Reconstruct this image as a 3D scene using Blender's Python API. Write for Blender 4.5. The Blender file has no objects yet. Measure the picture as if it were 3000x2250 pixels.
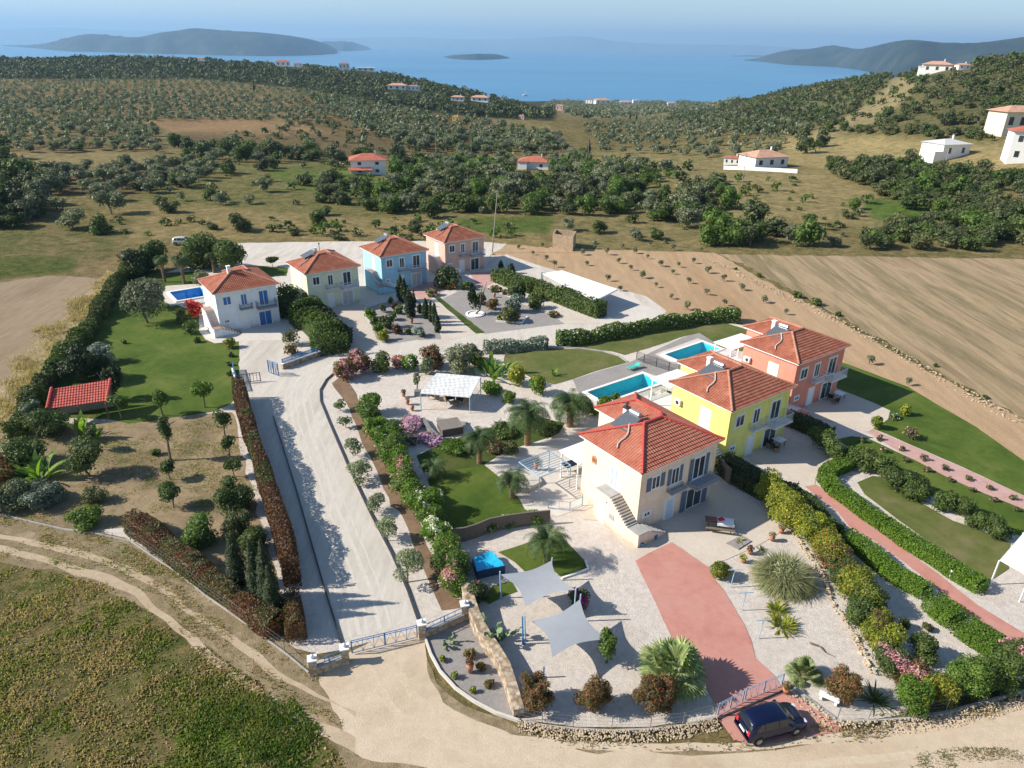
import bpy, bmesh, math, random
import numpy as np
from mathutils import Vector
rad=math.radians
SC=bpy.context.scene
# ---------------- camera, sky, sun, exposure ----------------
F=1534.;CX=1106.;CY=829.5;H=38.;P=rad(25.4);R=rad(1.0)
cam=bpy.data.cameras.new('camera');camo=bpy.data.objects.new('camera',cam)
SC.collection.objects.link(camo);SC.camera=camo
camo.location=(0,0,H)
from mathutils import Matrix
camo.rotation_mode='XYZ'
_m=Matrix.Rotation(rad(90)-P,3,'X')@Matrix.Rotation(R,3,'Z')
camo.rotation_euler=_m.to_euler()
cam.sensor_width=36;cam.lens=36*F/2212;cam.clip_end=90000;cam.clip_start=.5
SUN_EL=rad(34);SAZ=rad(4.5)          # shadows run towards +X, a little away from the camera
W=bpy.data.worlds.new("World");SC.world=W;W.use_nodes=True
nt=W.node_tree;bg=nt.nodes['Background'];sky=nt.nodes.new('ShaderNodeTexSky');sky.sky_type='NISHITA'
sky.sun_disc=False;sky.sun_elevation=SUN_EL;sky.altitude=140;sky.air_density=1.0;sky.dust_density=0.3;sky.ozone_density=2.0
sv=Vector((-math.cos(SAZ)*math.cos(SUN_EL),-math.sin(SAZ)*math.cos(SUN_EL),math.sin(SUN_EL)))
sky.sun_rotation=math.atan2(sv.x,sv.y)
nt.links.new(sky.outputs[0],bg.inputs[0]);bg.inputs[1].default_value=0.095
sl=bpy.data.lights.new('sun','SUN');sl.energy=5;sl.angle=rad(.5);sl.color=(1,.93,.82)
so=bpy.data.objects.new('sun',sl);SC.collection.objects.link(so);so.rotation_euler=sv.to_track_quat('Z','Y').to_euler()
SC.view_settings.view_transform='Standard';SC.view_settings.look='None';SC.view_settings.exposure=0.74;SC.view_settings.gamma=1
SC.render.engine='CYCLES'
SC.cycles.max_bounces=5;SC.cycles.transparent_max_bounces=6;SC.cycles.volume_bounces=0
# ---------------- helpers: pixel of the photo -> point on the ground ----------------
def ray(u,v):
    x=u-CX;y=v-CY
    xr=x*math.cos(R)+y*math.sin(R); yr=-x*math.sin(R)+y*math.cos(R)
    return (xr, F*math.cos(P)-yr*math.sin(P), -F*math.sin(P)-yr*math.cos(P))
def G(u,v,z=0.):
    r=ray(u,v);t=(z-H)/r[2];return (r[0]*t,r[1]*t)
def projv(x,y,z):
    z=z-H;f=y*math.cos(P)-z*math.sin(P);d=-y*math.sin(P)-z*math.cos(P)
    xr=F*x/f;yr=F*d/f
    return CX+xr*math.cos(R)-yr*math.sin(R),CY+xr*math.sin(R)+yr*math.cos(R)
def c(i,j,a,b): return (737.3*i+a/3.,553*j+b/3.)
def cl(i,j,*p): return [c(i,j,a,b) for a,b in p]
def ht(b,t):
    g=G(*b);r=ray(*t);k=g[1]/r[1];return H+r[2]*k
def pxm(u,v,px):        # width in metres of px at ground point
    g=G(u,v);f=g[1]*math.cos(P)+H*math.sin(P);return px*f/F
# ---------------- terrain ----------------
SEA=-100.
PROF=[(-500,[(170,0),(330,-2),(550,-4),(800,4),(1000,12),(1300,-30),(2200,-104)]),
(0,[(170,0),(260,-1),(330,-3),(550,-7),(800,0),(1000,10),(1060,12),(1400,-45),(2200,-110)]),
(300,[(170,0),(260,-1.5),(330,-4),(550,-6),(800,4),(1000,17),(1050,17),(1400,-45),(2200,-110)]),
(620,[(170,0),(260,-2),(330,-6),(550,-8),(800,2),(950,12),(1000,13),(1400,-50),(2200,-110)]),
(800,[(170,0),(260,-3),(330,-8),(550,-9),(700,-2),(900,11),(960,10),(1400,-55),(2200,-110)]),
(950,[(170,0),(260,-4),(330,-9),(500,-12),(650,-6),(850,0),(950,-4),(1400,-62),(2200,-108)]),
(1070,[(170,0),(260,-4),(330,-9),(500,-14),(650,-12),(780,-9),(900,-22),(1400,-66),(2200,-104)]),
(1200,[(170,0),(260,-4),(330,-9),(500,-15),(640,-16),(700,-17),(850,-34),(1400,-66),(2250,-101)]),
(1400,[(170,0),(260,-3),(330,-7),(500,-15),(800,-32),(1200,-54),(2250,-101)]),
(1500,[(170,0),(260,-2),(330,-5),(500,-11),(800,-25),(1200,-50),(2200,-101)]),
(1580,[(170,0),(260,-1),(330,-3),(500,-8),(700,-14),(950,-17),(1100,-30),(2000,-104)]),
(1700,[(170,0),(260,0),(350,-2),(500,-4),(650,1),(800,4.5),(1000,-20),(1900,-105)]),
(1850,[(170,0),(260,1),(330,2),(400,6),(500,11),(700,22),(900,0),(1800,-105)]),
(2000,[(170,0),(230,2),(270,5),(310,11),(380,19),(480,31),(560,31),(900,0),(1800,-105)]),
(2212,[(160,0),(200,3),(250,10),(300,17),(380,27),(480,38),(600,38),(900,10),(1800,-105)]),
(2700,[(150,0),(200,8),(250,20),(300,30),(380,40),(480,52),(600,52),(900,30),(1800,-105)])]
SK=np.array([(u-1106)/1640. for u,_ in PROF])
LY=np.linspace(math.log(20),math.log(3500),220)
TAB=np.array([np.interp(np.exp(LY),[20]+[a for a,b in pr],[0]+[b for a,b in pr]) for _,pr in PROF])
def _sm(a,k):
    kern=np.hanning(2*k+3)[1:-1];kern/=kern.sum()
    return np.array([np.convolve(np.pad(r,(k,k),'edge'),kern,'valid') for r in a])
TAB=_sm(TAB,3)
SF=np.linspace(SK[0],SK[-1],160)
TAB2=np.array([np.interp(SF,SK,TAB[:,k]) for k in range(len(LY))])
TAB2=_sm(TAB2,3)          # [LY, SF]
def vnoise(x,y,s,seed=0):
    x=np.asarray(x,float)/s+seed*17.3;y=np.asarray(y,float)/s-seed*9.1
    xi=np.floor(x);yi=np.floor(y);fx=x-xi;fy=y-yi;fx=fx*fx*(3-2*fx);fy=fy*fy*(3-2*fy)
    def h(a,b):
        q=np.sin(a*127.1+b*311.7+seed*74.7)*43758.5453;return q-np.floor(q)
    return (h(xi,yi)*(1-fx)+h(xi+1,yi)*fx)*(1-fy)+(h(xi,yi+1)*(1-fx)+h(xi+1,yi+1)*fx)*fy
def T(x,y):
    x=np.asarray(x,float);y=np.asarray(y,float)
    s=np.clip(x/np.maximum(y,1),SF[0],SF[-1]);l=np.clip(np.log(np.maximum(y,20.)),LY[0],LY[-1])
    a=(s-SF[0])/(SF[1]-SF[0]);b=(l-LY[0])/(LY[1]-LY[0])
    i=np.clip(a.astype(int),0,len(SF)-2);j=np.clip(b.astype(int),0,len(LY)-2);a=a-i;b=b-j
    z=(TAB2[j,i]*(1-a)+TAB2[j,i+1]*a)*(1-b)+(TAB2[j+1,i]*(1-a)+TAB2[j+1,i+1]*a)*b
    k=np.clip((y-190)/150,0,1)
    z=z-np.clip((y-2150)/250,0,1)*14
    return z+k*((vnoise(x,y,60,1)-.5)*3.5+(vnoise(x,y,22,2)-.5)*1.2)
def TG(u,v):
    r=ray(u,v);y=100*np.exp(np.linspace(0,math.log(28),700));x=y*r[0]/r[1];z=H+y*r[2]/r[1]
    d=z-T(x,y);k=np.where(d<0)[0]
    if len(k)==0 or k[0]==0: return G(u,v)+(0.,)
    k=k[0];f=d[k-1]/(d[k-1]-d[k]);yy=y[k-1]+(y[k]-y[k-1])*f;xx=yy*r[0]/r[1]
    return (xx,yy,float(T(xx,yy)))
def inpoly(u,v,poly):
    u=np.asarray(u);v=np.asarray(v);ins=np.zeros(u.shape,bool);n=len(poly)
    for i in range(n):
        x1,y1=poly[i];x2,y2=poly[(i+1)%n]
        if y1==y2: continue
        cnd=((y1>v)!=(y2>v))&(u<(x2-x1)*(v-y1)/(y2-y1)+x1);ins^=cnd
    return ins
# ---------------- object helpers ----------------
COL=SC.collection
def tag(o,label=None,cat=None,group=None,kind=None):
    if label:o['label']=label
    if cat:o['category']=cat
    if group:o['group']=group
    if kind:o['kind']=kind
    return o
def empty(name,loc,rz=0,**k):
    o=bpy.data.objects.new(name,None);COL.objects.link(o);o.location=loc;o.rotation_euler=(0,0,rz);o.empty_display_size=.3
    return tag(o,**k)
def link(name,me,parent=None,loc=None,rz=None,**k):
    o=bpy.data.objects.new(name,me);COL.objects.link(o)
    if parent:o.parent=parent
    if loc is not None:o.location=loc
    if rz is not None:o.rotation_euler=(0,0,rz)
    return tag(o,**k)
def npmesh(name,V,Fq,mats,mi=None,smooth=False):
    V=np.asarray(V,np.float32).reshape(-1,3);Fq=np.asarray(Fq,np.int32);nf,k=Fq.shape
    me=bpy.data.meshes.new(name);me.vertices.add(len(V));me.vertices.foreach_set('co',V.ravel())
    me.loops.add(nf*k);me.loops.foreach_set('vertex_index',Fq.ravel())
    me.polygons.add(nf);me.polygons.foreach_set('loop_start',np.arange(0,nf*k,k,dtype=np.int32))
    me.polygons.foreach_set('loop_total',np.full(nf,k,np.int32))
    if mi is not None: me.polygons.foreach_set('material_index',np.asarray(mi,np.int32))
    me.polygons.foreach_set('use_smooth',np.full(nf,smooth,bool))
    for m in (mats if isinstance(mats,(list,tuple)) else [mats]): me.materials.append(m)
    me.update();me.validate();return me
class MB:
    def __init__(s): s.v=[];s.f=[];s.m=[];s.mi=0
    def face(s,pts):
        b=len(s.v);s.v+= [tuple(p) for p in pts];s.f.append(tuple(range(b,b+len(pts))));s.m.append(s.mi)
    def box(s,x0,x1,y0,y1,z0,z1):
        b=len(s.v);s.v+=[(x0,y0,z0),(x1,y0,z0),(x1,y1,z0),(x0,y1,z0),(x0,y0,z1),(x1,y0,z1),(x1,y1,z1),(x0,y1,z1)]
        for f in ((0,3,2,1),(4,5,6,7),(0,1,5,4),(1,2,6,5),(2,3,7,6),(3,0,4,7)): s.f.append(tuple(b+i for i in f));s.m.append(s.mi)
    def tube(s,p,q,r0,r1=None,n=8,cap=True):
        r1=r0 if r1 is None else r1
        p=Vector(p);q=Vector(q);d=(q-p).normalized();a=d.orthogonal().normalized();w=d.cross(a);b=len(s.v)
        for k in range(n):
            t=2*math.pi*k/n;e=a*math.cos(t)+w*math.sin(t);s.v.append(tuple(p+e*r0));s.v.append(tuple(q+e*r1))
        for k in range(n):
            l=(k+1)%n;s.f.append((b+2*k,b+2*l,b+2*l+1,b+2*k+1));s.m.append(s.mi)
        if cap:
            s.f.append(tuple(b+2*k for k in range(n))[::-1]);s.m.append(s.mi);s.f.append(tuple(b+2*k+1 for k in range(n)));s.m.append(s.mi)
    def poly(s,pts,n=8,r=.05,r1=None):
        m=len(pts)-1
        for i in range(m):
            ra=r if r1 is None else r+(r1-r)*i/m;rb=r if r1 is None else r+(r1-r)*(i+1)/m
            s.tube(pts[i],pts[i+1],ra,rb,n)
    def bar(s,p,q,w,h):      # box beam from p to q, width w (horizontal), height h
        p=Vector(p);q=Vector(q);d=(q-p).normalized();u=Vector((0,0,1))
        if abs(d.z)>.95:u=Vector((1,0,0))
        a=d.cross(u).normalized();u=a.cross(d).normalized();b=len(s.v)
        for e in (p,q):
            for i,j in ((-1,-1),(1,-1),(1,1),(-1,1)): s.v.append(tuple(e+a*(i*w/2)+u*(j*h/2)))
        for f in ((3,2,1,0),(4,5,6,7),(0,1,5,4),(1,2,6,5),(2,3,7,6),(3,0,4,7)): s.f.append(tuple(b+i for i in f));s.m.append(s.mi)
    def prism(s,pts,z0,z1):
        n=len(pts);b=len(s.v);s.v+=[(x,y,z0) for x,y in pts]+[(x,y,z1) for x,y in pts]
        s.f.append(tuple(b+i for i in range(n))[::-1]);s.f.append(tuple(b+n+i for i in range(n)));s.m+=[s.mi]*2
        for i in range(n):
            j=(i+1)%n;s.f.append((b+i,b+j,b+n+j,b+n+i));s.m.append(s.mi)
    def lathe(s,prof,c0=(0,0,0),n=14):
        b=len(s.v);m=len(prof)
        for r,z in prof:
            for k in range(n): t=2*math.pi*k/n;s.v.append((c0[0]+r*math.cos(t),c0[1]+r*math.sin(t),c0[2]+z))
        for i in range(m-1):
            for k in range(n): l=(k+1)%n;s.f.append((b+i*n+k,b+i*n+l,b+(i+1)*n+l,b+(i+1)*n+k));s.m.append(s.mi)
        s.f.append(tuple(b+k for k in range(n))[::-1]);s.f.append(tuple(b+(m-1)*n+k for k in range(n)));s.m+=[s.mi]*2
    def mesh(s,name,mats,smooth=False):
        me=bpy.data.meshes.new(name);me.from_pydata(s.v,[],s.f)
        mats=mats if isinstance(mats,(list,tuple)) else [mats]
        for m in mats: me.materials.append(m)
        if len(mats)>1: me.polygons.foreach_set('material_index',s.m)
        if smooth: me.polygons.foreach_set('use_smooth',[True]*len(s.f))
        me.update();return me
    def build(s,name,mats,parent=None,loc=None,rz=None,smooth=False,**k): return link(name,s.mesh(name,mats,smooth),parent,loc,rz,**k)
# ---------------- materials ----------------
MC={}
def newmat(name):
    m=bpy.data.materials.new(name);m.use_nodes=True;n=m.node_tree;return m,n,n.nodes['Principled BSDF']
def N(n,t,**k):
    d=n.nodes.new(t)
    for a,b in k.items():
        if a.startswith('i_'): d.inputs[int(a[2:])].default_value=b
        else: setattr(d,a,b)
    return d
def noise(n,scale,detail=5,rough=.6,vec=None,dist=0):
    d=N(n,'ShaderNodeTexNoise');d.inputs['Scale'].default_value=scale;d.inputs['Detail'].default_value=detail;d.inputs['Roughness'].default_value=rough;d.inputs['Distortion'].default_value=dist
    if vec is not None:n.links.new(vec,d.inputs['Vector'])
    return d
def ramp(n,fac,stops):
    r=N(n,'ShaderNodeValToRGB');el=r.color_ramp.elements
    while len(el)<len(stops): el.new(.5)
    for e,(p,cc) in zip(el,stops): e.position=p;e.color=(*cc,1)
    n.links.new(fac,r.inputs[0]);return r
def mix(n,fac,a,b,mode='MIX'):
    m=N(n,'ShaderNodeMix',data_type='RGBA',blend_type=mode)
    if hasattr(fac,'links') or hasattr(fac,'node'): n.links.new(fac,m.inputs[0])
    else: m.inputs[0].default_value=fac
    for k,x in ((6,a),(7,b)):
        if isinstance(x,(tuple,list)): m.inputs[k].default_value=(*x,1) if len(x)==3 else x
        else: n.links.new(x,m.inputs[k])
    return m.outputs[2]
def bump(n,h,strength,dist,bs):
    b=N(n,'ShaderNodeBump');b.inputs['Strength'].default_value=strength;b.inputs['Distance'].default_value=dist
    n.links.new(h,b.inputs['Height']);n.links.new(b.outputs[0],bs.inputs['Normal'])
def sc3(cc,k): return tuple(min(1,max(0,x*k)) for x in cc)
def plain(name,col,rough=.6,var=.12,scale=1.5,bmp=0.,metal=0,spec=.3):
    if name in MC:return MC[name]
    m,n,b=newmat(name);tc=N(n,'ShaderNodeTexCoord')
    a=noise(n,scale,5,.6,tc.outputs['Object']);a2=noise(n,scale*9,4,.6,tc.outputs['Object'])
    r=ramp(n,a.outputs[0],[(.3,sc3(col,1-var)),(.7,sc3(col,1+var))])
    r2=ramp(n,a2.outputs[0],[(.35,(1-var*.8,)*3),(.65,(1+0*var,)*3)])
    n.links.new(mix(n,1.,r.outputs[0],r2.outputs[0],'MULTIPLY'),b.inputs['Base Color'])
    b.inputs['Roughness'].default_value=rough;b.inputs['Metallic'].default_value=metal;b.inputs['Specular IOR Level'].default_value=spec
    if bmp: bump(n,a2.outputs[0],bmp,.05,b)
    MC[name]=m;return m
def ground(name,cols,scales=(.25,2.2,14),rough=.95,bmp=.5,contrast=.25,speck=None,stretch=None):
    """blend of several real soil or grass colours at three scales"""
    m,n,b=newmat(name);tc=N(n,'ShaderNodeTexCoord');v=tc.outputs['Object']
    if stretch:
        mp=N(n,'ShaderNodeMapping');mp.inputs['Rotation'].default_value=(0,0,stretch[0]);mp.inputs['Scale'].default_value=(1,stretch[1],1);n.links.new(v,mp.inputs['Vector']);v=mp.outputs[0]
    a=noise(n,scales[0],6,.65,v,.4);k=len(cols)
    r=ramp(n,a.outputs[0],[(.3+.4*i/max(1,k-1),cc) for i,cc in enumerate(cols)])
    f=noise(n,scales[1],6,.7,v);f2=noise(n,scales[2],4,.75,tc.outputs['Object'])
    r1=ramp(n,f.outputs[0],[(.3,(1-contrast,)*3),(.7,(1+contrast*.4,)*3)]);r2=ramp(n,f2.outputs[0],[(.3,(1-contrast,)*3),(.72,(1+contrast*.5,)*3)])
    o=mix(n,1.,r.outputs[0],r1.outputs[0],'MULTIPLY');o=mix(n,1.,o,r2.outputs[0],'MULTIPLY')
    if speck:
        s=noise(n,speck[1],6,.8,v);sr=ramp(n,s.outputs[0],[(speck[2],(0,0,0)),(min(1,speck[2]+.1),(1,1,1))]);o=mix(n,sr.outputs[0],o,speck[0])
    n.links.new(o,b.inputs['Base Color']);b.inputs['Roughness'].default_value=rough;b.inputs['Specular IOR Level'].default_value=.15
    bump(n,f2.outputs[0],bmp,.12,b);return m
def leafm(name,c1,c2,c3=None,tr=.25,rough=.55,objvar=.2):
    if name in MC:return MC[name]
    m,n,b=newmat(name);g=N(n,'ShaderNodeNewGeometry');oi=N(n,'ShaderNodeObjectInfo')
    st=[(.0,c1),(.6,c2)]+([(1.,c3)] if c3 else [(1.,sc3(c2,1.25))])
    r=ramp(n,g.outputs['Random Per Island'],st)
    orr=ramp(n,oi.outputs['Random'],[(0,(1-objvar,1-objvar,1-objvar)),(1,(1+objvar,1+objvar*.8,1+objvar*.2))])
    o=mix(n,1.,r.outputs[0],orr.outputs[0],'MULTIPLY')
    n.links.new(o,b.inputs['Base Color']);b.inputs['Roughness'].default_value=rough;b.inputs['Specular IOR Level'].default_value=.25
    tb=N(n,'ShaderNodeBsdfTranslucent');n.links.new(mix(n,1.,o,(1.3,1.45,.7),'MULTIPLY'),tb.inputs[0])
    ms=N(n,'ShaderNodeMixShader');ms.inputs[0].default_value=tr;n.links.new(b.outputs[0],ms.inputs[1]);n.links.new(tb.outputs[0],ms.inputs[2])
    n.links.new(ms.outputs[0],n.nodes['Material Output'].inputs[0]);MC[name]=m;return m
BARK=plain('bark',(.13,.095,.065),.9,.3,4,.6)
WHITE=plain('white_plaster',(.78,.77,.74),.7,.05,.8,.1)
WHITEM=plain('white_metal',(.75,.76,.76),.4,.04)
BLUEM=plain('blue_metal',(.06,.19,.42),.4,.1)
PBLUE=plain('pale_blue_metal',(.32,.47,.58),.45,.08)
GLASS=plain('window_glass',(.045,.055,.065),.08,.2,1.,0,0,.6)
DARKM=plain('dark_metal',(.05,.05,.055),.5,.1)
GREYC=plain('grey_concrete',(.36,.35,.33),.85,.15,1,.3)
WOOD=plain('weathered_wood',(.2,.14,.09),.8,.25,3,.3)
STONE=None
def stone_mat(name,cols,scale=3.2):
    m,n,b=newmat(name);tc=N(n,'ShaderNodeTexCoord');vo=N(n,'ShaderNodeTexVoronoi');vo.inputs['Scale'].default_value=scale
    n.links.new(tc.outputs['Object'],vo.inputs['Vector'])
    sp=N(n,'ShaderNodeSeparateColor');n.links.new(vo.outputs['Color'],sp.inputs[0])
    r=ramp(n,sp.outputs[0],[(i/(len(cols)-1),x) for i,x in enumerate(cols)]);z=noise(n,18,4,.7,tc.outputs['Object'])
    r2=ramp(n,z.outputs[0],[(.3,(.75,)*3),(.7,(1.1,)*3)]);ed=ramp(n,vo.outputs['Distance'],[(.35,(1,1,1)),(.75,(.55,.5,.45))])
    o=mix(n,1.,mix(n,1.,r.outputs[0],r2.outputs[0],'MULTIPLY'),ed.outputs[0],'MULTIPLY')
    n.links.new(o,b.inputs['Base Color']);b.inputs['Roughness'].default_value=.95;bump(n,vo.outputs['Distance'],-.6,.12,b);return m
STONE=stone_mat('tan_stone',[(.42,.31,.2),(.55,.45,.33),(.34,.26,.18),(.6,.52,.42)])
M_LAWN=ground('lawn_grass',[(.045,.085,.012),(.078,.122,.017),(.135,.16,.035)],(.16,1.2,14),bmp=.4,contrast=.2)
M_LAWN2=ground('worn_lawn_grass',[(.085,.115,.028),(.125,.138,.04),(.20,.17,.08)],(.2,1.1,14),bmp=.4,contrast=.2)
M_GRAV=ground('light_gravel',[(.60,.52,.445),(.70,.63,.56),(.65,.56,.48)],(.2,2.2,16),bmp=.9,contrast=.2)
M_GRAV2=ground('grey_gravel',[(.30,.28,.26),(.37,.34,.32)],(.3,4,26),bmp=.6,contrast=.18)
M_ROAD=ground('compacted_gravel',[(.50,.45,.38),(.62,.57,.50),(.48,.42,.345)],(.22,1.6,18),bmp=.6,contrast=.15,stretch=(rad(-68),.18))
M_CONC=ground('pale_concrete',[(.53,.48,.43),(.6,.56,.5)],(.3,2,18),bmp=.15,contrast=.08)
M_PAVE=ground('beige_paving',[(.50,.43,.355),(.57,.50,.42)],(.3,3,10),bmp=.2,contrast=.1)
M_RED=ground('red_concrete',[(.41,.185,.15),(.49,.235,.19),(.45,.245,.205)],(.3,1.4,16),bmp=.15,contrast=.1)
M_PINK=ground('pink_paving',[(.46,.27,.24),(.52,.34,.3)],(.4,2,9),bmp=.15,contrast=.14)
M_SOIL=ground('tan_soil',[(.20,.155,.09),(.36,.27,.16),(.27,.2,.12),(.13,.13,.05)],(.16,1.2,16),bmp=.7,contrast=.2,speck=((.1,.12,.035),.45,.6))
M_BROWN=ground('brown_earth',[(.2,.13,.08),(.3,.2,.13)],(.4,2,14),bmp=.7,contrast=.25)
M_GRASSD=ground('rough_ground_cover',[(.04,.07,.016),(.07,.11,.02),(.12,.12,.04)],(.4,2,15),bmp=.8,contrast=.3)
# ---------------- terrain sheet ----------------
_T0=T
def T(x,y):
    k=np.clip((np.asarray(y,float)-158)/45,0,1);return _T0(x,y)*k*k*(3-2*k)
na,nr=680,620
az=np.linspace(-1.15,1.15,na)                       # x / y
yy=np.concatenate([np.exp(np.linspace(math.log(6),math.log(26),12))[:-1],H/np.tan(np.linspace(math.atan(H/26.),math.atan(H/480.),420))[:-1],np.exp(np.linspace(math.log(480),math.log(3300),nr-431))])
nr=len(yy);Xg=yy[:,None]*az[None,:];Yg=np.repeat(yy[:,None],na,1);Zg=T(Xg,Yg)
U_,V_=projv(Xg,Yg,Zg)
def quad(A,B,w):       # A->B the long side, width w to its right
    A=np.array(A);B=np.array(B);d=(B-A)/np.linalg.norm(B-A);n_=np.array([d[1],-d[0]]);return [tuple(A),tuple(A+n_*w),tuple(B+n_*w),tuple(B)]
POOLS=[quad(G(*c(1,1,1590,893)),G(*c(1,1,1955,772)),3.2),quad(G(*c(1,1,2095,648)),G(*c(2,1,130,565)),3.1),quad(G(*c(0,1,1100,243)),G(*c(0,1,1300,210)),5.2)]
def grow(q,e):
    q=np.array(q);m=q.mean(0);o=[]
    for i in range(4):
        a=q[i]-q[i-1];b=q[i]-q[(i+1)%4];o.append(tuple(q[i]+e*(a/np.linalg.norm(a)+b/np.linalg.norm(b))))
    return o
for q,e in zip(POOLS,(.55,.6,1.0)): Zg[inpoly(Xg,Yg,grow(q,e))]=-3.2
wx=(vnoise(Xg,Yg,9,3)-.5)*14+(vnoise(Xg,Yg,2.5,4)-.5)*8;wy=(vnoise(Xg,Yg,11,5)-.5)*7+(vnoise(Xg,Yg,3,6)-.5)*4
dk=np.clip(140/np.maximum(Yg,30),.12,2);Uw=U_+wx*dk*1.2;Vw=V_+wy*dk
dg=(.13,.13,.06);dtan=(.32,.25,.145)
A=np.zeros(Xg.shape+(3,));B=np.zeros_like(A);A[:]=(.13,.13,.05);B[:]=(.29,.22,.12)
ZONES=[
 # (polygon, colour A, colour B)
 ([(-300,60),(1200,60),(1200,260),(700,240),(-300,170)],(.035,.045,.02),(.06,.06,.03)),
 ([(-300,168),(200,172),(420,170),(640,190),(760,210),(860,262),(640,262),(330,262),(360,330),(-300,332)],(.12,.12,.055),(.30,.2,.11)),
 ([(640,190),(900,240),(1050,262),(1250,330),(900,330),(640,270)],(.09,.1,.045),(.25,.15,.08)),
 ([(320,262),(480,258),(640,262),(760,300),(640,330),(560,300),(420,295),(330,275)],(.34,.23,.13),(.27,.17,.10)),
 ([(380,285),(820,292),(900,350),(640,340),(400,330)],(.19,.13,.08),(.14,.12,.06)),
 ([(-300,330),(210,328),(370,342),(350,362),(60,360),(-300,362)],(.33,.26,.14),(.22,.18,.09)),
 ([(-100,362),(360,362),(480,345),(470,400),(330,420),(90,420)],(.26,.16,.10),(.12,.11,.05)),
 ([(440,350),(1000,345),(1060,470),(760,470),(430,455),(280,430)],(.11,.13,.04),(.24,.2,.10)),
 ([(560,365),(770,362),(820,420),(640,410)],(.11,.17,.035),(.15,.17,.06)),
 ([(270,440),(480,450),(760,468),(1060,462),(1160,500),(1180,530),(600,520),(280,522)],(.36,.27,.15),(.2,.17,.075)),
 ([(-200,480),(170,480),(290,470),(260,530),(240,560),(-200,560)],(.27,.2,.11),(.10,.12,.04)),
 ([(980,470),(1200,468),(1180,505),(1000,510)],(.09,.13,.03),(.13,.16,.05)),
 ([(1200,455),(1640,470),(1560,545),(1240,540),(1180,505)],(.33,.255,.14),(.17,.155,.07)),
 ([(1180,260),(2300,230),(2300,300),(1800,300),(1250,330)],(.085,.105,.035),(.26,.18,.09)),
 ([(1280,330),(1800,290),(1620,420),(1540,400),(1420,420),(1300,380)],(.35,.26,.15),(.15,.15,.06)),
 ([(1560,372),(1780,372),(1900,420),(1900,490),(1560,470),(1500,420)],(.38,.29,.16),(.22,.19,.09)),
 ([(1690,296),(1850,290),(2060,310),(2320,320),(2320,380),(1800,372),(1700,350)],(.40,.31,.17),(.27,.22,.11)),
 ([(1870,425),(1990,435),(2040,480),(1920,485),(1860,450)],(.09,.16,.03),(.13,.17,.05)),
 ([(1600,240),(1960,140),(2320,90),(2320,300),(1760,292)],(.075,.09,.035),(.19,.16,.085)),
 ([(1740,290),(1850,240),(1900,200),(1935,165),(1985,172),(1960,215),(1900,260),(1800,296)],(.36,.29,.18),(.2,.17,.09)),
 ([(1480,205),(1600,195),(1620,215),(1480,255)],(.12,.12,.06),(.3,.26,.17)),
 # left side fields
 ([(-300,556),(160,556),(150,600),(-300,640)],(.07,.11,.025),(.14,.14,.05)),
 ([(-300,620),(150,590),(260,540),(240,640),(170,700),(0,950),(-300,1100)],(.31,.235,.13),(.2,.15,.085)),
 # meadow at the bottom left
 ([(-300,1215),(60,1225),(300,1290),(520,1450),(740,1640),(760,1750),(-300,1750)],(.12,.14,.04),(.26,.195,.11)),
 ([(-300,1100),(20,1110),(270,1160),(470,1290),(690,1420),(760,1500),(820,1700),(700,1600),(480,1420),(250,1280),(0,1210),(-300,1190)],(.36,.27,.165),(.2,.165,.08)),
 ([(420,1500),(620,1500),(700,1600),(640,1750),(430,1750),(380,1600)],(.12,.21,.03),(.16,.18,.05)),
]
for poly,a,b in ZONES:
    k=inpoly(Uw,Vw,poly);A[k]=a;B[k]=b
# soften the zone edges a little
def blur(M):
    for _ in range(2):
        M=(M+np.roll(M,1,0)+np.roll(M,-1,0)+np.roll(M,1,1)+np.roll(M,-1,1))/5
    return M
A=blur(A);B=blur(B)
idx=np.arange(nr*na).reshape(nr,na)
fq=np.stack([idx[:-1,:-1],idx[:-1,1:],idx[1:,1:],idx[1:,:-1]],-1).reshape(-1,4)
m,n,b=newmat('terrain');tc=N(n,'ShaderNodeTexCoord')
ca=N(n,'ShaderNodeAttribute',attribute_name='ground_a');cb=N(n,'ShaderNodeAttribute',attribute_name='ground_b')
o_=tc.outputs['Object'];q0=noise(n,.035,3,.6,o_);q1=noise(n,.16,7,.75,o_,.6);q2=noise(n,1.1,6,.8,o_);q3=noise(n,9,5,.8,o_);q4=noise(n,.4,6,.85,o_)
mx=N(n,'ShaderNodeMath',operation='ADD');n.links.new(q1.outputs[0],mx.inputs[0]);n.links.new(q2.outputs[0],mx.inputs[1])
rr=ramp(n,mx.outputs[0],[(.43,(0,0,0)),(.57,(1,1,1))]);rr.color_ramp.elements[0].position=.42
mh=N(n,'ShaderNodeMath',operation='MULTIPLY');n.links.new(mx.outputs[0],mh.inputs[0]);mh.inputs[1].default_value=.5;n.links.new(mh.outputs[0],rr.inputs[0])
o=mix(n,rr.outputs[0],ca.outputs['Color'],cb.outputs['Color'])
o=mix(n,1.,o,ramp(n,q3.outputs[0],[(.3,(.62,.62,.6)),(.7,(1.22,1.2,1.15))]).outputs[0],'MULTIPLY')
o=mix(n,1.,o,ramp(n,q2.outputs[0],[(.3,(.75,.8,.78)),(.7,(1.15,1.1,1.05))]).outputs[0],'MULTIPLY')
o=mix(n,1.,o,ramp(n,q4.outputs[0],[(.38,(.55,.6,.5)),(.56,(1.12,1.1,1.05))]).outputs[0],'MULTIPLY')
n.links.new(o,b.inputs['Base Color']);b.inputs['Roughness'].default_value=1;b.inputs['Specular IOR Level'].default_value=.05
bump(n,q3.outputs[0],.9,.25,b)
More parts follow.
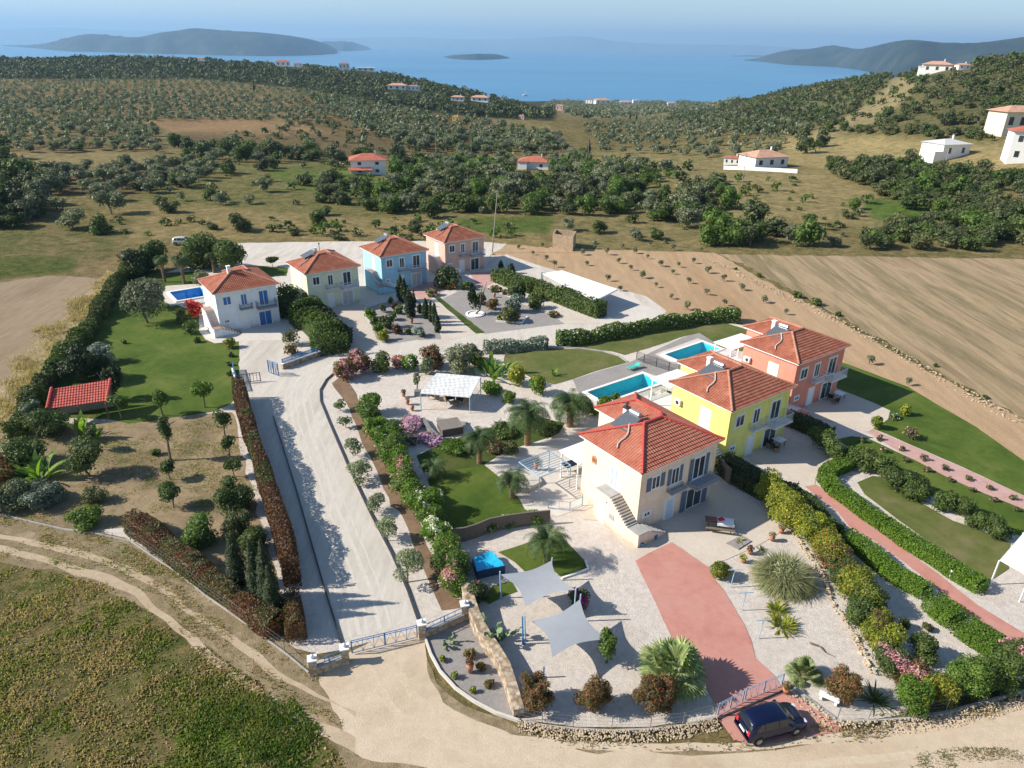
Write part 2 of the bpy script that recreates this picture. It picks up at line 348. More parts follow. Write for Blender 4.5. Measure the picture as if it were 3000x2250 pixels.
me=npmesh('terrain',np.stack([Xg,Yg,Zg],-1),fq,m,smooth=True)
for nm,M in (('ground_a',A),('ground_b',B)):
    at=me.color_attributes.new(nm,'FLOAT_COLOR','POINT');at.data.foreach_set('color',np.concatenate([M.reshape(-1,3),np.ones((nr*na,1))],1).astype(np.float32).ravel())
link('terrain',me,kind='structure')
# ---------------- sea, islands, far coast ----------------
m,n,b=newmat('sea_water');tc=N(n,'ShaderNodeTexCoord');mp=N(n,'ShaderNodeMapping');mp.inputs['Scale'].default_value=(.25,1,1);n.links.new(tc.outputs['Object'],mp.inputs[0])
q=noise(n,.0012,6,.6,mp.outputs[0]);q2=noise(n,.05,4,.7,tc.outputs['Object'])
n.links.new(ramp(n,q.outputs[0],[(.35,(.035,.165,.31)),(.65,(.055,.225,.385))]).outputs[0],b.inputs['Base Color']);b.inputs['Roughness'].default_value=.32;b.inputs['Specular IOR Level'].default_value=.35
bump(n,q2.outputs[0],.25,1.5,b)
mb=MB();mb.face([(-60000,500,SEA),(60000,500,SEA),(60000,46000,SEA),(-60000,46000,SEA)]);mb.build('sea',m,kind='structure')
def island(name,pts,mat,seed=1,depth=900,kind='structure'):
    """pts: (u, v waterline, v top) of the outline as seen; a real ridge with slopes on both sides"""
    us=[p[0] for p in pts];uu=np.arange(us[0],us[-1]+.1,1.5 if us[-1]-us[0]<400 else 2.5)
    vb=np.interp(uu,us,[p[1] for p in pts]);vt=np.interp(uu,us,[p[2] for p in pts]);NR=22;Vx=[];kw=5 if len(uu)<110 else 12;kz=np.hanning(2*kw+3)[1:-1];kz/=kz.sum();vt=np.convolve(np.pad(vt,kw,'edge'),kz,'valid');vb=np.convolve(np.pad(vb,kw,'edge'),kz,'valid')
    for u,b_,t_ in zip(uu,vb,vt):
        gx,gy=G(u,b_,SEA);r=ray(u,t_);e=max(.05,1);yr=gy+depth;zt=H+yr*r[2]/r[1];hx=gx/gy
        hgt=max(zt-SEA,2)
        for k in range(NR):
            f=k/(NR-1)*2;y=gy+depth*f;s=math.sin(min(f,2-f)*math.pi/2)**.8 if f not in(0,2) else 0
            Vx.append((hx*y,y,SEA-1+hgt*s))
    Vx=np.array(Vx);k=np.minimum(1,(Vx[:,2]-SEA)/60).clip(0)
    S=depth/2.2
    Vx[:,2]+=k*((vnoise(Vx[:,0],Vx[:,1],S,seed)-.5)*depth*.035+(vnoise(Vx[:,0],Vx[:,1],S/3,seed+1)-.5)*depth*.022+(vnoise(Vx[:,0],Vx[:,1],S/7,seed+2)-.5)*depth*.012)*(np.abs(np.tile(np.arange(NR),len(uu))-(NR-1)/2)>2)
    i=np.arange(len(uu)*NR).reshape(len(uu),NR);f=np.stack([i[:-1,:-1],i[1:,:-1],i[1:,1:],i[:-1,1:]],-1).reshape(-1,4)
    return link(name,npmesh(name,Vx,f,mat,smooth=True),kind=kind)
M_ISL=ground('island_scrub',[(.012,.024,.022),(.028,.04,.032),(.06,.068,.055)],(.0035,.015,.06),bmp=.0,contrast=.3,speck=((.42,.38,.32),.006,.68))
M_FAR=plain('far_rock_hazed',(.2,.24,.26),.95,.15,.0005)  # distance haze put into the base colour: rock made paler and bluer
island('island',[(4,99,98),(60,103,97.5),(90,106,96),(120,109,90),(150,111,82),(185,112,74),(210,112,72.5),(240,113,76),(290,115,81),(320,115,79),(350,117,70),(390,117,67),(410,118,62),(430,118,60),(450,119,62),(500,120,66.5),(560,121,69),(610,121,74),(650,120,80),(690,119,88),(712,117,97),(730,114,111)],M_ISL,3,1000)
island('cape_island',[(640,110,100),(680,110.5,92),(720,110.5,91),(745,111,89.5),(765,110,91),(785,108.5,98),(802,108,106)],M_ISL,5,1500)
island('islet',[(958,123,122),(975,127,119.5),(1000,129,117.5),(1030,129.5,116),(1070,128.5,116.5),(1090,127,121),(1102,126,125)],M_ISL,7,380)
island('headland',[(1608,131,130),(1640,133,125),(1665,136,115),(1685,138,110),(1700,140,107),(1740,142,106),(1790,144,97),(1815,146,101),(1835,148,105),(1850,150,107),(1890,158,95),(1925,166,87),(1950,170,84.5),(1985,172,88),(2020,172,92),(2060,174,93),(2100,178,91),(2150,180,84),(2190,180,78),(2212,180,73),(2350,190,60),(2500,195,80)],M_ISL,9,1100)
island('far_spit',[(1580,122,120.5),(1620,122.5,119),(1680,124,120),(1720,128,121)],M_ISL,12,500)
us=list(range(-300,2700,60))
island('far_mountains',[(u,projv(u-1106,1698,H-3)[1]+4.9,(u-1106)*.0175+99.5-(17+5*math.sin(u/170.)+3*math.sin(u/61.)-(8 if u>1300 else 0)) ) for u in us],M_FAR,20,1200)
# ---------------- haze ----------------
m=bpy.data.materials.new('haze_air');m.use_nodes=True;n=m.node_tree;n.nodes.remove(n.nodes['Principled BSDF'])
pv=N(n,'ShaderNodeVolumePrincipled');pv.inputs['Color'].default_value=(.38,.66,1,1);pv.inputs['Density'].default_value=6.2e-5;pv.inputs['Anisotropy'].default_value=.15
n.links.new(pv.outputs[0],n.nodes['Material Output'].inputs['Volume'])
HAZE=MB();HAZE.box(-61000,61000,-200,47000,SEA-6,900);HAZE.build('haze',m,kind='stuff',label='thin blue haze over the sea and the far hills',cat='haze')
# ---------------- flat ground sheets ----------------
LV=[0];ZL={}
def sheet(name,pts,mat,jit=.0,world=False,step=1.2,smooth=0,seed=0,lift=None,holes=()):
    P_=[p if world else G(*p) for p in pts]
    if smooth:
        Q=[];n_=len(P_)
        for i in range(n_):
            p0,p1,p2,p3=[np.array(P_[(i+k)%n_]) for k in (-1,0,1,2)]
            for t in (0,.25,.5,.75): Q.append(tuple(.5*((2*p1)+(-p0+p2)*t+(2*p0-5*p1+4*p2-p3)*t*t+(-p0+3*p1-3*p2+p3)*t**3)))
        P_=Q
    if jit:
        Q=[]
        for i in range(len(P_)):
            a=np.array(P_[i]);b_=np.array(P_[(i+1)%len(P_)]);k=max(1,int(np.hypot(*(b_-a))/step))
            for j in range(k): Q.append(a+(b_-a)*j/k)
        Q=np.array(Q);dx=(vnoise(Q[:,0],Q[:,1],1.6,seed+1)-.5)*2*jit+(vnoise(Q[:,0],Q[:,1],.5,seed+3)-.5)*jit*.6;dy=(vnoise(Q[:,0],Q[:,1],1.6,seed+2)-.5)*2*jit
        P_=[(x+a,y+b_) for (x,y),a,b_ in zip(Q,dx,dy)]
    ar=sum(P_[i][0]*P_[(i+1)%len(P_)][1]-P_[(i+1)%len(P_)][0]*P_[i][1] for i in range(len(P_)))
    if ar<0:P_=P_[::-1]
    LV[0]+=1;z=.02+.0011*LV[0] if lift is None else lift;ZL[name]=z
    from mathutils.geometry import tessellate_polygon
    tr=tessellate_polygon([[Vector((x,y,0)) for x,y in P_]]+[[Vector((x,y,0)) for x,y in hq[::-1]] for hq in holes]);tf=[]
    P_=list(P_)
    for hq in holes: P_+=list(hq[::-1])
    for a,b_,c_ in tr:
        cr=(P_[b_][0]-P_[a][0])*(P_[c_][1]-P_[a][1])-(P_[c_][0]-P_[a][0])*(P_[b_][1]-P_[a][1])
        if abs(cr)>1e-9: tf.append((a,b_,c_) if cr>0 else (a,c_,b_))
    me=npmesh(name,[(x,y,z) for x,y in P_],tf,mat)
    return link(name,me,kind='structure')
M_PLOUGH=ground('ploughed_soil',[(.38,.245,.135),(.46,.315,.185),(.42,.285,.17)],(.05,.8,4),bmp=1.,contrast=.22,stretch=(rad(35),.15))
M_STUB=ground('mown_dry_field',[(.23,.165,.095),(.42,.305,.18),(.235,.185,.10),(.45,.335,.2)],(.2,1.3,5),bmp=.9,contrast=.26,stretch=(rad(-34),.09),speck=((.15,.13,.06),.9,.6))
M_DIRT=ground('sandy_dirt',[(.5,.385,.265),(.58,.47,.345),(.46,.35,.235)],(.12,1,15),bmp=.5,contrast=.12)
M_VERGE=ground('dry_grass_verge',[(.40,.30,.185),(.27,.21,.12),(.48,.375,.24)],(.3,2.5,12),bmp=.9,contrast=.3)
M_GOLD=ground('golden_dry_grass',[(.46,.36,.2),(.34,.26,.14),(.5,.41,.25)],(.4,2.5,9),bmp=.9,contrast=.25)
M_TRACK=ground('beaten_track_earth',[(.42,.32,.21),(.5,.4,.28)],(.4,2,14),bmp=.5,contrast=.15)
M_MOWN=ground('mown_brown_field',[(.24,.17,.105),(.33,.25,.16),(.29,.21,.13)],(.12,1.2,9),bmp=.8,contrast=.22,stretch=(rad(62),.2))
sheet('ploughed_field',[(1062,548),(1075,527),(1250,538),(1545,546),(1640,600),(1760,662),(1900,742),(2010,805),(2120,860),(2300,950),(2300,1080),(2212,1010),(2100,950),(1990,884),(1930,840),(1860,800),(1780,770),(1690,720),(1600,700),(1540,690),(1400,690),(1330,650),(1250,620),(1160,580)],M_PLOUGH,.5,seed=3)
sheet('dry_field',[(1560,550),(1700,552),(2000,556),(2350,562),(2350,960),(2212,908),(2120,850),(2010,795),(1900,732),(1760,652),(1640,590)],M_STUB,.8,seed=4)
sheet('brown_field',[(-250,640),(0,610),(100,597),(200,600),(228,604),(190,640),(120,720),(60,800),(0,880),(-250,1150)],M_MOWN,.7,seed=5)
sheet('golden_grass_band',[(235,583),(262,590),(220,650),(165,715),(120,760),(60,855),(0,960),(-140,1160),(-160,1100),(0,840),(60,760),(130,690),(180,640)],M_GOLD,.5,seed=6)
sheet('path',[(262,592),(285,560),(300,575),(245,650),(190,715),(140,765),(85,860),(30,960),(-60,1120),(-110,1120),(0,965),(60,865),(120,765),(170,715),(215,655)],M_TRACK,.35,seed=7)
sheet('back_road',[(480,532),(520,525),(700,522),(905,521),(1000,519),(1095,527),(1060,552),(1050,565),(900,600),(500,590)],M_ROAD,.3,seed=8)
# the dirt road and its verges
sheet('verge',[(0,1108),(60,1115),(270,1162),(360,1215),(470,1290),(560,1360),(640,1410),(690,1440),(905,1370),(930,1450),(1000,1525),(1125,1580),(1300,1612),(1590,1612),(1760,1590),(2300,1480),(2300,1800),(860,1800),(760,1700),(740,1600),(640,1540),(480,1420),(350,1330),(200,1255),(0,1215),(-200,1200),(-200,1095)],M_VERGE,.5,seed=9)
sheet('dirt_road',[(672,1432),(760,1405),(905,1362),(925,1455),(985,1525),(1080,1572),(1180,1600),(1300,1625),(1560,1625),(1760,1602),(1900,1575),(2300,1518),(2300,1760),(1200,1800),(1010,1680),(880,1645),(780,1640),(742,1600),(715,1540),(690,1480)],M_DIRT,.35,seed=10,smooth=1)
sheet('track',cl(0,2,(-200,130),(0,140),(250,190),(500,245),(700,300),(900,375),(1100,510),(1250,640),(1500,790),(1700,930),(1900,1090),(2150,1220),(2300,1330),(2300,1290),(2110,1220),(1900,1130),(1680,1000),(1500,850),(1250,690),(1100,560),(880,425),(700,345),(480,285),(250,230),(0,170),(-200,160)),M_TRACK,.16,seed=11,step=.6)
sheet('track',cl(0,2,(-200,200),(0,220),(250,270),(500,350),(740,420),(900,500),(1050,640),(1240,810),(1450,960),(1650,1110),(1850,1260),(2100,1370),(2300,1460),(2300,1560),(2100,1470),(1850,1340),(1620,1160),(1420,1010),(1220,860),(1020,680),(870,545),(720,470),(500,410),(250,310),(0,262),(-200,240)),M_TRACK,.16,seed=12,step=.6)
# compound base
sheet('gravel_ground',[(688,1414),(905,1364),(1000,1320),(1010,1345),(1060,1450),(1125,1555),(1250,1572),(1400,1573),(1560,1552),(1690,1505),(1820,1562),(1950,1545),(2300,1440),(2300,1060),(2212,1012),(2100,952),(1990,884),(1930,842),(1860,802),(1780,770),(1690,722),(1600,702),(1530,690),(1420,692),(1400,660),(1330,640),(1160,580),(1095,550),(1050,560),(880,560),(600,560),(400,575),(330,600),(280,640),(240,700),(150,800),(90,900),(40,1000),(20,1100),(120,1140),(270,1160),(480,1290),(640,1400)],M_GRAV,.15,seed=13,holes=POOLS)
sheet('road',[(715,1396),(735,1385),(895,1340),(845,1210),(790,1100),(745,1010),(702,900),(697,850),(706,828),(735,800),(800,782),(890,770),(980,757),(1080,745),(1180,738),(1215,738),(1300,697),(1425,690),(1440,672),(1395,640),(1340,625),(1250,600),(1160,572),(1100,552),(1060,552),(1050,575),(1150,610),(1290,690),(1270,695),(1050,716),(950,726),(830,741),(760,750),(700,775),(610,806),(565,812),(520,812),(518,735),(522,700),(600,700),(660,740),(640,770),(590,800),(560,870),(578,930),(600,1010),(622,1090),(650,1200),(680,1310)],M_ROAD,.06,seed=14)
sheet('earth_strip',cl(1,1,(10,760),(100,900),(170,1050),(240,1200),(320,1350),(410,1500),(500,1659))+cl(1,2,(520,150),(620,360),(720,520),(800,620),(655,650),(590,500),(500,300),(380,0))+cl(1,1,(330,1620),(250,1450),(180,1300),(100,1130),(40,960),(-60,830)),M_BROWN,.2,seed=15)
sheet('orchard_ground',cl(0,1,(760,1070),(990,1060),(1380,1020),(1510,1010),(1560,1250),(1620,1450),(1680,1659))+cl(0,2,(1750,250),(1850,600),(1870,850),(1700,720),(1250,400),(830,100),(600,130),(200,80),(0,0))+cl(0,1,(0,1500),(200,1100),(400,1090)),M_SOIL,.3,seed=16)
sheet('lawn',cl(0,1,(900,130),(1070,110),(1300,100),(1280,180),(1070,195),(1060,300),(1150,320),(1280,370),(1330,440),(1300,490),(1330,540),(1390,565),(1550,555),(1550,700),(1545,900),(1500,960),(1380,1010),(990,1070),(830,1090),(700,1060),(400,1050),(230,1000),(340,830),(430,660),(560,560),(640,420),(740,240),(860,90)),M_LAWN,.12,seed=17)
sheet('lawn',cl(0,1,(1640,60),(1760,70),(1870,80),(1860,130),(1740,135),(1650,110)),M_LAWN,.12,seed=18)
sheet('lawn',cl(1,1,(0,230),(60,215),(110,225),(80,260),(0,265)),M_LAWN,.1,seed=18)
sheet('terrace',cl(0,1,(1290,490),(1340,545),(1390,567),(1560,552),(1900,545),(1960,480),(1950,420),(1800,380),(1400,300),(1290,300)),M_CONC,.0)
sheet('terrace',grow(POOLS[2],1.5),M_CONC,.0,world=True,holes=POOLS[2:])
sheet('driveway',cl(1,1,(-200,310),(-20,290),(160,320),(180,350),(150,400),(250,575),(60,640),(-60,660),(-110,560),(-30,420)),M_PAVE,.05,seed=2)
sheet('driveway',cl(1,1,(620,300),(870,510),(650,560),(600,430),(530,310)),M_PAVE,.0)
sheet('pink_terrace',cl(1,1,(430,220),(560,170),(700,160),(740,200),(640,240),(560,290),(490,275)),M_PINK,.0)
sheet('pink_terrace',cl(1,1,(830,110),(980,100),(1010,160),(940,200),(1130,330),(1060,340),(880,190)),M_PINK,.0)
sheet('gravel_bed',cl(1,1,(150,340),(250,310),(480,275),(620,430),(650,540),(480,545),(300,575),(230,540)),M_GRAV2,.08,seed=5)
sheet('gravel_bed',cl(1,1,(630,290),(780,220),(900,190),(1090,270),(1240,330),(1340,380),(1450,440),(1330,455),(930,505),(780,400)),M_GRAV2,.08,seed=6)
sheet('planting_strip',cl(1,1,(600,270),(640,270),(930,500),(870,505)),M_GRASSD,.1,seed=6)
sheet('driveway',cl(1,1,(1130,300),(1240,300),(1680,440),(1460,440),(1330,370)),M_PAVE,.05,seed=7)
sheet('concrete_apron',cl(1,1,(1380,220),(1760,210),(1990,330),(2070,400),(1980,440),(1700,440)),M_CONC,.05,seed=7)
# pool lawns
sheet('lawn',cl(1,1,(1060,640),(1320,600),(1390,598),(1560,605),(1700,620),(1800,650),(1860,690),(1660,745),(1500,800),(1380,835),(1230,790),(1130,740),(1050,700)),M_LAWN2,.08,seed=8)
sheet('lawn',cl(1,1,(1400,592),(1600,560),(2212,470),(2350,440),(2500,440),(2640,480),(2600,620),(2430,590),(2320,500),(2212,525),(1990,600),(1840,645),(1760,620),(1600,600)),M_LAWN2,.08,seed=9)
sheet('pool_deck',cl(1,1,(1500,805),(1660,750),(1870,690),(2212,530),(2320,500),(2440,580),(2500,680),(2250,760),(2140,840),(1700,1010),(1560,940)),M_GRAV2,.05,holes=POOLS[:2])
sheet('pool_surround',cl(1,1,(1540,905),(1600,880),(1950,748),(2060,785),(2140,830),(1800,935),(1650,985)),M_CONC,.0,holes=POOLS[:1])
sheet('pool_surround',cl(1,1,(2030,638),(2212,572),(2310,535),(2450,590),(2560,630),(2360,690),(2150,700)),M_CONC,.0,holes=POOLS[1:2])
sheet('patio',cl(1,1,(960,1350),(1060,1250),(1330,1180),(1560,1130),(1900,1400),(1560,1640),(1400,1690),(1290,1659),(1180,1640),(1130,1530),(1020,1420)),M_CONC,.08,seed=21)
sheet('lawn',cl(1,1,(560,1450),(640,1400),(780,1380),(930,1355),(1010,1420),(1120,1540),(1190,1640))+cl(1,2,(1310,40),(1330,70),(1100,90),(900,140),(720,190),(660,60))+cl(1,1,(600,1560),),M_LAWN,.12,seed=22)
sheet('ground_cover',cl(1,1,(600,1240),(830,1160),(1000,1090),(1150,1060),(1300,1050),(1450,1090),(1420,1150),(1350,1185),(1150,1240),(1040,1290),(930,1350),(780,1380),(650,1410),(520,1400),(500,1300)),M_GRASSD,.25,seed=23)
sheet('lawn',cl(1,2,(1020,260),(1230,195),(1420,150),(1500,240),(1600,340),(1590,380),(1430,432),(1370,380),(1200,400),(1120,330)),M_LAWN,.08,seed=24)
sheet('lawn',cl(1,2,(990,480),(1100,450),(1135,520),(1040,556),(960,600),(900,560)),M_LAWN,.08,seed=25)
sheet('patio',cl(1,2,(1570,50),(1700,60),(1905,320),(2150,200))+cl(2,2,(0,240),(165,360),(330,290),(470,230),(640,130),(690,90),(560,30),(400,-60),(200,-180),(-100,-300))+cl(1,2,(1900,-200),(1650,-250)),M_PAVE,.03)
sheet('red_driveway',cl(1,2,(1905,320),(1990,270),(2140,200),(2200,240))+cl(2,2,(165,360),(215,450),(260,500),(330,620),(400,740),(440,830),(470,950),(590,1055),(640,1130),(720,1180),(850,1280),(1010,1370),(1060,1420),(800,1460),(500,1520),(330,1480),(230,1340),(190,1210),(110,1050))+cl(1,2,(2170,880),(2080,690),(2000,520)),M_RED,.03)
sheet('gravel_bed',cl(1,2,(545,812),(640,780),(840,680),(900,780),(1000,930),(1080,1060),(1170,1340),(1140,1352),(1000,1290),(850,1210),(700,1090),(600,960)),M_GRAV2,.03)
# yellow and coral gardens
sheet('patio',cl(2,1,(430,1320),(560,1230),(660,1180),(780,1230),(880,1285),(1010,1330),(900,1400),(860,1440),(855,1490),(790,1500),(600,1390)),M_PAVE,.02)
sheet('patio',cl(2,1,(700,1060),(860,930),(1000,860),(1120,905),(1250,960),(1345,1005),(1330,1060),(1250,1120),(1190,1145),(1000,1080),(860,1060)),M_PAVE,.02)
sheet('red_path',cl(2,1,(790,1498),(862,1485),(960,1540),(1100,1655))+cl(2,2,(1200,80),(1400,220),(1650,400),(1900,600),(2212,790),(2400,900),(2400,1000),(2212,875),(2080,860),(1900,725),(1740,580),(1580,440),(1400,305),(1250,195),(1080,100),(1000,0)),M_RED,.02)
sheet('lawn',cl(2,1,(1130,1470),(1230,1430),(1350,1440),(1450,1540),(1640,1659))+cl(2,2,(1750,60),(1900,110),(2120,200),(2110,370),(1985,452),(1700,270),(1400,60),(1300,-20),(1180,-110)),M_LAWN2,.05,seed=31)
sheet('lawn',cl(2,1,(1000,1190),(1090,1170),(1190,1180),(1600,1370),(2000,1560),(2212,1640),(2400,1730),(2400,1850),(2100,1800),(1800,1650),(1500,1500),(1200,1330)),M_LAWN,.06,seed=32)
sheet('pink_path',cl(2,1,(1190,1140),(1240,1130),(1500,1240),(1800,1370),(2212,1560),(2400,1650),(2400,1740),(2212,1645),(1900,1520),(1700,1430),(1400,1270)),M_PINK,.03)
sheet('lawn',cl(2,1,(960,680),(1060,700),(1460,850),(1640,960),(1900,1110),(2212,1330),(2400,1440),(2400,1640),(2212,1555),(1800,1365),(1500,1235),(1330,1160),(1240,1125),(1330,1060),(1345,1005),(1250,960),(1000,860)),M_LAWN,.06,seed=33)
M_TYRE=ground('worn_wheel_tracks',[(.60,.555,.49),(.55,.50,.43)],(.5,2,18),bmp=.3,contrast=.12)
def ribbon(name,pts,w,mat,seed=0,off=0.,lift=None):
    q=np.array([G(*p) for p in pts]);t=np.arange(len(q));tt=np.linspace(0,len(q)-1,len(q)*6);q=np.stack([np.interp(tt,t,q[:,0]),np.interp(tt,t,q[:,1])],1)
    for _ in range(3): q[1:-1]=(q[:-2]+q[1:-1]*2+q[2:])/4
    d=np.gradient(q,axis=0);d/=np.linalg.norm(d,axis=1,keepdims=True);nn=np.stack([-d[:,1],d[:,0]],1);a=q+nn*(off+w/2);b=q+nn*(off-w/2)
    sheet(name,[tuple(p) for p in a]+[tuple(p) for p in b[::-1]],mat,.09,world=True,step=.5,seed=seed,lift=lift)
RC=[(800,1368),(785,1300),(750,1200),(715,1110),(680,1010),(650,920),(640,860),(655,820),(700,790),(780,768),(880,750),(1000,738),(1120,722),(1260,706)]
for k,(o_,w_) in enumerate([(-.75,.34),(.75,.34),(-1.5,.16),(1.35,.18),(.1,.2)]): ribbon('wheel_track',RC,w_,M_TYRE,60+k,o_,lift=ZL['road']+.003)
for k,o_ in enumerate((-.8,.8)): ribbon('wheel_track',[(815,1395),(830,1450),(870,1520),(960,1580),(1100,1625),(1300,1640),(1600,1642),(1900,1610),(2260,1575)],.55,ground('worn_dirt_track',[(.58,.475,.35),(.53,.42,.30)],(.5,2,14),bmp=.4,contrast=.14),70+k,o_,lift=ZL['dirt_road']+.003)
# long dark drain line beside the road
mb=MB();pp=[(905,1347),(880,1275),(845,1195),(800,1110),(755,1015),(712,915),(693,868),(692,845),(705,822),(725,805)];q=[G(*p) for p in pp]
for i in range(len(q)-1): mb.bar((*q[i],.14),(*q[i+1],.14),.16,.12)
mb.build('drain_kerb',DARKM,kind='structure')
q=[G(*p) for p in [(738,1392),(722,1340),(700,1270),(660,1130),(640,1060),(612,970),(590,900)]];mb=MB()
for i in range(len(q)-1): mb.bar((*q[i],.14),(*q[i+1],.14),.12,.1)
mb.build('drain_kerb',DARKM,kind='structure')
# ---------------- villas ----------------
def clip_half(poly,a,b,c_):      # keep a*x+b*y<=c
    o=[]
    for i in range(len(poly)):
        p=poly[i];q=poly[(i+1)%len(poly)];dp=a*p[0]+b*p[1]-c_;dq=a*q[0]+b*q[1]-c_
        if dp<=0:o.append(p)
        if (dp<0)!=(dq<0) and dp!=dq:
            t=dp/(dp-dq);o.append((p[0]+(q[0]-p[0])*t,p[1]+(q[1]-p[1])*t))
    return o
def tile_mat(name,c1,c2,c3):
    m,n,b=newmat(name);uv=N(n,'ShaderNodeUVMap');tc=N(n,'ShaderNodeTexCoord')
    w=N(n,'ShaderNodeTexWave');w.wave_type='BANDS';w.bands_direction='X';w.inputs['Scale'].default_value=1.15;n.links.new(uv.outputs[0],w.inputs[0])
    a=noise(n,.9,5,.7,tc.outputs['Object']);a2=noise(n,7,4,.8,tc.outputs['Object'])
    r=ramp(n,a.outputs[0],[(.3,c1),(.5,c2),(.72,c3)]);r2=ramp(n,a2.outputs[0],[(.3,(.7,)*3),(.7,(1.15,)*3)])
    n.links.new(mix(n,1.,r.outputs[0],r2.outputs[0],'MULTIPLY'),b.inputs['Base Color']);b.inputs['Roughness'].default_value=.8;b.inputs['Specular IOR Level'].default_value=.2
    bump(n,w.outputs['Fac'],.8,.06,b);return m
M_TILE=tile_mat('roof_tiles',(.27,.085,.05),(.36,.125,.075),(.45,.2,.13))
M_TILE2=tile_mat('roof_tiles_red',(.36,.095,.06),(.42,.15,.095),(.47,.2,.13))
M_CAP=plain('ridge_tiles',(.48,.22,.14),.7,.2,2,.3);M_CAPR=plain('painted_ridge_tiles',(.48,.075,.06),.6,.12,2,.2)
def roof_mesh(faces,mat,step=.36,lift=.055):
    """each slope is laid in real courses: every course stands a little proud of the one below it"""
    V=[];Fs=[];UV=[]
    def addf(pts,uvs):
        b=len(V);V.extend(pts);Fs.append(tuple(range(b,b+len(pts))));UV.extend(uvs)
    for poly in faces:
        p=[Vector(q) for q in poly];nr=Vector((0,0,0))
        for i in range(len(p)):
            a_=p[i];b_=p[(i+1)%len(p)];nr+=a_.cross(b_)
        nr.normalize()
        if nr.z<0:p=p[::-1];nr=-nr
        up=Vector((0,0,1))-nr*nr.z
        if up.length<1e-4: continue
        up.normalize();al=up.cross(nr);al.normalize();o0=min(p,key=lambda q:q.z)
        pl=[((q-o0).dot(al),(q-o0).dot(up)) for q in p];vm=max(q[1] for q in pl);k=0
        while k*step<vm:
            lo=k*step;hi=lo+step;s=clip_half(clip_half(pl,0,1,hi),0,-1,-lo)
            if len(s)>2:
                def P3(q,h=0): return tuple(o0+al*q[0]+up*q[1]+nr*(lift*max(0,min(1,(hi-q[1])/step))+h))
                addf([P3(q) for q in s],[(q[0],q[1]) for q in s])
                e=[q for q in s if abs(q[1]-lo)<1e-4]
                if len(e)>=2:
                    x0=min(q[0] for q in e);x1=max(q[0] for q in e)
                    a_=o0+al*x0+up*lo;b_=o0+al*x1+up*lo
                    addf([tuple(a_-nr*.02),tuple(b_-nr*.02),tuple(b_+nr*lift),tuple(a_+nr*lift)],[(x0,lo)]*4)
            k+=1
    me=bpy.data.meshes.new('roof');me.from_pydata(V,[],Fs);me.materials.append(mat)
    ul=me.uv_layers.new(name='UVMap');ul.data.foreach_set('uv',np.array(UV,np.float32).ravel());me.update();return me
def caps(mb,p,q,r=.13):
    p=Vector(p);q=Vector(q);L=(q-p).length;n_=max(1,int(L/.42));
    for i in range(n_):
        a=p+(q-p)*(i/n_);b=p+(q-p)*((i+1.12)/n_);mb.tube(a,b,r*1.08,r*.86,7)
ang=rad(36);EX=Vector((math.cos(ang),math.sin(ang),0));EY=Vector((-math.sin(ang),math.cos(ang),0))
FRAMEW=plain('window_frame_white',(.75,.75,.74),.5,.04);CURT=plain('curtain',(.5,.49,.47),.8,.1,3)
TERR=plain('terracotta',(.45,.2,.11),.8,.15,3)
def opening(name,parent,x0,x1,z0,z1,frame,fill,y=0.,side=False,panes=2,fw=.09,sur=None,fillname='pane',T_=None):
    """frame proud of the wall, glass set back inside it; side=True puts it on the left wall"""
    def bx(mb,a0,a1,d0,d1,c0,c1):     # a along wall, d outwards
        if side: mb.box(-d1,-d0,a0,a1,c0,c1)
        else: mb.box(a0,a1,y-d1,y-d0,c0,c1)
    mb=MB();o=.12 if sur else 0
    if sur:
        bx(mb,x0-o,x0,.0,.03,z0-o,z1+o);bx(mb,x1,x1+o,.0,.03,z0-o,z1+o);bx(mb,x0,x1,.0,.03,z1,z1+o);bx(mb,x0,x1,.0,.03,z0-o,z0)
        s=mb.build('surround',sur,parent);mb=MB()
    bx(mb,x0,x0+fw,.002,.07,z0,z1);bx(mb,x1-fw,x1,.002,.07,z0,z1);bx(mb,x0+fw,x1-fw,.002,.07,z1-fw,z1);bx(mb,x0+fw,x1-fw,.002,.07,z0,z0+fw)
    w=(x1-x0)/panes
    for i in range(1,panes): bx(mb,x0+w*i-fw*.4,x0+w*i+fw*.4,.002,.065,z0+fw,z1-fw)
    f=mb.build(name,frame,parent);mb=MB();bx(mb,x0+fw*.6,x1-fw*.6,.003,.028,z0+fw*.6,z1-fw*.6);mb.build(fillname,fill,f);return f
def shutters(parent,x0,x1,z0,z1,mat,w=.55,open_=True):
    for a,b in ((x0-w,x0-.02),(x1+.02,x1+w)):
        mb=MB();mb.box(a,b,-.075,-.03,z0,z1)
        for k in range(int((z1-z0)/.16)): mb.box(a+.05,b-.05,-.095,-.075,z0+.06+k*.16,z0+.14+k*.16)
        mb.build('shutter',mat,parent)
def balcony(parent,x0,x1,z,d,slab,rail,style='bars',h=.95):
    mb=MB();mb.box(x0,x1,-d,0,z-.16,z);b=mb.build('balcony',slab,parent);mb=MB()
    pts=[(x0+.05,-.02),(x0+.05,-d+.05),(x1-.05,-d+.05),(x1-.05,-.02)]
    for i in range(3):
        (ax,ay),(bx_,by)=pts[i],pts[i+1];L=math.hypot(bx_-ax,by-ay);k=max(1,int(L/.16))
        mb.bar((ax,ay,z+h),(bx_,by,z+h),.05,.05);mb.bar((ax,ay,z+.08),(bx_,by,z+.08),.03,.03)
        for j in range(k+1):
            t=j/k;mb.bar((ax+(bx_-ax)*t,ay+(by-ay)*t,z),(ax+(bx_-ax)*t,ay+(by-ay)*t,z+h),.025,.025)
    mb.build('railing',rail,b)
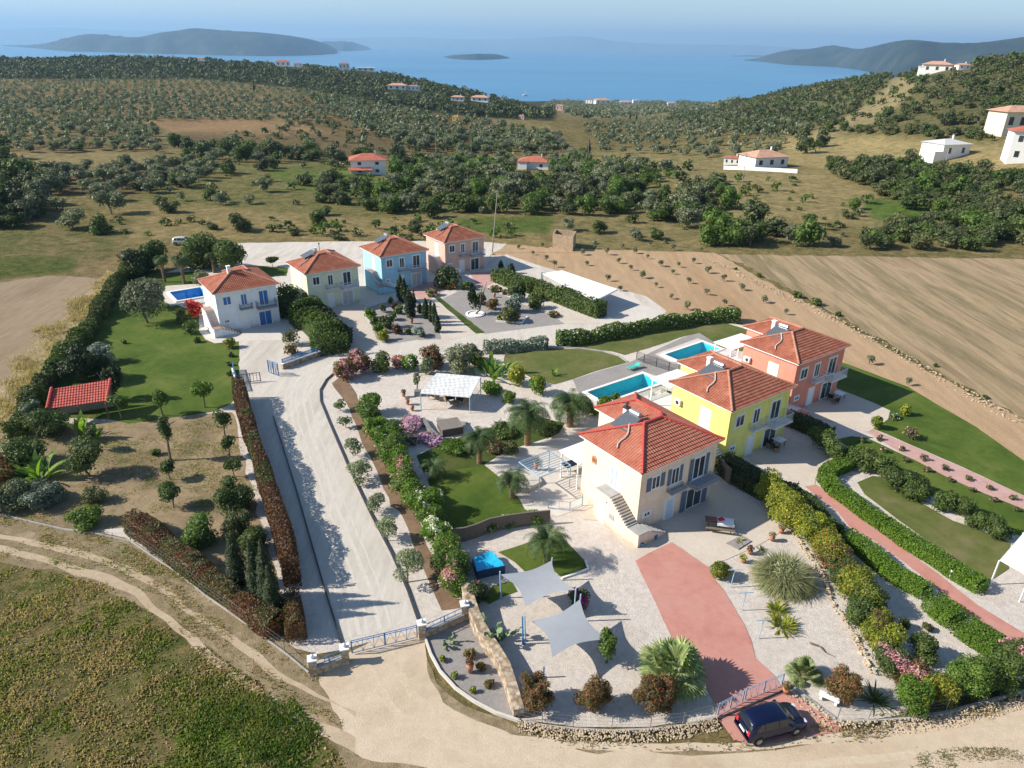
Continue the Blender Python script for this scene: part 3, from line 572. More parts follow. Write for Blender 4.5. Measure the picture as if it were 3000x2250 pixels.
def solid(mb,pts3,pts3b):
    n_=len(pts3);mb.face(pts3[::-1]);mb.face(pts3b)
    for i in range(n_): j=(i+1)%n_;mb.face([pts3[i],pts3[j],pts3b[j],pts3b[i]])
def villa(label,fl,E,Wd,D,wx0,Dt,wall,wall2,frame,tile,cap,style,name='villa',mat_label=None):
    k=.42;o3=Vector((*G(*fl,E),0));ins=.4
    root=empty(name,tuple(o3),ang,label=label,cat='house')
    # walls (footprint inset from the eaves)
    x0,x1,y0,y1=ins,Wd-ins,ins,D-ins
    fp=[(x0,y0),(x1,y0),(x1,Dt-ins),(wx0+ins,Dt-ins),(wx0+ins,y1),(x0,y1)]
    mb=MB();mb.prism(fp,-.1,E-.02);wl=mb.build('wall',wall,root)
    # roof
    h=k*D/2;w=(Wd-wx0)/2;h2=k*w;e=E
    A=(0,0,e);B=(Wd,0,e);C_=(Wd,Dt,e);Dp=(wx0,Dt,e);Ep=(wx0,D,e);Fp=(0,D,e)
    R1=(D/2,D/2,e+h);R2=(Wd-D/2,D/2,e+h);R3=(Wd-w,D-w,e+h2);R4=(Wd-w,Dt-w,e+h2)
    rf=link('roof',roof_mesh([[A,B,R2,R1],[Fp,A,R1],[Fp,R1,R2,R3,Ep],[B,C_,R4,R3,R2],[C_,Dp,R4],[Dp,Ep,R3,R4]],tile),root)
    mb=MB()
    for p,q in ((A,R1),(B,R2),(Fp,R1),(R1,R2),(R2,R3),(R3,R4),(C_,R4),(Dp,R4)): caps(mb,(p[0],p[1],p[2]+.06),(q[0],q[1],q[2]+.06))
    mb.build('ridge_cap',cap,rf)
    if style.get('border'):
        pass
    mb=MB();op=[(0,0),(Wd,0),(Wd,Dt),(wx0,Dt),(wx0,D),(0,D)];mb.prism([(.05,.05),(Wd-.05,.05),(Wd-.05,Dt-.05),(wx0+.05,Dt-.05),(wx0+.05,D-.05),(.05,D-.05)],e-.16,e-.012)
    mb.build('fascia',style.get('fascia',WHITE),rf)
    # facade local frame: origin at the front left wall corner
    fr=empty('facade',(x0,y0,0));fr.parent=root
    # parts are parented straight to the villa, so shift them by hand
    class Off: pass
    def put(fn,*a,**kw):
        before=set(bpy.data.objects);fn(*a,**kw)
        for ob in set(bpy.data.objects)-before:
            if ob.parent is root: ob.location=(x0,y0,0)
    s=(Wd-2*ins)/9.6;S=lambda v:v*s;sur=style.get('sur',FRAMEW);gl=style.get('glass',GLASS);sh=style.get('shutter')
    zb=3.15
    closed=style.get('closed')
    put(opening,'window',root,S(1.0) if not sh else S(1.3),S(2.3) if not sh else S(2.35),4.05,5.35,frame,closed or gl,sur=sur,fillname='shutter' if closed else 'pane')
    put(opening,'balcony_door',root,S(3.75),S(4.75),3.65,5.35,frame,closed or gl,sur=sur,fillname='shutter' if closed else 'pane')
    put(opening,'balcony_door',root,S(6.6),S(8.15),zb,5.4,frame,closed or gl,sur=sur,fillname='shutter' if closed else 'pane')
    put(opening,'patio_door',root,S(6.2),S(8.3),.02,2.25,frame,closed or style.get('patio',gl),sur=sur,panes=style.get('pp',2),fillname='shutter' if closed else 'pane')
    put(opening,'window',root,S(.75),S(1.55),1.45,1.95,frame,gl,sur=sur)
    put(opening,'door',root,S(3.45),S(4.55),.02,2.25,frame,style.get('door',WHITEM),sur=sur,panes=1,fw=.12,fillname='door_panel')
    if sh:
        put(shutters,root,S(1.3),S(2.35),4.05,5.35,sh);put(shutters,root,S(3.75),S(4.75),3.75,5.35,sh,w=.42);put(shutters,root,S(6.6),S(8.15),zb,5.4,sh,w=.5)
        put(shutters,root,S(6.2),S(8.3),.02,2.25,sh,w=.7)
    put(balcony,root,S(3.35),S(5.35),3.25,.7,style['slab'],style['rail'],h=style.get('rh',.6));put(balcony,root,S(5.95),S(9.1),3.0,1.25,style['slab'],style['rail'],h=style.get('rh',.95))
    # left wall: entrance at the head of the outside stair
    put(opening,'door',root,2.35,3.5,3.12,5.25,frame,style.get('door',WHITEM),side=True,panes=2,fw=.12,sur=sur,fillname='door_panel')
    # stair: flight along the left wall, low landing at the corner, second flight along the front
    w_=1.25;mb=MB();X0=x0-w_;zl=3.0;ys=y0+2.2;ye=y0-.1;z1=1.25
    mb.box(X0,x0-.002,ys,ys+1.9,-.1,zl)
    mb.box(X0,x0-.002,y0-w_-.25,ye,-.1,z1)
    nst=11
    for i in range(nst): mb.box(X0,x0-.002,ye+(ys-ye)*i/nst,ye+(ys-ye)*(i+1)/nst,-.1,z1+(zl-z1)*(i+.5)/nst)
    m2=7;xe=x0+2.5
    for i in range(m2): mb.box(x0-.002+(xe-x0)*i/m2,x0-.002+(xe-x0)*(i+1)/m2,y0-w_-.25,y0-.25,-.1,z1-(z1-.0)*(i+.7)/m2)
    st=mb.build('staircase',style.get('stairwall',wall2),root)
    mb=MB()
    for i in range(nst): z=z1+(zl-z1)*(i+.5)/nst;mb.box(X0+.08,x0-.05,ye+(ys-ye)*i/nst-.03,ye+(ys-ye)*(i+1)/nst-.02,z+.003,z+.045)
    for i in range(m2): z=z1-z1*(i+.7)/m2;mb.box(x0+(xe-x0)*i/m2+.02,x0+(xe-x0)*(i+1)/m2+.03,y0-w_-.2,y0-.3,z+.003,z+.045)
    mb.box(X0+.03,x0-.03,ys+.02,ys+1.87,zl+.003,zl+.04);mb.box(X0+.03,x0-.03,y0-w_-.22,ye-.04,z1+.003,z1+.04)
    mb.build('step',style.get('tread',GREYC),st)
    if style.get('stairrail'):
        mb=MB();rl=style['stairrail']
        P1=[(X0+.06,ys+1.85,zl),(X0+.06,ys,zl),(X0+.06,ye,z1),(X0+.06,y0-w_-.2,z1),(x0,y0-w_-.2,z1),(xe,y0-w_-.2,.1)]
        for i in range(len(P1)-1):
            a=Vector(P1[i]);b_=Vector(P1[i+1]);mb.bar(a+Vector((0,0,.9)),b_+Vector((0,0,.9)),.05,.05);kk=max(1,int((b_-a).length/.18))
            for j in range(kk+1): q=a+(b_-a)*(j/kk);mb.bar(q,q+Vector((0,0,.9)),.025,.025)
        mb.build('railing',rl,st)
    for o in style.get('extra',[]): o(root,x0,y0,Wd,D,E,wx0,Dt)
    bpy.data.objects.remove(fr);return root
TANK=plain('brushed_steel',(.5,.52,.55),.3,.08,2,0,.7);PANEL=plain('solar_panel',(.10,.115,.13),.2,.1,3,0,0,.6)
def roofz(x,y,E,D,k=.42): return E+k*min(x,y,D-y if y>D/2 else y)+.05
def ex_chimney(lx,ly,z,h,mat,capm=None):
    def f(root,x0,y0,Wd,D,E,wx0,Dt):
        mb=MB();mb.box(lx-.22,lx+.22,ly-.22,ly+.22,z-.8,z+h);c_=mb.build('chimney',mat,root);mb=MB();mb.box(lx-.28,lx+.28,ly-.28,ly+.28,z+h,z+h+.12)
        if capm: mb.tube((lx,ly,z+h+.1),(lx,ly,z+h+.5),.1);mb.tube((lx,ly,z+h+.5),(lx,ly,z+h+.6),.24,.05)
        mb.build('chimney_cap',capm or mat,c_)
    return f
def ex_solar(lx,ly,z,tw=True,flip=1):
    def f(root,x0,y0,Wd,D,E,wx0,Dt):
        b=empty('solar_heater',(lx,ly,z));b.parent=root
        mb=MB();mb.tube((.35,-.55,.55),(.35,.6,.55),.27,n=16);mb.build('water_tank',TANK,b,smooth=False)
        mb=MB();p=[(.1,-.9,.42),(.1,1.,.42),(-1.75,1.,-.28),(-1.75,-.9,-.28)];solid(mb,[(x,y,zz-.08) for x,y,zz in p],p);mb.build('solar_panel',PANEL,b)
        mb=MB()
        for yy_ in (-.45,.5):
            mb.bar((.35,yy_,.3),(.35,yy_,-.6),.05,.05);mb.bar((.35,yy_,.25),(-.6,yy_,-.4),.05,.05)
        mb.build('stand',TANK,b)
        # lagged pipe running down the left slope
        mb=MB();pts=[]
        for i in range(9):
            t=i/8;px=lx-.2-(lx-.9)*t;py=ly-.4-1.5*t+.22*math.sin(t*9);pts.append((px,py,roofz(px,py,E,D)+.1))
        mb.poly(pts,6,.07);mb.build('lagged_pipe',plain('pipe_lagging',(.55,.5,.44),.6,.25,4),root)
    return f
def ex_ac(y,z):
    def f(root,x0,y0,Wd,D,E,wx0,Dt):
        mb=MB();mb.box(x0-.36,x0-.03,y0+y,y0+y+.9,z,z+.6);a=mb.build('air_conditioner',WHITEM,root)
        mb=MB();mb.mi=0;mb.tube((x0-.375,y0+y+.35,z+.3),(x0-.36,y0+y+.35,z+.3),.22,n=14);mb.build('fan_grille',DARKM,a)
    return f
def ex_slab(xa,xb,ya,yb,z,mat,posts=()):
    def f(root,x0,y0,Wd,D,E,wx0,Dt):
        mb=MB();mb.box(xa,xb,ya,yb,z-.12,z);
        mb.build('terrace_roof',mat,root);mb=MB()
        for px,py in posts: mb=MB();mb.bar((px,py,0),(px,py,z-.125),.12,.12);mb.build('post',mat,root)
    return f
def ex_terrace(xa,xb,ya,yb,z,wallm,rail):
    def f(root,x0,y0,Wd,D,E,wx0,Dt):
        mb=MB();mb.box(xa,xb,ya,yb,-.1,z);t=mb.build('terrace',wallm,root);mb=MB()
        P1=[(xa+.05,ya+.05),(xa+.05,yb-.05),(xb-.05,yb-.05)]
        for i in range(2):
            (a,b_),(c_,d)=P1[i],P1[i+1];mb.bar((a,b_,z+.95),(c_,d,z+.95),.06,.06);k=int(math.hypot(c_-a,d-b_)/.18)
            for j in range(k+1): mb.bar((a+(c_-a)*j/k,b_+(d-b_)*j/k,z),(a+(c_-a)*j/k,b_+(d-b_)*j/k,z+.95),.03,.03)
        mb.build('railing',rail,t)
    return f
def paint(nm,col):
    m,n,b=newmat('plaster_'+nm);tc=N(n,'ShaderNodeTexCoord');mp=N(n,'ShaderNodeMapping');mp.inputs['Scale'].default_value=(2.2,2.2,.25);n.links.new(tc.outputs['Object'],mp.inputs[0])
    a=noise(n,.8,5,.7,tc.outputs['Object']);st=noise(n,1.5,6,.75,mp.outputs[0]);o=mix(n,1.,ramp(n,a.outputs[0],[(.3,sc3(col,.9)),(.7,sc3(col,1.06))]).outputs[0],ramp(n,st.outputs[0],[(.32,(.84,.82,.78)),(.5,(1,1,1))]).outputs[0],'MULTIPLY')
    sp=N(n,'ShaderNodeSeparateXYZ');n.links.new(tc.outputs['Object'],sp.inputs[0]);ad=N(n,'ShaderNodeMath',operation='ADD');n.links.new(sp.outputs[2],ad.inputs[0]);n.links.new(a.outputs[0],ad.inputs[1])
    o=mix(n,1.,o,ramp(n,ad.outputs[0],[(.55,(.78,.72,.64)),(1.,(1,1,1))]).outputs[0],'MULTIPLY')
    n.links.new(o,b.inputs['Base Color']);b.inputs['Roughness'].default_value=.9;bump(n,a.outputs[0],.1,.03,b);return m
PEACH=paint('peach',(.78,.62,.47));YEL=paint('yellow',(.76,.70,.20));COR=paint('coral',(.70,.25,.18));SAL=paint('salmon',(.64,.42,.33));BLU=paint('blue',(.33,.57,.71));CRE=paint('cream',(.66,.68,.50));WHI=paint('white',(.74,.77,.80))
GREYSH=plain('grey_blue_shutter',(.13,.17,.24),.6,.1,3);BLUESH=plain('blue_shutter',(.045,.15,.40),.55,.08,3)
SLABG=plain('balcony_slab_grey',(.3,.31,.34),.8,.1);SLABW=plain('balcony_slab_white',(.62,.62,.62),.7,.08)
RAILT=plain('pale_rail',(.55,.57,.6),.5,.05)
z6=lambda a,b:((1600+a/3.318)*.7373,(1100+b/3.318)*.7373)
z7=lambda a,b:((1900+a/3.016)*.7373,(850+b/3.016)*.7373)
z4=lambda a,b:((500+a/3.687)*.7373,(600+b/3.687)*.7373)
z5=lambda a,b:((1000+a/3.687)*.7373,(600+b/3.687)*.7373)
def ex_peach(root,x0,y0,Wd,D,E,wx0,Dt):
    # arched wall niche, meter box, store door under the landing, climbing trunk
    mb=MB();mb.tube((x0-.05,y0+5.75,4.75),(x0-.002,y0+5.75,4.75),.3,n=14);mb.box(x0-.05,x0-.002,y0+5.45,y0+6.05,4.25,4.75);mb.build('wall_niche',TERR,root)
    mb=MB();mb.box(x0-1.29,x0-1.252,y0+2.6,y0+3.5,.02,2.1);mb.build('store_door',WHITEM,root)
    mb=MB();mb.box(x0-1.29,x0-1.252,y0+1.5,y0+2.1,1.0,1.5);mb.build('meter_box',GREYC,root)
    mb=MB();mb.box(x0-1.285,x0-1.252,y0+2.45,y0+2.6,2.3,2.4);mb.build('wall_lamp',DARKM,root)
villa('peach villa with grey blue shutters and bright red painted roof ridges',z6(935,965),6.45,10.35,8.1,4.7,11.3,PEACH,PEACH,FRAMEW,M_TILE2,M_CAPR,
 dict(shutter=GREYSH,slab=SLABG,rail=SLABG,rh=.25,door=plain('pale_blue_door',(.5,.6,.7),.5,.05),tread=GREYC,stairrail=None,patio=GLASS,
 extra=[ex_chimney(4.75,7.0,7.3,.95,WHITE,DARKM),ex_solar(4.2,5.6,7.8),ex_slab(.5,4.9,8.2,11.2,3.1,WHITE,((.7,11.0),(4.6,11.0),(.7,8.6))),ex_peach]))
villa('yellow villa with white doors in the middle of the front row',z7(740,1078),6.45,10.5,8.3,4.7,11.5,YEL,YEL,FRAMEW,M_TILE,M_CAP,
 dict(slab=SLABW,rail=RAILT,tread=SLABW,stairrail=None,extra=[ex_chimney(4.75,7.1,7.3,1.15,WHITE),ex_solar(4.2,5.6,7.8),ex_ac(6.1,4.3),ex_slab(.5,4.8,8.3,11.3,5.6,WHITE,((.7,11.1),(4.5,11.1))),ex_terrace(-1.0,4.9,8.0,12.6,2.2,SLABW,WHITEM)]))
villa('coral red villa beside the ploughed field, farthest of the front row',z7(1330,660),6.45,10.4,8.1,4.7,11.3,COR,COR,FRAMEW,M_TILE,M_CAP,
 dict(slab=SLABW,rail=WHITEM,tread=SLABW,stairrail=None,extra=[ex_chimney(4.75,7.0,7.3,1.15,WHITE),ex_solar(4.2,5.5,7.8),ex_ac(6.0,4.3),ex_slab(-.6,4.7,8.4,11.4,5.5,WHITE,((-.4,8.8),(-.4,11.2),(4.4,11.2))),ex_terrace(-1.2,4.9,8.0,12.6,2.2,SLABW,WHITEM)]))
villa('white villa with closed blue shutters beside the swimming pool',z4(450,968),6.1,9.45,8.0,4.2,10.6,WHI,WHI,FRAMEW,M_TILE,M_CAP,
 dict(closed=BLUESH,slab=SLABG,rail=plain('balcony_rail_grey',(.16,.18,.2),.5,.05),tread=plain('brown_tread',(.3,.2,.15),.8,.1),stairrail=None,extra=[ex_chimney(3.6,3.9,7.7,.9,WHITE)]))
villa('pale cream villa between the white villa and the light blue villa',z4(1445,755),6.1,9.3,8.0,4.2,10.6,CRE,CRE,FRAMEW,M_TILE,M_CAP,
 dict(slab=SLABW,rail=RAILT,tread=SLABW,patio=CURT,extra=[ex_chimney(4.2,6.0,7.3,1.0,WHITE),ex_solar(3.6,5.4,7.65)]))
villa('light blue villa with red tiled roof behind the cypress garden',z5(415,568),6.1,9.35,8.0,4.2,10.6,BLU,BLU,FRAMEW,M_TILE,M_CAP,
 dict(slab=SLABG,rail=RAILT,tread=plain('brown_tread',(.3,.2,.15),.8,.1),patio=CURT,stairrail=RAILT,extra=[ex_solar(3.7,5.4,7.65)]))
villa('salmon pink villa at the far end of the back row',z5(1110,412),6.1,9.2,7.7,4.2,10.3,SAL,SAL,FRAMEW,M_TILE,M_CAP,
 dict(slab=SLABG,rail=RAILT,tread=SLABW,patio=GLASS,stairrail=RAILT,extra=[ex_solar(3.6,5.2,7.65)]))
# ---------------- distant houses ----------------
ROOFD=plain('distant_tiles',(.42,.13,.08),.8,.2,.6);ROOFP=plain('pale_tiles',(.52,.3,.2),.8,.2,.6)
RECT=[]
def far_house(label,u,v,wpx,hpx,dep=.8,rz=0,wall=WHITE,roofm=ROOFD,pitch=.35,flat=False,wins=3,extra=None,storeys=1,sink=.6):
    RECT.append((u,v,wpx,hpx));x,y,z=TG(u,v);f=y*math.cos(P)-(z-H)*math.sin(P);w=wpx*f/F;h=hpx*f/F*1.02;d=w*dep
    root=empty('distant_house',(x,y,z-.1),rz,label=label,cat='house')
    mb=MB();mb.box(-w/2,w/2,0,d,-sink*3,h);mb.build('wall',wall,root)
    o=w*.05
    if flat:
        mb=MB();mb.box(-w/2-o,w/2+o,-o,d+o,h+.01,h+.25);mb.build('roof',roofm,root)
    else:
        a=(-w/2-o,-o,h);b=(w/2+o,-o,h);c_=(w/2+o,d+o,h);e=(-w/2-o,d+o,h);m_=min(w,d)/2+o;k=h+pitch*m_
        mb=MB()
        if w>=d: r1=(-w/2-o+m_,d/2,k);r2=(w/2+o-m_,d/2,k);fs=[[a,b,r2,r1],[b,c_,r2],[c_,e,r1,r2],[e,a,r1]]
        else: r1=(0,-o+m_,k);r2=(0,d+o-m_,k);fs=[[a,b,r1],[b,c_,r2,r1],[c_,e,r2],[e,a,r1,r2]]
        for q in fs: mb.face(q)
        mb.face([e,c_,b,a]);mb.build('roof',roofm,root)
    for s_ in range(storeys):
        zz=h*(s_+.35)/storeys;hh=h/storeys*.4
        for k in range(wins):
            xc=-w/2+w*(k+.5)/wins;mb=MB();mb.box(xc-w*.05,xc+w*.05,-.06,.02,zz,zz+hh);mb.build('window',GLASS,root)
    mb=MB();mb.box(w*.2,w*.2+.5,d*.5,d*.5+.5,h,h+w*.16+.6);mb.build('chimney',wall,root)
    if extra: extra(root,w,d,h)
    return root
def ex_lower(xa,xb,ya,yb,z,m):      # a lower lean-to roof beside a house
    def f(root,w,d,h):
        mb=MB();p=[(w*xa,d*ya,h*z*.82),(w*xb,d*ya,h*z*.82),(w*xb,d*yb,h*z),(w*xa,d*yb,h*z)];solid(mb,[(x,y,q-.15) for x,y,q in p],p);mb.build('lean_to_roof',m,root)
        for x in (xa,xb): mb=MB();mb.bar((w*x,d*ya+.1,-1),(w*x,d*ya+.1,h*z*.82-.15),.2,.2);mb.build('post',WHITE,root)
    return f
def ex_wing(xa,xb,ya,yb,z,wall,m):
    def f(root,w,d,h):
        mb=MB();mb.box(w*xa,w*xb,d*ya,d*yb,-2,h*z);mb.build('wing',wall,root);mb=MB();mb.box(w*xa-.3,w*xb+.3,d*ya-.3,d*yb,h*z+.01,h*z+.3);mb.build('wing_roof',m,root)
    return f
DH='distant_house'
far_house('white two storey house with red roof left of the valley centre',797,377,74,30,.75,rad(12),storeys=2,wins=2,extra=ex_lower(-.58,.1,-.35,0,.5,ROOFD))
far_house('small red roofed white house among the trees in the valley centre',1152,366,66,16,.7,rad(-8),wins=2,extra=ex_wing(-.5,-.2,-.25,0,1.,WHITE,ROOFD))
far_house('white bungalow with orange tiled roof behind a low white wall',1665,364,84,24,.7,rad(20),roofm=ROOFP,wins=3)
far_house('small white house with pale flat pitched roof on the dry field',2062,341,74,28,.8,rad(18),roofm=plain('pale_grey_roof',(.55,.55,.53),.7,.1),pitch=.25,wins=2,extra=ex_wing(-.78,-.5,.0,.6,.45,WHITE,WHITE))
far_house('cream house with tan roof at the right edge above the white block',2215,285,110,40,.5,rad(8),wall=plain('cream_wall',(.7,.62,.48),.8,.08),roofm=ROOFP,wins=4)
far_house('white two storey block at the right edge beside the road',2225,352,90,62,.6,rad(-20),storeys=2,roofm=ROOFD,wins=3)
far_house('white house with terrace on the crest of the right hill',2022,157,56,16,.6,rad(-25),roofm=ROOFP,wins=3,extra=ex_wing(-.62,-.5,0,.8,.7,WHITE,WHITE))
far_house('small pale house right of the white one on the hill crest',2083,150,26,9,.7,0,roofm=ROOFP,wins=2)
for i,(lb,u,v,w_,h_,rm,wl,fl_) in enumerate([
 ('small open shelter with red roof left of the white bungalow',1580,356,34,14,ROOFD,WHITE,False),
 ('row of white houses with red roofs on the left ridge',612,143,30,9,ROOFD,WHITE,False),
 ('low white house right of the row on the left ridge',644,144,18,6,ROOFD,WHITE,False),
 ('tall white house with red roof at the end of the left ridge',744,150,22,11,ROOFD,WHITE,False),
 ('flat roofed white building below the red roofed one on the ridge',790,154,36,7,WHITE,WHITE,True),
 ('small red roofed house half hidden on the left skyline',435,132,14,5,ROOFD,WHITE,False),
 ('pale brown roofed house in the dark wood',858,194,40,9,ROOFP,WHITE,False),
 ('whitish house beside the brown roofed one in the dark wood',893,196,26,9,plain('grey_brown_roof',(.25,.19,.16),.9,.2,.5),WHITE,False),
 ('white house among dark trees near the foot of the ridge',988,218,28,8,ROOFP,WHITE,False),
 ('red roofed white house lowest on the dark ridge',1036,220,38,9,ROOFP,WHITE,False),
 ('yellow walled house in the olive trees',984,262,14,10,ROOFP,plain('ochre_wall',(.6,.42,.14),.8,.1),False),
 ('pink house in the valley below the ridge',1126,258,12,8,ROOFP,plain('pink_wall',(.6,.4,.33),.8,.1),False),
 ('pinkish villa above the coastal plain',1208,239,16,10,ROOFP,plain('pink_wall',(.6,.4,.33),.8,.1),False),
 ('whitewashed beach building at the shore, leftmost',1272,224,14,8,ROOFD,WHITE,False),
 ('terracotta roofed beach building beside the whitewashed one',1303,224,34,7,ROOFP,WHITE,False),
 ('pair of low pale buildings on the shore right of centre',1352,226,26,5,ROOFP,WHITE,False),
 ('white cube house at the shore right of the low pair',1373,225,12,8,WHITE,WHITE,True),
 ('isolated small white house near the right end of the shore',1450,229,16,6,ROOFP,WHITE,False)]):
    far_house(lb,u,v,w_,h_,.5,rad((i*37)%40-20),wl,rm,flat=fl_,wins=3 if w_>20 else 2)
# ---------------- vegetation ----------------
def quads(c_,nrm,size,rng,asp=1.5):
    n_=len(c_);nrm=nrm/np.maximum(np.linalg.norm(nrm,axis=1,keepdims=True),1e-6)
    r_=rng.normal(size=(n_,3));a=np.cross(nrm,r_);a/=np.maximum(np.linalg.norm(a,axis=1,keepdims=True),1e-6);b=np.cross(nrm,a)
    s=size*rng.uniform(.6,1.4,(n_,1));a=a*s*.5*asp**.5;b=b*s*.5/asp**.5
    return np.stack([c_-a*.9-b*.4,c_+a*.1-b,c_+a+b*.3,c_-a*.2+b],1).reshape(-1,3)
def ico(n=1):
    bm=bmesh.new();bmesh.ops.create_icosphere(bm,subdivisions=n,radius=1);bm.verts.ensure_lookup_table()
    v=np.array([x.co[:] for x in bm.verts]);f=np.array([[y.index for y in x.verts] for x in bm.faces]);bm.free();return v,f
IV,IF=ico(1)
def cloud(L,n_,size,rng,core=.74,top=.25,spread=.8,asp=1.5,fuzz=.16):
    """leaf faces on and inside a set of lumps (cx,cy,cz,rx,ry,rz), with a leafy core in each"""
    L=np.array(L,float);ar=(L[:,3]*L[:,4]+L[:,4]*L[:,5]+L[:,3]*L[:,5]);k=rng.choice(len(L),n_,p=ar/ar.sum())
    d=rng.normal(size=(n_,3));d/=np.linalg.norm(d,axis=1,keepdims=True);low=d[:,2]<-.3;d[low,2]*=np.where(rng.random(low.sum())<.6,-1,1)
    r_=1-np.abs(rng.normal(0,fuzz,(n_,1)))+rng.random((n_,1))*.14
    c_=L[k,:3]+d*L[k,3:]*r_;c_[:,2]=np.maximum(c_[:,2],.03)
    nr=d+rng.normal(size=(n_,3))*spread;nr[:,2]+=top
    V=quads(c_,nr,size,rng,asp);Fq=np.arange(n_*4).reshape(n_,4)
    return V,Fq
def core_mesh(L,core,V,Fq):
    vs=[V];fs=[Fq];b=len(V)
    for l in L:
        v=IV*np.array(l[3:])*core*(1+.12*np.sin(IV[:,[1,2,0]]*7))+np.array(l[:3]);v[:,2]=np.maximum(v[:,2],.02);vs.append(v);fs.append(np.concatenate([IF,IF[:,2:3]],1)+b);b+=len(v)
    return vs,fs
def veg_mesh(name,L,n_,size,mats,rng,fl=0.,core=.74,flz=None,**kw):
    V,Fq=cloud(L,n_,size,rng,**kw);mi=(rng.random(n_)<fl).astype(int) if fl else np.zeros(n_,int)
    if fl and flz is not None:      # flowers gather in patches
        ctr=V.reshape(-1,4,3)[:,0];pn=vnoise(ctr[:,0]*1.,ctr[:,1]+ctr[:,2]*.7,flz,5);mi=((pn>1-fl*1.3)&(rng.random(n_)<.75)).astype(int)
    tv=[V];tf=list(Fq);
    if core:
        b=len(V);cv=[];cf=[]
        for l in L:
            v=IV*np.array(l[3:])*core*(1+.1*np.sin(IV[:,[1,2,0]]*5+l[0]))+np.array(l[:3]);v[:,2]=np.maximum(v[:,2],.02);cv.append(v);cf.append(IF+b);b+=len(v)
        cf=np.concatenate(cf);tv.append(np.concatenate(cv));mi=np.concatenate([mi,np.zeros(len(cf),int)])
    allv=np.concatenate(tv);me=bpy.data.meshes.new(name)
    nq=len(Fq);nt_=len(cf) if core else 0
    me.vertices.add(len(allv));me.vertices.foreach_set('co',allv.astype(np.float32).ravel())
    me.loops.add(nq*4+nt_*3);li=np.concatenate([Fq.ravel()]+([cf.ravel()] if core else []));me.loops.foreach_set('vertex_index',li.astype(np.int32))
    me.polygons.add(nq+nt_);ls=np.concatenate([np.arange(nq)*4,nq*4+np.arange(nt_)*3]);me.polygons.foreach_set('loop_start',ls.astype(np.int32));me.polygons.foreach_set('loop_total',np.concatenate([np.full(nq,4),np.full(nt_,3)]).astype(np.int32))
    for m in (mats if isinstance(mats,(list,tuple)) else [mats]): me.materials.append(m)
    me.polygons.foreach_set('material_index',mi.astype(np.int32));me.update();me.validate();return me
def lumps(rx,ry,h,z0,k,rng,lump=.45):
    o=[];
    for i in range(k):
        a=rng.random()*2*math.pi;r_=math.sqrt(rng.random())*(1-lump*.8);t=rng.uniform(lump*.45,1-lump*.45);w=math.sqrt(max(.05,1-(2*t-1)**2*.7))
        s=lump*rng.uniform(.75,1.25);o.append((rx*r_*w*math.cos(a),ry*r_*w*math.sin(a),z0+h*t,rx*s,ry*s,h*s*.5*rng.uniform(.8,1.2)*1.15))
    return o
L_OLIVE=leafm('olive_leaves',(.10,.12,.065),(.17,.19,.115),(.25,.27,.18),.2)
L_OLIVE2=leafm('young_olive_leaves',(.13,.17,.09),(.2,.24,.14),(.28,.32,.2),.25)
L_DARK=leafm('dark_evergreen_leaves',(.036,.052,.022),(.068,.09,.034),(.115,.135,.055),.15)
L_MAQ=leafm('maquis_leaves',(.055,.07,.026),(.10,.118,.045),(.155,.155,.07),.18)
L_GREEN=leafm('fresh_green_leaves',(.05,.10,.018),(.09,.155,.028),(.15,.22,.045),.3)
L_MID=leafm('mid_green_leaves',(.045,.075,.02),(.08,.12,.032),(.125,.165,.05),.25)
L_HEDGE=leafm('clipped_hedge_leaves',(.055,.115,.012),(.095,.175,.018),(.14,.23,.03),.25)
L_RED=leafm('red_brown_leaves',(.09,.045,.025),(.155,.065,.038),(.09,.10,.035),.2)
L_RUST=leafm('rusty_green_leaves',(.10,.09,.03),(.16,.12,.045),(.24,.10,.06),.25)
L_YG=leafm('yellow_green_leaves',(.13,.17,.02),(.22,.25,.03),(.36,.34,.05),.3)
L_CYP=leafm('cypress_leaves',(.013,.026,.009),(.027,.046,.016),(.045,.068,.024),.1)
L_PALM=leafm('palm_leaves',(.03,.062,.02),(.055,.10,.03),(.11,.15,.055),.2)
L_FAN=leafm('fan_palm_leaves',(.13,.18,.07),(.22,.28,.12),(.34,.38,.19),.25)
L_BAN=leafm('banana_leaves',(.10,.19,.03),(.16,.27,.045),(.26,.36,.08),.4)
L_DRY=leafm('dry_stems',(.2,.14,.08),(.32,.24,.14),(.4,.32,.2),.15)
L_BLUE=leafm('blue_green_leaves',(.10,.14,.11),(.16,.21,.17),(.24,.29,.24),.1)
F_PINK=leafm('pink_flowers',(.55,.2,.27),(.68,.33,.4),(.75,.5,.52),.3)
F_RED=leafm('red_flowers',(.5,.03,.03),(.65,.06,.06),(.7,.15,.12),.3)
F_WHITE=leafm('white_flowers',(.6,.6,.52),(.7,.7,.65),None,.3)
F_MAG=leafm('magenta_flowers',(.35,.03,.2),(.5,.06,.3),None,.3)
F_LILAC=leafm('lilac_flowers',(.42,.25,.5),(.6,.36,.62),(.7,.45,.6),.3)
F_YEL=leafm('yellow_leaves',(.5,.42,.03),(.65,.55,.06),None,.3)
TR=plain('trunk_grey',(.17,.13,.095),.9,.3,3,.5)
def leafsize(y): return max(.11,.0026*y)
SD=[100]
def rg(): SD[0]+=1;return np.random.default_rng(SD[0])
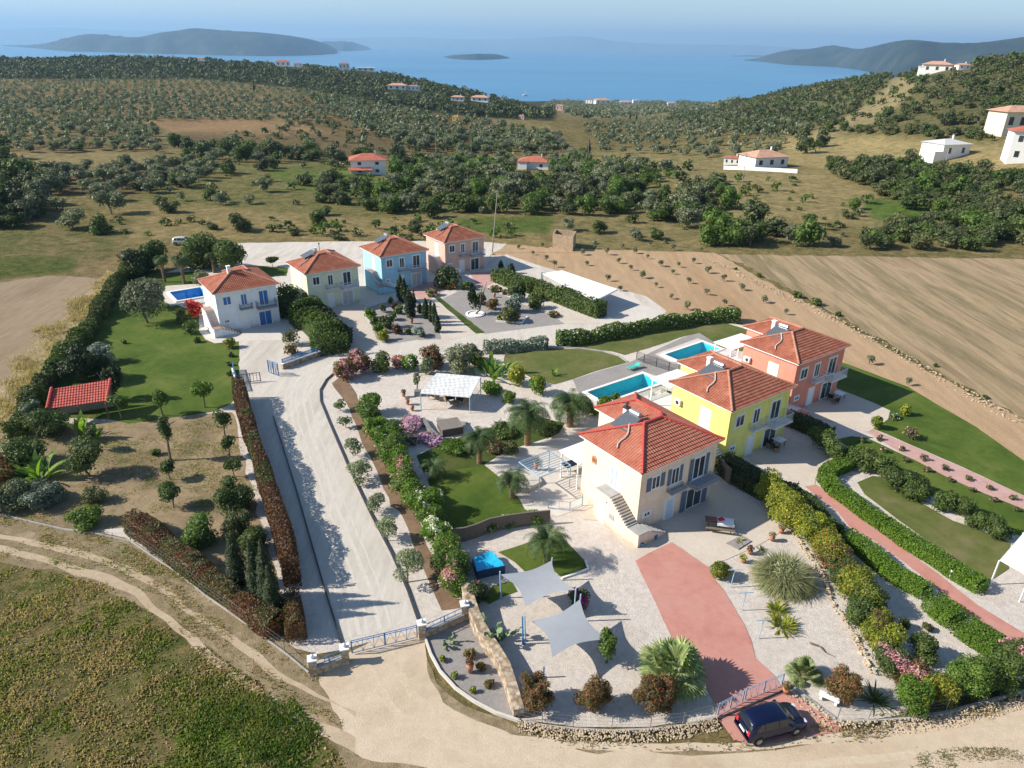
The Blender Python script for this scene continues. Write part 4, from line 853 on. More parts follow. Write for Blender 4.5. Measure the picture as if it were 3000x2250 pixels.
def tmesh(h,r,rng,k=3,spread=.5,z0=0,splay=.35):
    mb=MB();ph=h*spread;lean=rng.normal(0,.06,2)*h
    top=(lean[0],lean[1],ph);mb.poly([(0,0,z0-.2),(lean[0]*.4,lean[1]*.5,ph*.5),top],6,r,r*.7)
    for i in range(k):
        a=2*math.pi*(i+rng.random()*.6)/k;e=(top[0]+math.cos(a)*h*splay*.6,top[1]+math.sin(a)*h*splay*.6,h*.82);m_=tuple((top[j]+e[j])/2+(0.08*h if j==2 else 0) for j in range(3))
        mb.poly([top,m_,e],5,r*.6,r*.25)
    return mb
def blob(name,label,cv,wpx,hf,mat,cat='bush',group=None,fl=0.,k=9,lump=.5,dens=1.,core=.74,part='foliage',fpatch=None,ry=None,**kw):
    """rounded plant whose visible centre is the photo point cv, wpx wide"""
    u,v=cv;w=pxm(u,v,wpx)*.97;h=w*hf;x,y=G(u,v,h*.42);rng=rg();rx=w/2;s=leafsize(y)
    L=lumps(rx,ry or rx,h,0,k,rng,lump)+[(0,0,h*.4,rx*.6,(ry or rx)*.6,h*.42)]
    n_=int(min(9000,max(60,dens*1.5*4*math.pi*((rx*rx+2*rx*h/2)/3)/(s*s*.55))))
    me=veg_mesh(name,L,n_,s,mat,rng,fl=fl,core=core,flz=fpatch,**kw)
    return link(name,me,loc=(x,y,0),label=label,cat=cat,group=group)
def tree(name,label,foot,wpx,hpx_top,mat,cat='tree',group=None,tr=.45,k=8,lump=.5,fl=0.,dens=1.,core=.6,crown_h=None,**kw):
    """trunk foot at the photo point foot; hpx_top = photo v of its top"""
    u,v=foot;x,y=G(u,v);h=max(1.,ht(foot,(u,hpx_top)));w=pxm(u,v,wpx);rng=rg();s=leafsize(y);ch=h*(1-tr*.75)
    root=empty(name,(x,y,0),label=label,cat=cat,group=group)
    tmesh(h,max(.05,h*.028),rng,spread=tr).build('trunk',TR,root)
    L=lumps(w/2,w/2,ch,h-ch,k,rng,lump);n_=int(min(7000,max(60,dens*1.5*4*math.pi*(w*w/4*.6+w*ch/4*.5)/(s*s*.6))))
    link('crown',veg_mesh('crown',L,n_,s,mat,rng,fl=fl,core=core,**kw),root);return root
def hedge(name,label,pts,w,h,mat,cat='hedge',group=None,dens=1.,clip=True,fl=0.,fpatch=None,bumpy=.12,world=False,closed=False):
    q=np.array([p if world else G(*p) for p in pts]);rng=rg();seg=np.linalg.norm(q[1:]-q[:-1],axis=1);Lt=seg.sum();cum=np.concatenate([[0],np.cumsum(seg)])
    o=q.mean(0);y=q[:,1].mean();s=leafsize(y)*.95
    n_=int(min(26000,dens*Lt*(2*h+w)*2.1/(s*s*.6)))
    t=rng.random(n_)*Lt;i=np.clip(np.searchsorted(cum,t)-1,0,len(seg)-1);f=(t-cum[i])/seg[i];ctr=q[i]+(q[i+1]-q[i])*f[:,None];dr=(q[i+1]-q[i])/seg[i][:,None];nn=np.stack([-dr[:,1],dr[:,0]],1)
    hv=h*(1+bumpy*2*(vnoise(t,t*0,1.7,3)-.5)+bumpy*(vnoise(t,t*0,.6,4)-.5));wv=w*(1+bumpy*2*(vnoise(t,t*0,2.1,7)-.5))
    a=rng.random(n_)*(2*h+w);side=np.where(a<h,-1,np.where(a<2*h,1,0));zz=np.where(side!=0,np.where(a<h,a,a-h)/h,1.);off=np.where(side!=0,side*.5,(a-2*h)/w-.5)
    if not clip: # rounded shoulders
        off=off*np.where(zz>.6,1-.5*(np.maximum(zz-.6,0)/.4)**2,1);zz=zz-np.where(side==0,(2*off)**2*.12,0)
    jit=1-np.abs(rng.normal(0,.09,n_))
    P3=np.stack([ctr[:,0]+nn[:,0]*off*wv*jit-o[0],ctr[:,1]+nn[:,1]*off*wv*jit-o[1],zz*hv*jit],1);P3[:,2]=np.maximum(P3[:,2],.02)
    nr=np.stack([nn[:,0]*side,nn[:,1]*side,(side==0)*1.],1)+rng.normal(size=(n_,3))*(.5 if clip else .8)
    V=quads(P3,nr,s,rng);Fq=np.arange(n_*4).reshape(n_,4);mi=(rng.random(n_)<fl).astype(int) if fl else np.zeros(n_,int)
    if fl and fpatch: mi=((vnoise(t,zz*2,fpatch,5)>1-fl*1.4)&(rng.random(n_)<.7)).astype(int)
    ne=int(min(900,2*w*h*2.4/(s*s*.6)));te=np.where(rng.random(ne)<.5,0,1);ce=np.where(te[:,None]==0,q[0],q[-1]);de=np.where(te[:,None]==0,-(q[1]-q[0])/seg[0],(q[-1]-q[-2])/seg[-1]);ne2=np.stack([-de[:,1],de[:,0]],1);oe=rng.uniform(-.5,.5,ne)*w;ze=rng.random(ne)**.8*h
    be=(.12+.3*np.sqrt(np.clip(1-(2*oe/w)**2,0,1)))*rng.uniform(.5,1,ne);Pe=np.stack([ce[:,0]+ne2[:,0]*oe+de[:,0]*be-o[0],ce[:,1]+ne2[:,1]*oe+de[:,1]*be-o[1],ze],1)
    Ve=quads(Pe,np.stack([de[:,0],de[:,1],de[:,0]*0+.2],1)+rng.normal(size=(ne,3))*.6,s,rng);V=np.concatenate([V,Ve]);Fq=np.arange((n_+ne)*4).reshape(-1,4);mi=np.concatenate([mi,np.zeros(ne,int)])
    # leafy core
    m_=max(2,int(Lt/1.));tt=np.linspace(.3,Lt-.3,m_+1);ii=np.clip(np.searchsorted(cum,tt)-1,0,len(seg)-1);ff=(tt-cum[ii])/seg[ii];cc=q[ii]+(q[ii+1]-q[ii])*ff[:,None];dd=(q[ii+1]-q[ii])/seg[ii][:,None];n2=np.stack([-dd[:,1],dd[:,0]],1)
    prof=[(-.40,0.01),(-.36,.70),(-.25,.78),(.25,.78),(.36,.70),(.40,0.01)];hc=h*(1+bumpy*2*(vnoise(tt,tt*0,1.7,3)-.5)-bumpy*.6)
    cv=np.stack([np.stack([cc[:,0]+n2[:,0]*a_*w-o[0],cc[:,1]+n2[:,1]*a_*w-o[1],b_*hc],1) for a_,b_ in prof],1).reshape(-1,3);k=len(prof);b=len(V)
    cf=[]
    for a_ in range(m_):
        for j in range(k-1): cf.append((b+a_*k+j,b+(a_+1)*k+j,b+(a_+1)*k+j+1,b+a_*k+j+1))
    cf+= [(b,b+1,b+4,b+5),(b+m_*k,b+m_*k+1,b+m_*k+4,b+m_*k+5)]
    me=npmesh(name,np.concatenate([V,cv]),np.concatenate([Fq,np.array(cf)]),mat,np.concatenate([mi,np.zeros(len(cf),int)]))
    return link(name,me,loc=(o[0],o[1],0),label=label,cat=cat,group=group)
def cypress(label,foot,wpx,vtop,group=None,mat=None,name='cypress_tree'):
    u,v=foot;x,y=G(u,v);h=max(1.2,ht(foot,(u,vtop)));w=pxm(u,v,wpx);rng=rg();s=leafsize(y)*.85;r=w/2
    L=[(rng.normal(0,r*.1),rng.normal(0,r*.1),h*(.08+.86*t),r*pr,r*pr,h*.09+r*.3) for t,pr in ((0,.75),(.12,.95),(.25,1.),(.38,.97),(.5,.9),(.62,.78),(.74,.62),(.86,.42),(.97,.2))]
    root=empty(name,(x,y,0),label=label,cat='tree',group=group);mb=MB();mb.tube((0,0,-.1),(0,0,h*.3),.09);mb.build('trunk',TR,root)
    link('crown',veg_mesh('crown',L,int(min(5000,max(80,2.4*math.pi*w*h/(s*s*.6)))),s,mat or L_CYP,rng,core=.8,top=.8,spread=.6,asp=2.4,fuzz=.08),root);return root
def frond_mesh(nf,ln,rng,droop=1.,w=.5,up=.9,nl=26,fan=False):
    """feather fronds: arching rib with leaflets on both sides"""
    V=[];Fq=[]
    for i in range(nf):
        a=2*math.pi*i/nf*2.4+rng.random();e0=up*rng.uniform(.15,1.);l=ln*rng.uniform(.8,1.1);d=np.array([math.cos(a),math.sin(a)]);p=np.array([0,0,0.]);el=e0*1.45;pts=[p.copy()]
        for k in range(10):
            st=l/10;p=p+np.array([d[0]*math.cos(el),d[1]*math.cos(el),math.sin(el)])*st;pts.append(p.copy());el-=droop*.19*(1+k*.07)
        pts=np.array(pts);sd=np.array([-d[1],d[0],0])
        for k in range(nl):
            t=.12+.88*k/nl;q=t*10;j=min(9,int(q));c0=pts[j]+(pts[j+1]-pts[j])*(q-j);tg=(pts[j+1]-pts[j]);tg/=np.linalg.norm(tg);ll=w*math.sin(math.pi*min(1,t*.88+.1))**.7
            nrm=np.cross(tg,sd)
            for sg in(-1,1):
                tip=c0+(sd*sg*.85+tg*.5)*ll-np.array([0,0,.18*ll])+nrm*rng.normal(0,.05);wd=tg*(l/nl*.55);b=len(V);V+= [c0-wd*.5,c0+wd*.5,tip+wd*.25,tip-wd*.1];Fq.append((b,b+1,b+2,b+3))
        for k in range(9):   # rib
            b=len(V);hw=sd*.03*(1-k/11);V+= [pts[k]-hw,pts[k]+hw,pts[k+1]+hw,pts[k+1]-hw];Fq.append((b,b+1,b+2,b+3))
    return np.array(V),Fq
M_PTR=plain('palm_trunk',(.2,.13,.075),.95,.35,5,.8);M_PBASE=plain('cut_palm_fronds',(.42,.24,.08),.9,.3,6,.8)
def palm(label,foot,vtrunk,wpx,nf=46,base=None,thin=.32,group=None,droop=1.):
    u,v=foot;x,y=G(u,v);h=max(.5,ht(foot,(u,vtrunk)));r=pxm(u,v,wpx)/2;rng=rg();root=empty('palm_tree',(x,y,0),label=label,cat='palm tree',group=group)
    mb=MB();pr=[(thin*1.25,-.1)]
    for k in range(9): pr+= [(thin*(1.05+.12*(k%2)),h*.9*k/9+.05),(thin*.92,h*.9*(k+.8)/9+.05)]
    mb.lathe(pr);mb.build('trunk',M_PTR,root)
    mb=MB();mb.lathe([(thin,h*.62),(thin*1.7,h*.8),(thin*1.9,h*.95),(thin*1.1,h*1.06)]);
    for k in range(26):
        a=k*2.4;zz=h*(.7+.3*(k/26));mb.bar((math.cos(a)*thin*1.2,math.sin(a)*thin*1.2,zz),(math.cos(a)*thin*2.3,math.sin(a)*thin*2.3,zz+.3),.09,.05)
    mb.build('cut_frond_bases',base or M_PTR,root)
    V,Fq=frond_mesh(int(nf*1.25),r*1.42,rng,droop=droop,w=r*.24,nl=30);V=V+np.array([0,0,h*1.0]);link('fronds',npmesh('fronds',V,Fq,L_PALM),root);return root
def fanpalm(label,cv,wpx,th=.8,nf=30,mat=None,name='fan_palm'):
    u,v=cv;r=pxm(u,v,wpx)/2*.98;x,y=G(u,v,th+r*.3);rng=rg();root=empty(name,(x,y,0),label=label,cat='palm tree')
    mb=MB();mb.lathe([(.3,-.1),(.26,th*.5),(.28,th)]);mb.build('trunk',M_PTR,root)
    V=[];Fq=[]
    for i in range(nf):
        a=i*2.4+rng.random()*.4;el=rng.uniform(-.25,1.35);d=np.array([math.cos(a)*math.cos(el),math.sin(a)*math.cos(el),math.sin(el)]);pl=r*rng.uniform(.42,.6);c0=np.array([0,0,th])+d*pl
        sd=np.cross(d,[0,0,1.]);sd/=max(1e-6,np.linalg.norm(sd));nn=np.cross(sd,d);b=len(V);hw=sd*.02;V+= [np.array([0,0,th])-hw,np.array([0,0,th])+hw,c0+hw,c0-hw];Fq.append((b,b+1,b+2,b+3));L=r*rng.uniform(.5,.62)
        for k in range(17):
            t=(k/16-.5)*3.6;dd=d*math.cos(t)+sd*math.sin(t);tip=c0+dd*L*(1-.12*abs(t)/1.8)-np.array([0,0,.22*L*abs(math.sin(t*.5))+.12*L]);mid=c0+dd*L*.55;pe=np.cross(dd,nn)*L*.085;b=len(V)
            V+= [c0,mid-pe,tip,mid+pe];Fq.append((b,b+1,b+2,b+3))
    link('fronds',npmesh('fronds',np.array(V),Fq,mat or L_FAN),root);return root
def blades(name,label,foot,hm,n_,w,mat,cat='plant',spreadr=.5,arch=.5,base=.15,group=None,loc=None):
    """broad or narrow arching blades from one stool (banana, pampas grass, yucca, agave)"""
    x,y=loc or G(*foot);rng=rg();V=[];Fq=[]
    for i in range(n_):
        a=rng.random()*6.283;b0=rng.random()*base;d=np.array([math.cos(a),math.sin(a),0]);el=math.pi/2-rng.random()**.7*spreadr;l=hm*rng.uniform(.65,1.1);p=np.array([math.cos(a)*b0,math.sin(a)*b0,0.]);sd=np.array([-d[1],d[0],0]);m=7;pv=None
        for k in range(m+1):
            t=k/m;wd=w*(math.sin(math.pi*min(1,.12+t*.88))**.8)*.5;q=[p-sd*wd+np.array([0,0,wd*.4]),p+sd*wd+np.array([0,0,wd*.4])]
            if pv is not None: b=len(V);V+= [pv[0],pv[1],q[1],q[0]];Fq.append((b,b+1,b+2,b+3))
            pv=q;p=p+(d*math.cos(el)+np.array([0,0,math.sin(el)]))*l/m;el-=arch*(.1+.28*t)
    return link(name,npmesh(name,np.array(V),Fq,mat),loc=(x,y,0),label=label,cat=cat,group=group)
def pads(label,cv,wpx,n_=46,hm=None,name='prickly_pear'):
    u,v=cv;w=pxm(u,v,wpx);h=hm or w*.8;x,y=G(u,v,h*.4);rng=rg();V=[];Fq=[];st=[(np.array([0,0,0.]),0)]
    tips=[np.array([rng.normal(0,w*.12),rng.normal(0,w*.12),0]) for _ in range(6)]
    for i in range(n_):
        p=tips[rng.integers(len(tips))];d=np.array([rng.normal(0,.6)+p[0]/w*1.5,rng.normal(0,.6)+p[1]/w*1.5,rng.uniform(.4,1.2)]);d/=np.linalg.norm(d);L=rng.uniform(.28,.42)*w/2.2;sd=np.cross(d,rng.normal(size=3));sd/=np.linalg.norm(sd);nn=np.cross(d,sd)
        c0=p+d*L*.5;b=len(V);ring=8
        for s_ in(-1,1):
            for k in range(ring): t=2*math.pi*k/ring;V.append(c0+d*math.cos(t)*L*.5+sd*math.sin(t)*L*.33+nn*s_*.025)
        for k in range(ring): l=(k+1)%ring;Fq.append((b+k,b+l,b+ring+l,b+ring+k))
        for s_ in (0,ring): Fq+= [(b+s_,b+s_+1,b+s_+2,b+s_+3),(b+s_,b+s_+3,b+s_+4,b+s_+7),(b+s_+4,b+s_+5,b+s_+6,b+s_+7)]
        q=p+d*L*.95
        if q[2]<h: tips.append(q)
    return link(name,npmesh(name,np.array(V),Fq,leafm('cactus_pads',(.12,.19,.09),(.19,.27,.14),(.25,.33,.19),.05,.4)),loc=(x,y,0),label=label,cat='cactus')
# --- groves, woods and scrub over the terrain ---
def scatter(poly,sp,jit,keep=1.,rot=0.,seed=1,ymin=150,ymax=2300,rowj=None):
    rng=np.random.default_rng(seed);pts=[TG(*p) for p in poly];xs=[p[0] for p in pts];ys=[p[1] for p in pts]
    cx,cy=np.mean(xs),np.mean(ys);Rr=max(max(xs)-min(xs),max(ys)-min(ys))*.85+sp*3;g=np.arange(-Rr,Rr,sp);a,b=np.meshgrid(g,g);a=a.ravel();b=b.ravel()
    a=a+rng.normal(0,jit*sp,len(a));b=b+rng.normal(0,(jit if rowj is None else rowj)*sp,len(b));x=cx+a*math.cos(rot)-b*math.sin(rot);y=cy+a*math.sin(rot)+b*math.cos(rot)
    k=(y>ymin)&(y<ymax)&(rng.random(len(x))<keep);x=x[k];y=y[k];z=T(x,y);u,v=projv(x,y,z);k=inpoly(u,v,poly)&(z>SEA+1.5)
    # drop what stands hidden behind nearer ground
    x=x[k];y=y[k];z=z[k]
    if len(x):
        vis=np.ones(len(x),bool)
        for f in (.55,.65,.75,.85,.92,.97):
            zz=H+(z+3-H)*f;vis&=T(x*f,y*f)<zz+2.5
        x=x[vis];y=y[vis];z=z[vis]
    return list(zip(x,y,z))
def blocks(q):
    u0,v0=projv(q[0],q[1],q[2]);v1=projv(q[0],q[1],q[2]+q[3]*.8)[1];r_=q[3]*1534/q[1]/2
    for u,v,w,h in RECT:
        if abs(u0-u)<w*.5+r_*.75 and v0>v-h and v1<v-h*.22: return True
    return False
def templ(kind,k,n_,size,tall,mat,seed,tr=.35,parts=True,core=.66):
    out=[]
    for i in range(k):
        rng=np.random.default_rng(seed+i);h=tall;L=lumps(.5,.5,h*(1-tr*.6),h*tr*.6,11,rng,.42);me=veg_mesh('crown',L,n_,size,mat,rng,core=core);t=tmesh(h,.03,rng,spread=tr).mesh('trunk',TR) if parts else None
        out.append((me,t))
    return out
KINDS={'olive':dict(mat=L_OLIVE,tall=.78,tr=.26),'dark':dict(mat=L_DARK,tall=.8,tr=.08),'maq':dict(mat=L_MAQ,tall=.62,tr=.03),'green':dict(mat=L_GREEN,tall=.85,tr=.1),'mid':dict(mat=L_MID,tall=.7,tr=.05)}
NEAR={};FARQ={}
for i,(k,d) in enumerate(KINDS.items()):
    NEAR[k]=templ(k,6,1000,.066,d['tall'],d['mat'],500+10*i,d['tr'])
    FARQ[k]=[veg_mesh('far',lumps(.5,.5,d['tall']*(1-d['tr']*.6),d['tall']*d['tr']*.6,5,np.random.default_rng(700+i*7+j),.6),70,.2,d['mat'],np.random.default_rng(800+i*7+j),core=0) for j in range(3)]
FV={k:[np.array([v.co[:] for v in m.vertices]).reshape(-1,3) for m in ms] for k,ms in FARQ.items()}
CNT={'olive_tree':0,'shrub':0,'tree':0}
def forest(area,lst,name,label,near_n,stuff_name,stuff_label,group,cat):
    """lst: (x,y,z,width,kind). the nearest become things of their own, the rest one mass"""
    lst=[q for q in lst if not blocks(q)]
    rng=np.random.default_rng(len(lst)+3);lst.sort(key=lambda q:-q[3]/q[1]);nr_,fr_=lst[:near_n],lst[near_n:]
    for x,y,z,w,k in nr_:
        me,t=NEAR[k][rng.integers(6)];s=w*rng.uniform(.9,1.1)
        if w*1534/y>34:
            r=empty(name,(x,y,z-.15),rng.random()*6.28,label=label,cat=cat,group=group);r.scale=(s,s,s*rng.uniform(.8,1.15));link('crown',me,r);link('trunk',t,r)
        else:
            o=link(name,me,loc=(x,y,z-.2),rz=rng.random()*6.28,label=label,cat=cat,group=group);o.scale=(s,s,s*rng.uniform(.8,1.15))
    CNT[name]=CNT.get(name,0)+len(nr_)
    if fr_:
        for kind in sorted(set(q[4] for q in fr_)):
            sub=[q for q in fr_ if q[4]==kind];Vs=[]
            for x,y,z,w,k in sub:
                b=FV[k][rng.integers(3)];a=rng.random()*6.28;ca,sa=math.cos(a)*w,math.sin(a)*w
                if y>650: b=b.reshape(-1,4,3)[::2].reshape(-1,3)
                Vs.append(np.stack([b[:,0]*ca-b[:,1]*sa+x,b[:,0]*sa+b[:,1]*ca+y,b[:,2]*w*rng.uniform(.8,1.15)+z-.2],1))
            Vs=np.concatenate(Vs);link(stuff_name,npmesh(stuff_name,Vs,np.arange(len(Vs)).reshape(-1,4),KINDS[kind]['mat']),kind='stuff',label=stuff_label,cat='vegetation')
_r=np.random.default_rng(9)
def mk(poly,sp,jit,sz,kinds,pk=None,**kw):
    return [(x,y,z,_r.uniform(*sz),_r.choice(kinds,p=pk)) for x,y,z in scatter(poly,sp,jit,**kw)]
G1=[(-150,175),(200,176),(420,174),(640,194),(760,214),(870,262),(640,262),(330,262),(352,330),(-150,328)]
ol=mk(G1,7.4,.2,(3.5,5.4),['olive','olive','mid'],[.5,.42,.08],rot=rad(25),seed=1,rowj=.16,keep=.93)
ol+=mk([(640,196),(900,244),(1050,264),(1200,300),(1240,332),(900,330),(820,296),(760,270)],9,.25,(5,7.5),['olive','mid'],[.8,.2],rot=rad(20),seed=2)
ol+=mk([(70,372),(240,365),(400,350),(480,348),(460,395),(330,425),(120,420)],8,.1,(4.6,6),['olive'],rot=rad(5),seed=3)
ol+=mk([(1260,272),(1560,246),(1700,262),(1790,292),(1640,345),(1300,335)],10.5,.2,(4,6),['olive'],rot=rad(30),seed=4,keep=.85)
ol+=mk([(1190,222),(1600,224),(1560,238),(1300,262),(1180,246)],17,.25,(9,12),['olive'],rot=rad(10),seed=5,ymin=700)
ol+=mk([(-60,400),(60,395),(240,420),(300,480),(270,540),(150,555),(0,560),(-60,560)],8.5,.25,(5.5,7.5),['olive','mid','dark'],[.6,.25,.15],seed=6,keep=.8)
ol+=mk([(900,345),(1250,338),(1330,400),(1560,470),(1300,470),(960,430)],9,.3,(4.5,6.5),['olive'],seed=7,keep=.5)
forest('g',ol,'olive_tree','silvery green olive tree in the groves and fields behind the villas',290,'olive_grove','distant olive trees covering the hillside in one silvery green mass','olive trees of the groves behind the villas','tree')
sh=mk([(280,350),(700,350),(1060,350),(1080,500),(740,505),(280,500)],11,.4,(2.2,6.2),['mid','maq','olive','dark'],[.3,.35,.2,.15],seed=11,keep=.8)
sh+=mk([(690,385),(860,355),(1280,345),(1560,395),(1600,470),(1540,500),(1300,470),(960,458),(850,470),(700,440)],6.2,.38,(3.2,7),['dark','mid','green','olive','maq'],[.18,.27,.17,.23,.15],seed=12,keep=.9)
sh+=mk([(-60,340),(30,345),(70,400),(90,480),(40,520),(-60,500)],8,.3,(8,12),['dark','mid'],seed=13)
sh+=mk([(380,318),(640,330),(860,345),(840,362),(400,345)],9,.3,(5,9),['dark','mid'],seed=14,keep=.8)
sh+=mk([(1500,515),(1620,490),(1740,500),(1830,545),(1800,560),(1520,556)],6.5,.3,(5,8.5),['green','mid','dark'],[.45,.35,.2],seed=16)
sh+=mk([(1300,380),(1560,360),(1700,440),(1900,490),(1640,520),(1400,500)],17,.3,(4,7.5),['mid','maq','green'],seed=17,keep=.5)
sh+=mk([(1620,300),(1780,300),(1880,320),(1700,345)],16,.3,(5,9),['mid','dark'],seed=18,keep=.6)
sh+=mk([(540,500),(1000,505),(1000,520),(540,521)],4,.3,(2.2,3.5),['green','maq'],seed=19,keep=.55)
sh+=mk([(1180,480),(1560,470),(1900,490),(1860,545),(1240,540)],6.5,.4,(1.2,3.8),['maq','olive','mid'],seed=31,keep=.75)
sh+=mk([(1560,385),(1900,400),(1900,490),(1500,460)],7.5,.4,(1.2,4),['maq','mid','green'],seed=32,keep=.7)
sh+=mk([(200,470),(1060,475),(1160,525),(260,525)],6.5,.4,(1.,3.2),['maq','mid','green'],seed=33,keep=.7)
sh+=mk([(640,262),(900,262),(1250,330),(900,345),(400,330)],9,.4,(2,6),['maq','mid','olive','dark'],seed=34,keep=.6)
forest('s',sh,'shrub','rounded evergreen bush or small tree in the rough land behind the villas',290,'scrub','far bushes and small trees scattered over rough ground','bushes and small trees in the land behind the villas','bush')
wd=mk([(1785,362),(2000,352),(2120,372),(2350,420),(2350,566),(1845,562),(1900,505),(1990,485),(1930,430),(1840,400)],4.6,.38,(3.6,7.5),['maq','dark','mid','green'],[.42,.18,.3,.1],seed=15,keep=.95)
wd+=mk([(-150,133),(300,126),(640,145),(850,165),(960,190),(1070,215),(1200,250),(1150,262),(1000,250),(860,230),(640,190),(420,172),(200,172),(-150,172)],7.6,.35,(5.5,8.5),['dark','maq','olive'],[.82,.14,.04],seed=21)
wd+=mk([(1480,215),(1600,205),(1700,185),(1850,155),(1960,150),(2060,150),(2150,128),(2350,100),(2350,372),(1800,300),(1600,290),(1440,262)],6.5,.38,(2.6,7),['maq','dark','mid'],[.6,.15,.25],seed=22,keep=.85)
def _bare(q):
    u,v=projv(*q[:3]);return inpoly(np.array([u]),np.array([v]),[(1730,292),(1850,240),(1895,195),(1930,165),(1990,170),(1960,215),(1900,262),(1800,300)])[0] and _r.random()<.8
wd=[q for q in wd if not _bare(q) and not inpoly(np.array([projv(*q[:3])[0]]),np.array([projv(*q[:3])[1]]),[(1690,296),(1850,288),(2060,305),(2350,315),(2350,380),(2100,360),(1800,362),(1700,350)])[0]]
forest('w',wd,'tree','dark evergreen tree in the thick scrub on the right slope or the ridge',290,'maquis','dense dark maquis scrub covering the ridge and the right hillside','evergreens in the thick scrub','tree')
print('FOREST',len(ol),len(sh),len(wd))
# ---------------- planting close to the villas ----------------
def seq(fn,name,label,cat,group,items,**kw):
    for it in items: fn(name,label,it[0],it[1],it[2],it[3] if len(it)>3 else kw['mat'],cat=cat,group=group,**{k:v for k,v in kw.items() if k!='mat'})
# left garden
hedge('hedge','ragged green boundary hedge along the left edge of the big lawn',cl(0,1,(900,40),(860,100),(760,200),(700,300),(650,400),(590,480),(540,560),(470,620),(420,690),(360,790),(290,880),(230,960),(170,1060),(110,1180)),2.0,2.0,[L_MID,L_MAQ],clip=False,fl=.35,fpatch=3.,bumpy=.45)
hedge('hedge','red brown hedge between the orchard and the gravel road',cl(0,1,(1560,930),(1590,1060),(1630,1200),(1680,1350),(1720,1480),(1770,1640))+cl(0,2,(1840,200),(1880,350),(1900,480)),1.4,2.9,[L_RED,L_MID],clip=False,fl=.22,fpatch=2.,dens=1.3,bumpy=.18)
hedge('hedge','red brown hedge along the farm track at the bottom left',cl(0,2,(870,110),(980,170),(1100,270),(1250,390),(1400,500),(1540,620),(1680,720),(1800,790)),1.7,1.7,[L_RED,L_MAQ],clip=False,fl=.4,fpatch=1.3,bumpy=.25,dens=1.5)
hedge('hedge','short red brown hedge piece beside the left gate pillar',cl(0,2,(1900,640),(1915,740),(1925,840)),1.3,1.9,[L_RED,L_MID],clip=False,fl=.15)
hedge('hedge','dark red hedge stub at the left picture edge',cl(0,1,(-40,1400),(20,1420),(60,1500)),1.8,1.8,L_RED,clip=False)
blob('red_bougainvillea','bright red bougainvillea at the foot of the white villa stair',c(0,1,1255,345),38,1.1,[F_RED,L_MID],cat='bush',fl=.12,core=.6)
blob('bush','pale green tangle of weeds at the far left edge of the orchard',c(0,1,60,1560),110,.5,[L_MAQ,L_BLUE],fl=.3)
blob('bush','grey green scrub left of the bright bush by the track',c(0,1,260,1560),100,.45,[L_BLUE,L_MAQ],fl=.5)
blob('bush','fresh green bush at the corner of the farm track',c(0,2,560,40),84,.45,L_GREEN)
blob('bush','dark scrub under the tiled shelter roof edge',c(0,1,330,1080),100,.6,L_MID)
blob('bush','dark rounded bush left of the shelter',c(0,1,180,1010),56,.8,[L_BLUE,L_MID],fl=.5)
blob('bush','small bush on the weeds right of the scrub',c(0,1,610,1570),56,.5,L_MAQ)
blob('bush','weedy tuft lying in the middle of the orchard',c(0,1,1000,1275),27,.5,L_GREEN)
for lb,p,w_ in [('clipped ball bush beside the red bougainvillea',(1165,368),70),('clipped ball bush below the red bougainvillea',(1185,412),72),('larger clipped ball bush left of the stair foot',(1232,472),92),('small ball bush at the curved terrace corner',(1275,545),48),('golden green ball bush at the driveway edge',(1487,570),78),('small ball bush, second along the driveway edge',(1490,642),44),('smaller ball bush, third along the driveway edge',(1488,700),38),('smallest ball bush nearest the blue fence',(1490,762),42),('tiny round bush alone on the big lawn',(808,558),34)]:
    blob('ball_bush',lb,c(0,1,*p),w_/3,.82,L_YG if 'golden' in lb else L_MID,k=5,lump=.75)
tree('olive_tree','big spreading olive tree on the lawn near the pool',c(0,1,960,435),82,c(0,1,930,150)[1],L_OLIVE,tr=.25,k=12)
tree('olive_tree','darker olive tree behind the big one near the pool',c(0,1,1000,330),62,c(0,1,1000,160)[1],L_OLIVE,tr=.25,k=9)
tree('conifer','tiered dark conifer beside the farm hedge above the shelter',c(0,1,560,800),102,c(0,1,520,585)[1],L_CYP,tr=.1,k=16,lump=.3,core=.5,asp=2.)
blob('bush','grey green bush behind the tiered conifer',c(0,1,650,650),54,.8,L_BLUE)
tree('conifer','dark conifer just right of the tiled shelter',c(0,1,770,930),42,c(0,1,760,700)[1],L_CYP,tr=.1,k=10,lump=.4)
for lb,f,w_,t in [('lollipop tree at the right corner of the tiled shelter',(793,1062),36,900),('lollipop tree at the lawn edge right of the shelter',(1058,1035),34,875),('lollipop tree standing on the lawn, rightmost',(1328,985),44,815),
 ('thin tree with bare stem at the middle of the orchard',(1105,1330),26,1050),('sapling with small crown at the orchard corner by the hedge',(1460,1180),32,1000),('small fruit tree below the thin stemmed one',(1105,1450),34,1335),('round crowned fruit tree low in the orchard',(1125,1630),54,1475),
 ('green sapling beside the red brown hedge, upper',(1490,1300),30,1170),('green sapling beside the red brown hedge, lower',(1520,1430),36,1310),('tall young tree left in the orchard',(620,1260),30,1110)]:
    tree('fruit_tree',lb,c(0,1,*f),w_,c(0,1,f[0],t)[1],L_GREEN if 'lollipop' in lb else L_MID,tr=.6 if w_<45 else .45,k=5,lump=.6,dens=1.3)
tree('fig_tree','dark leafy fruit tree left in the orchard',c(0,1,590,1430),82,c(0,1,560,1210)[1],L_MID,tr=.25,k=10)
blob('bush','dense green citrus bush beside the hedge in the lower orchard',c(0,1,1480,1570),92,.8,L_MID)
blob('bush','large leaved bright bush above the cypress trees',c(0,2,1290,160),86,.7,[L_GREEN,F_WHITE],fl=.04)
blob('bush','loose bush between the bright bush and the red hedge',c(0,2,1530,90),76,.8,L_MAQ)
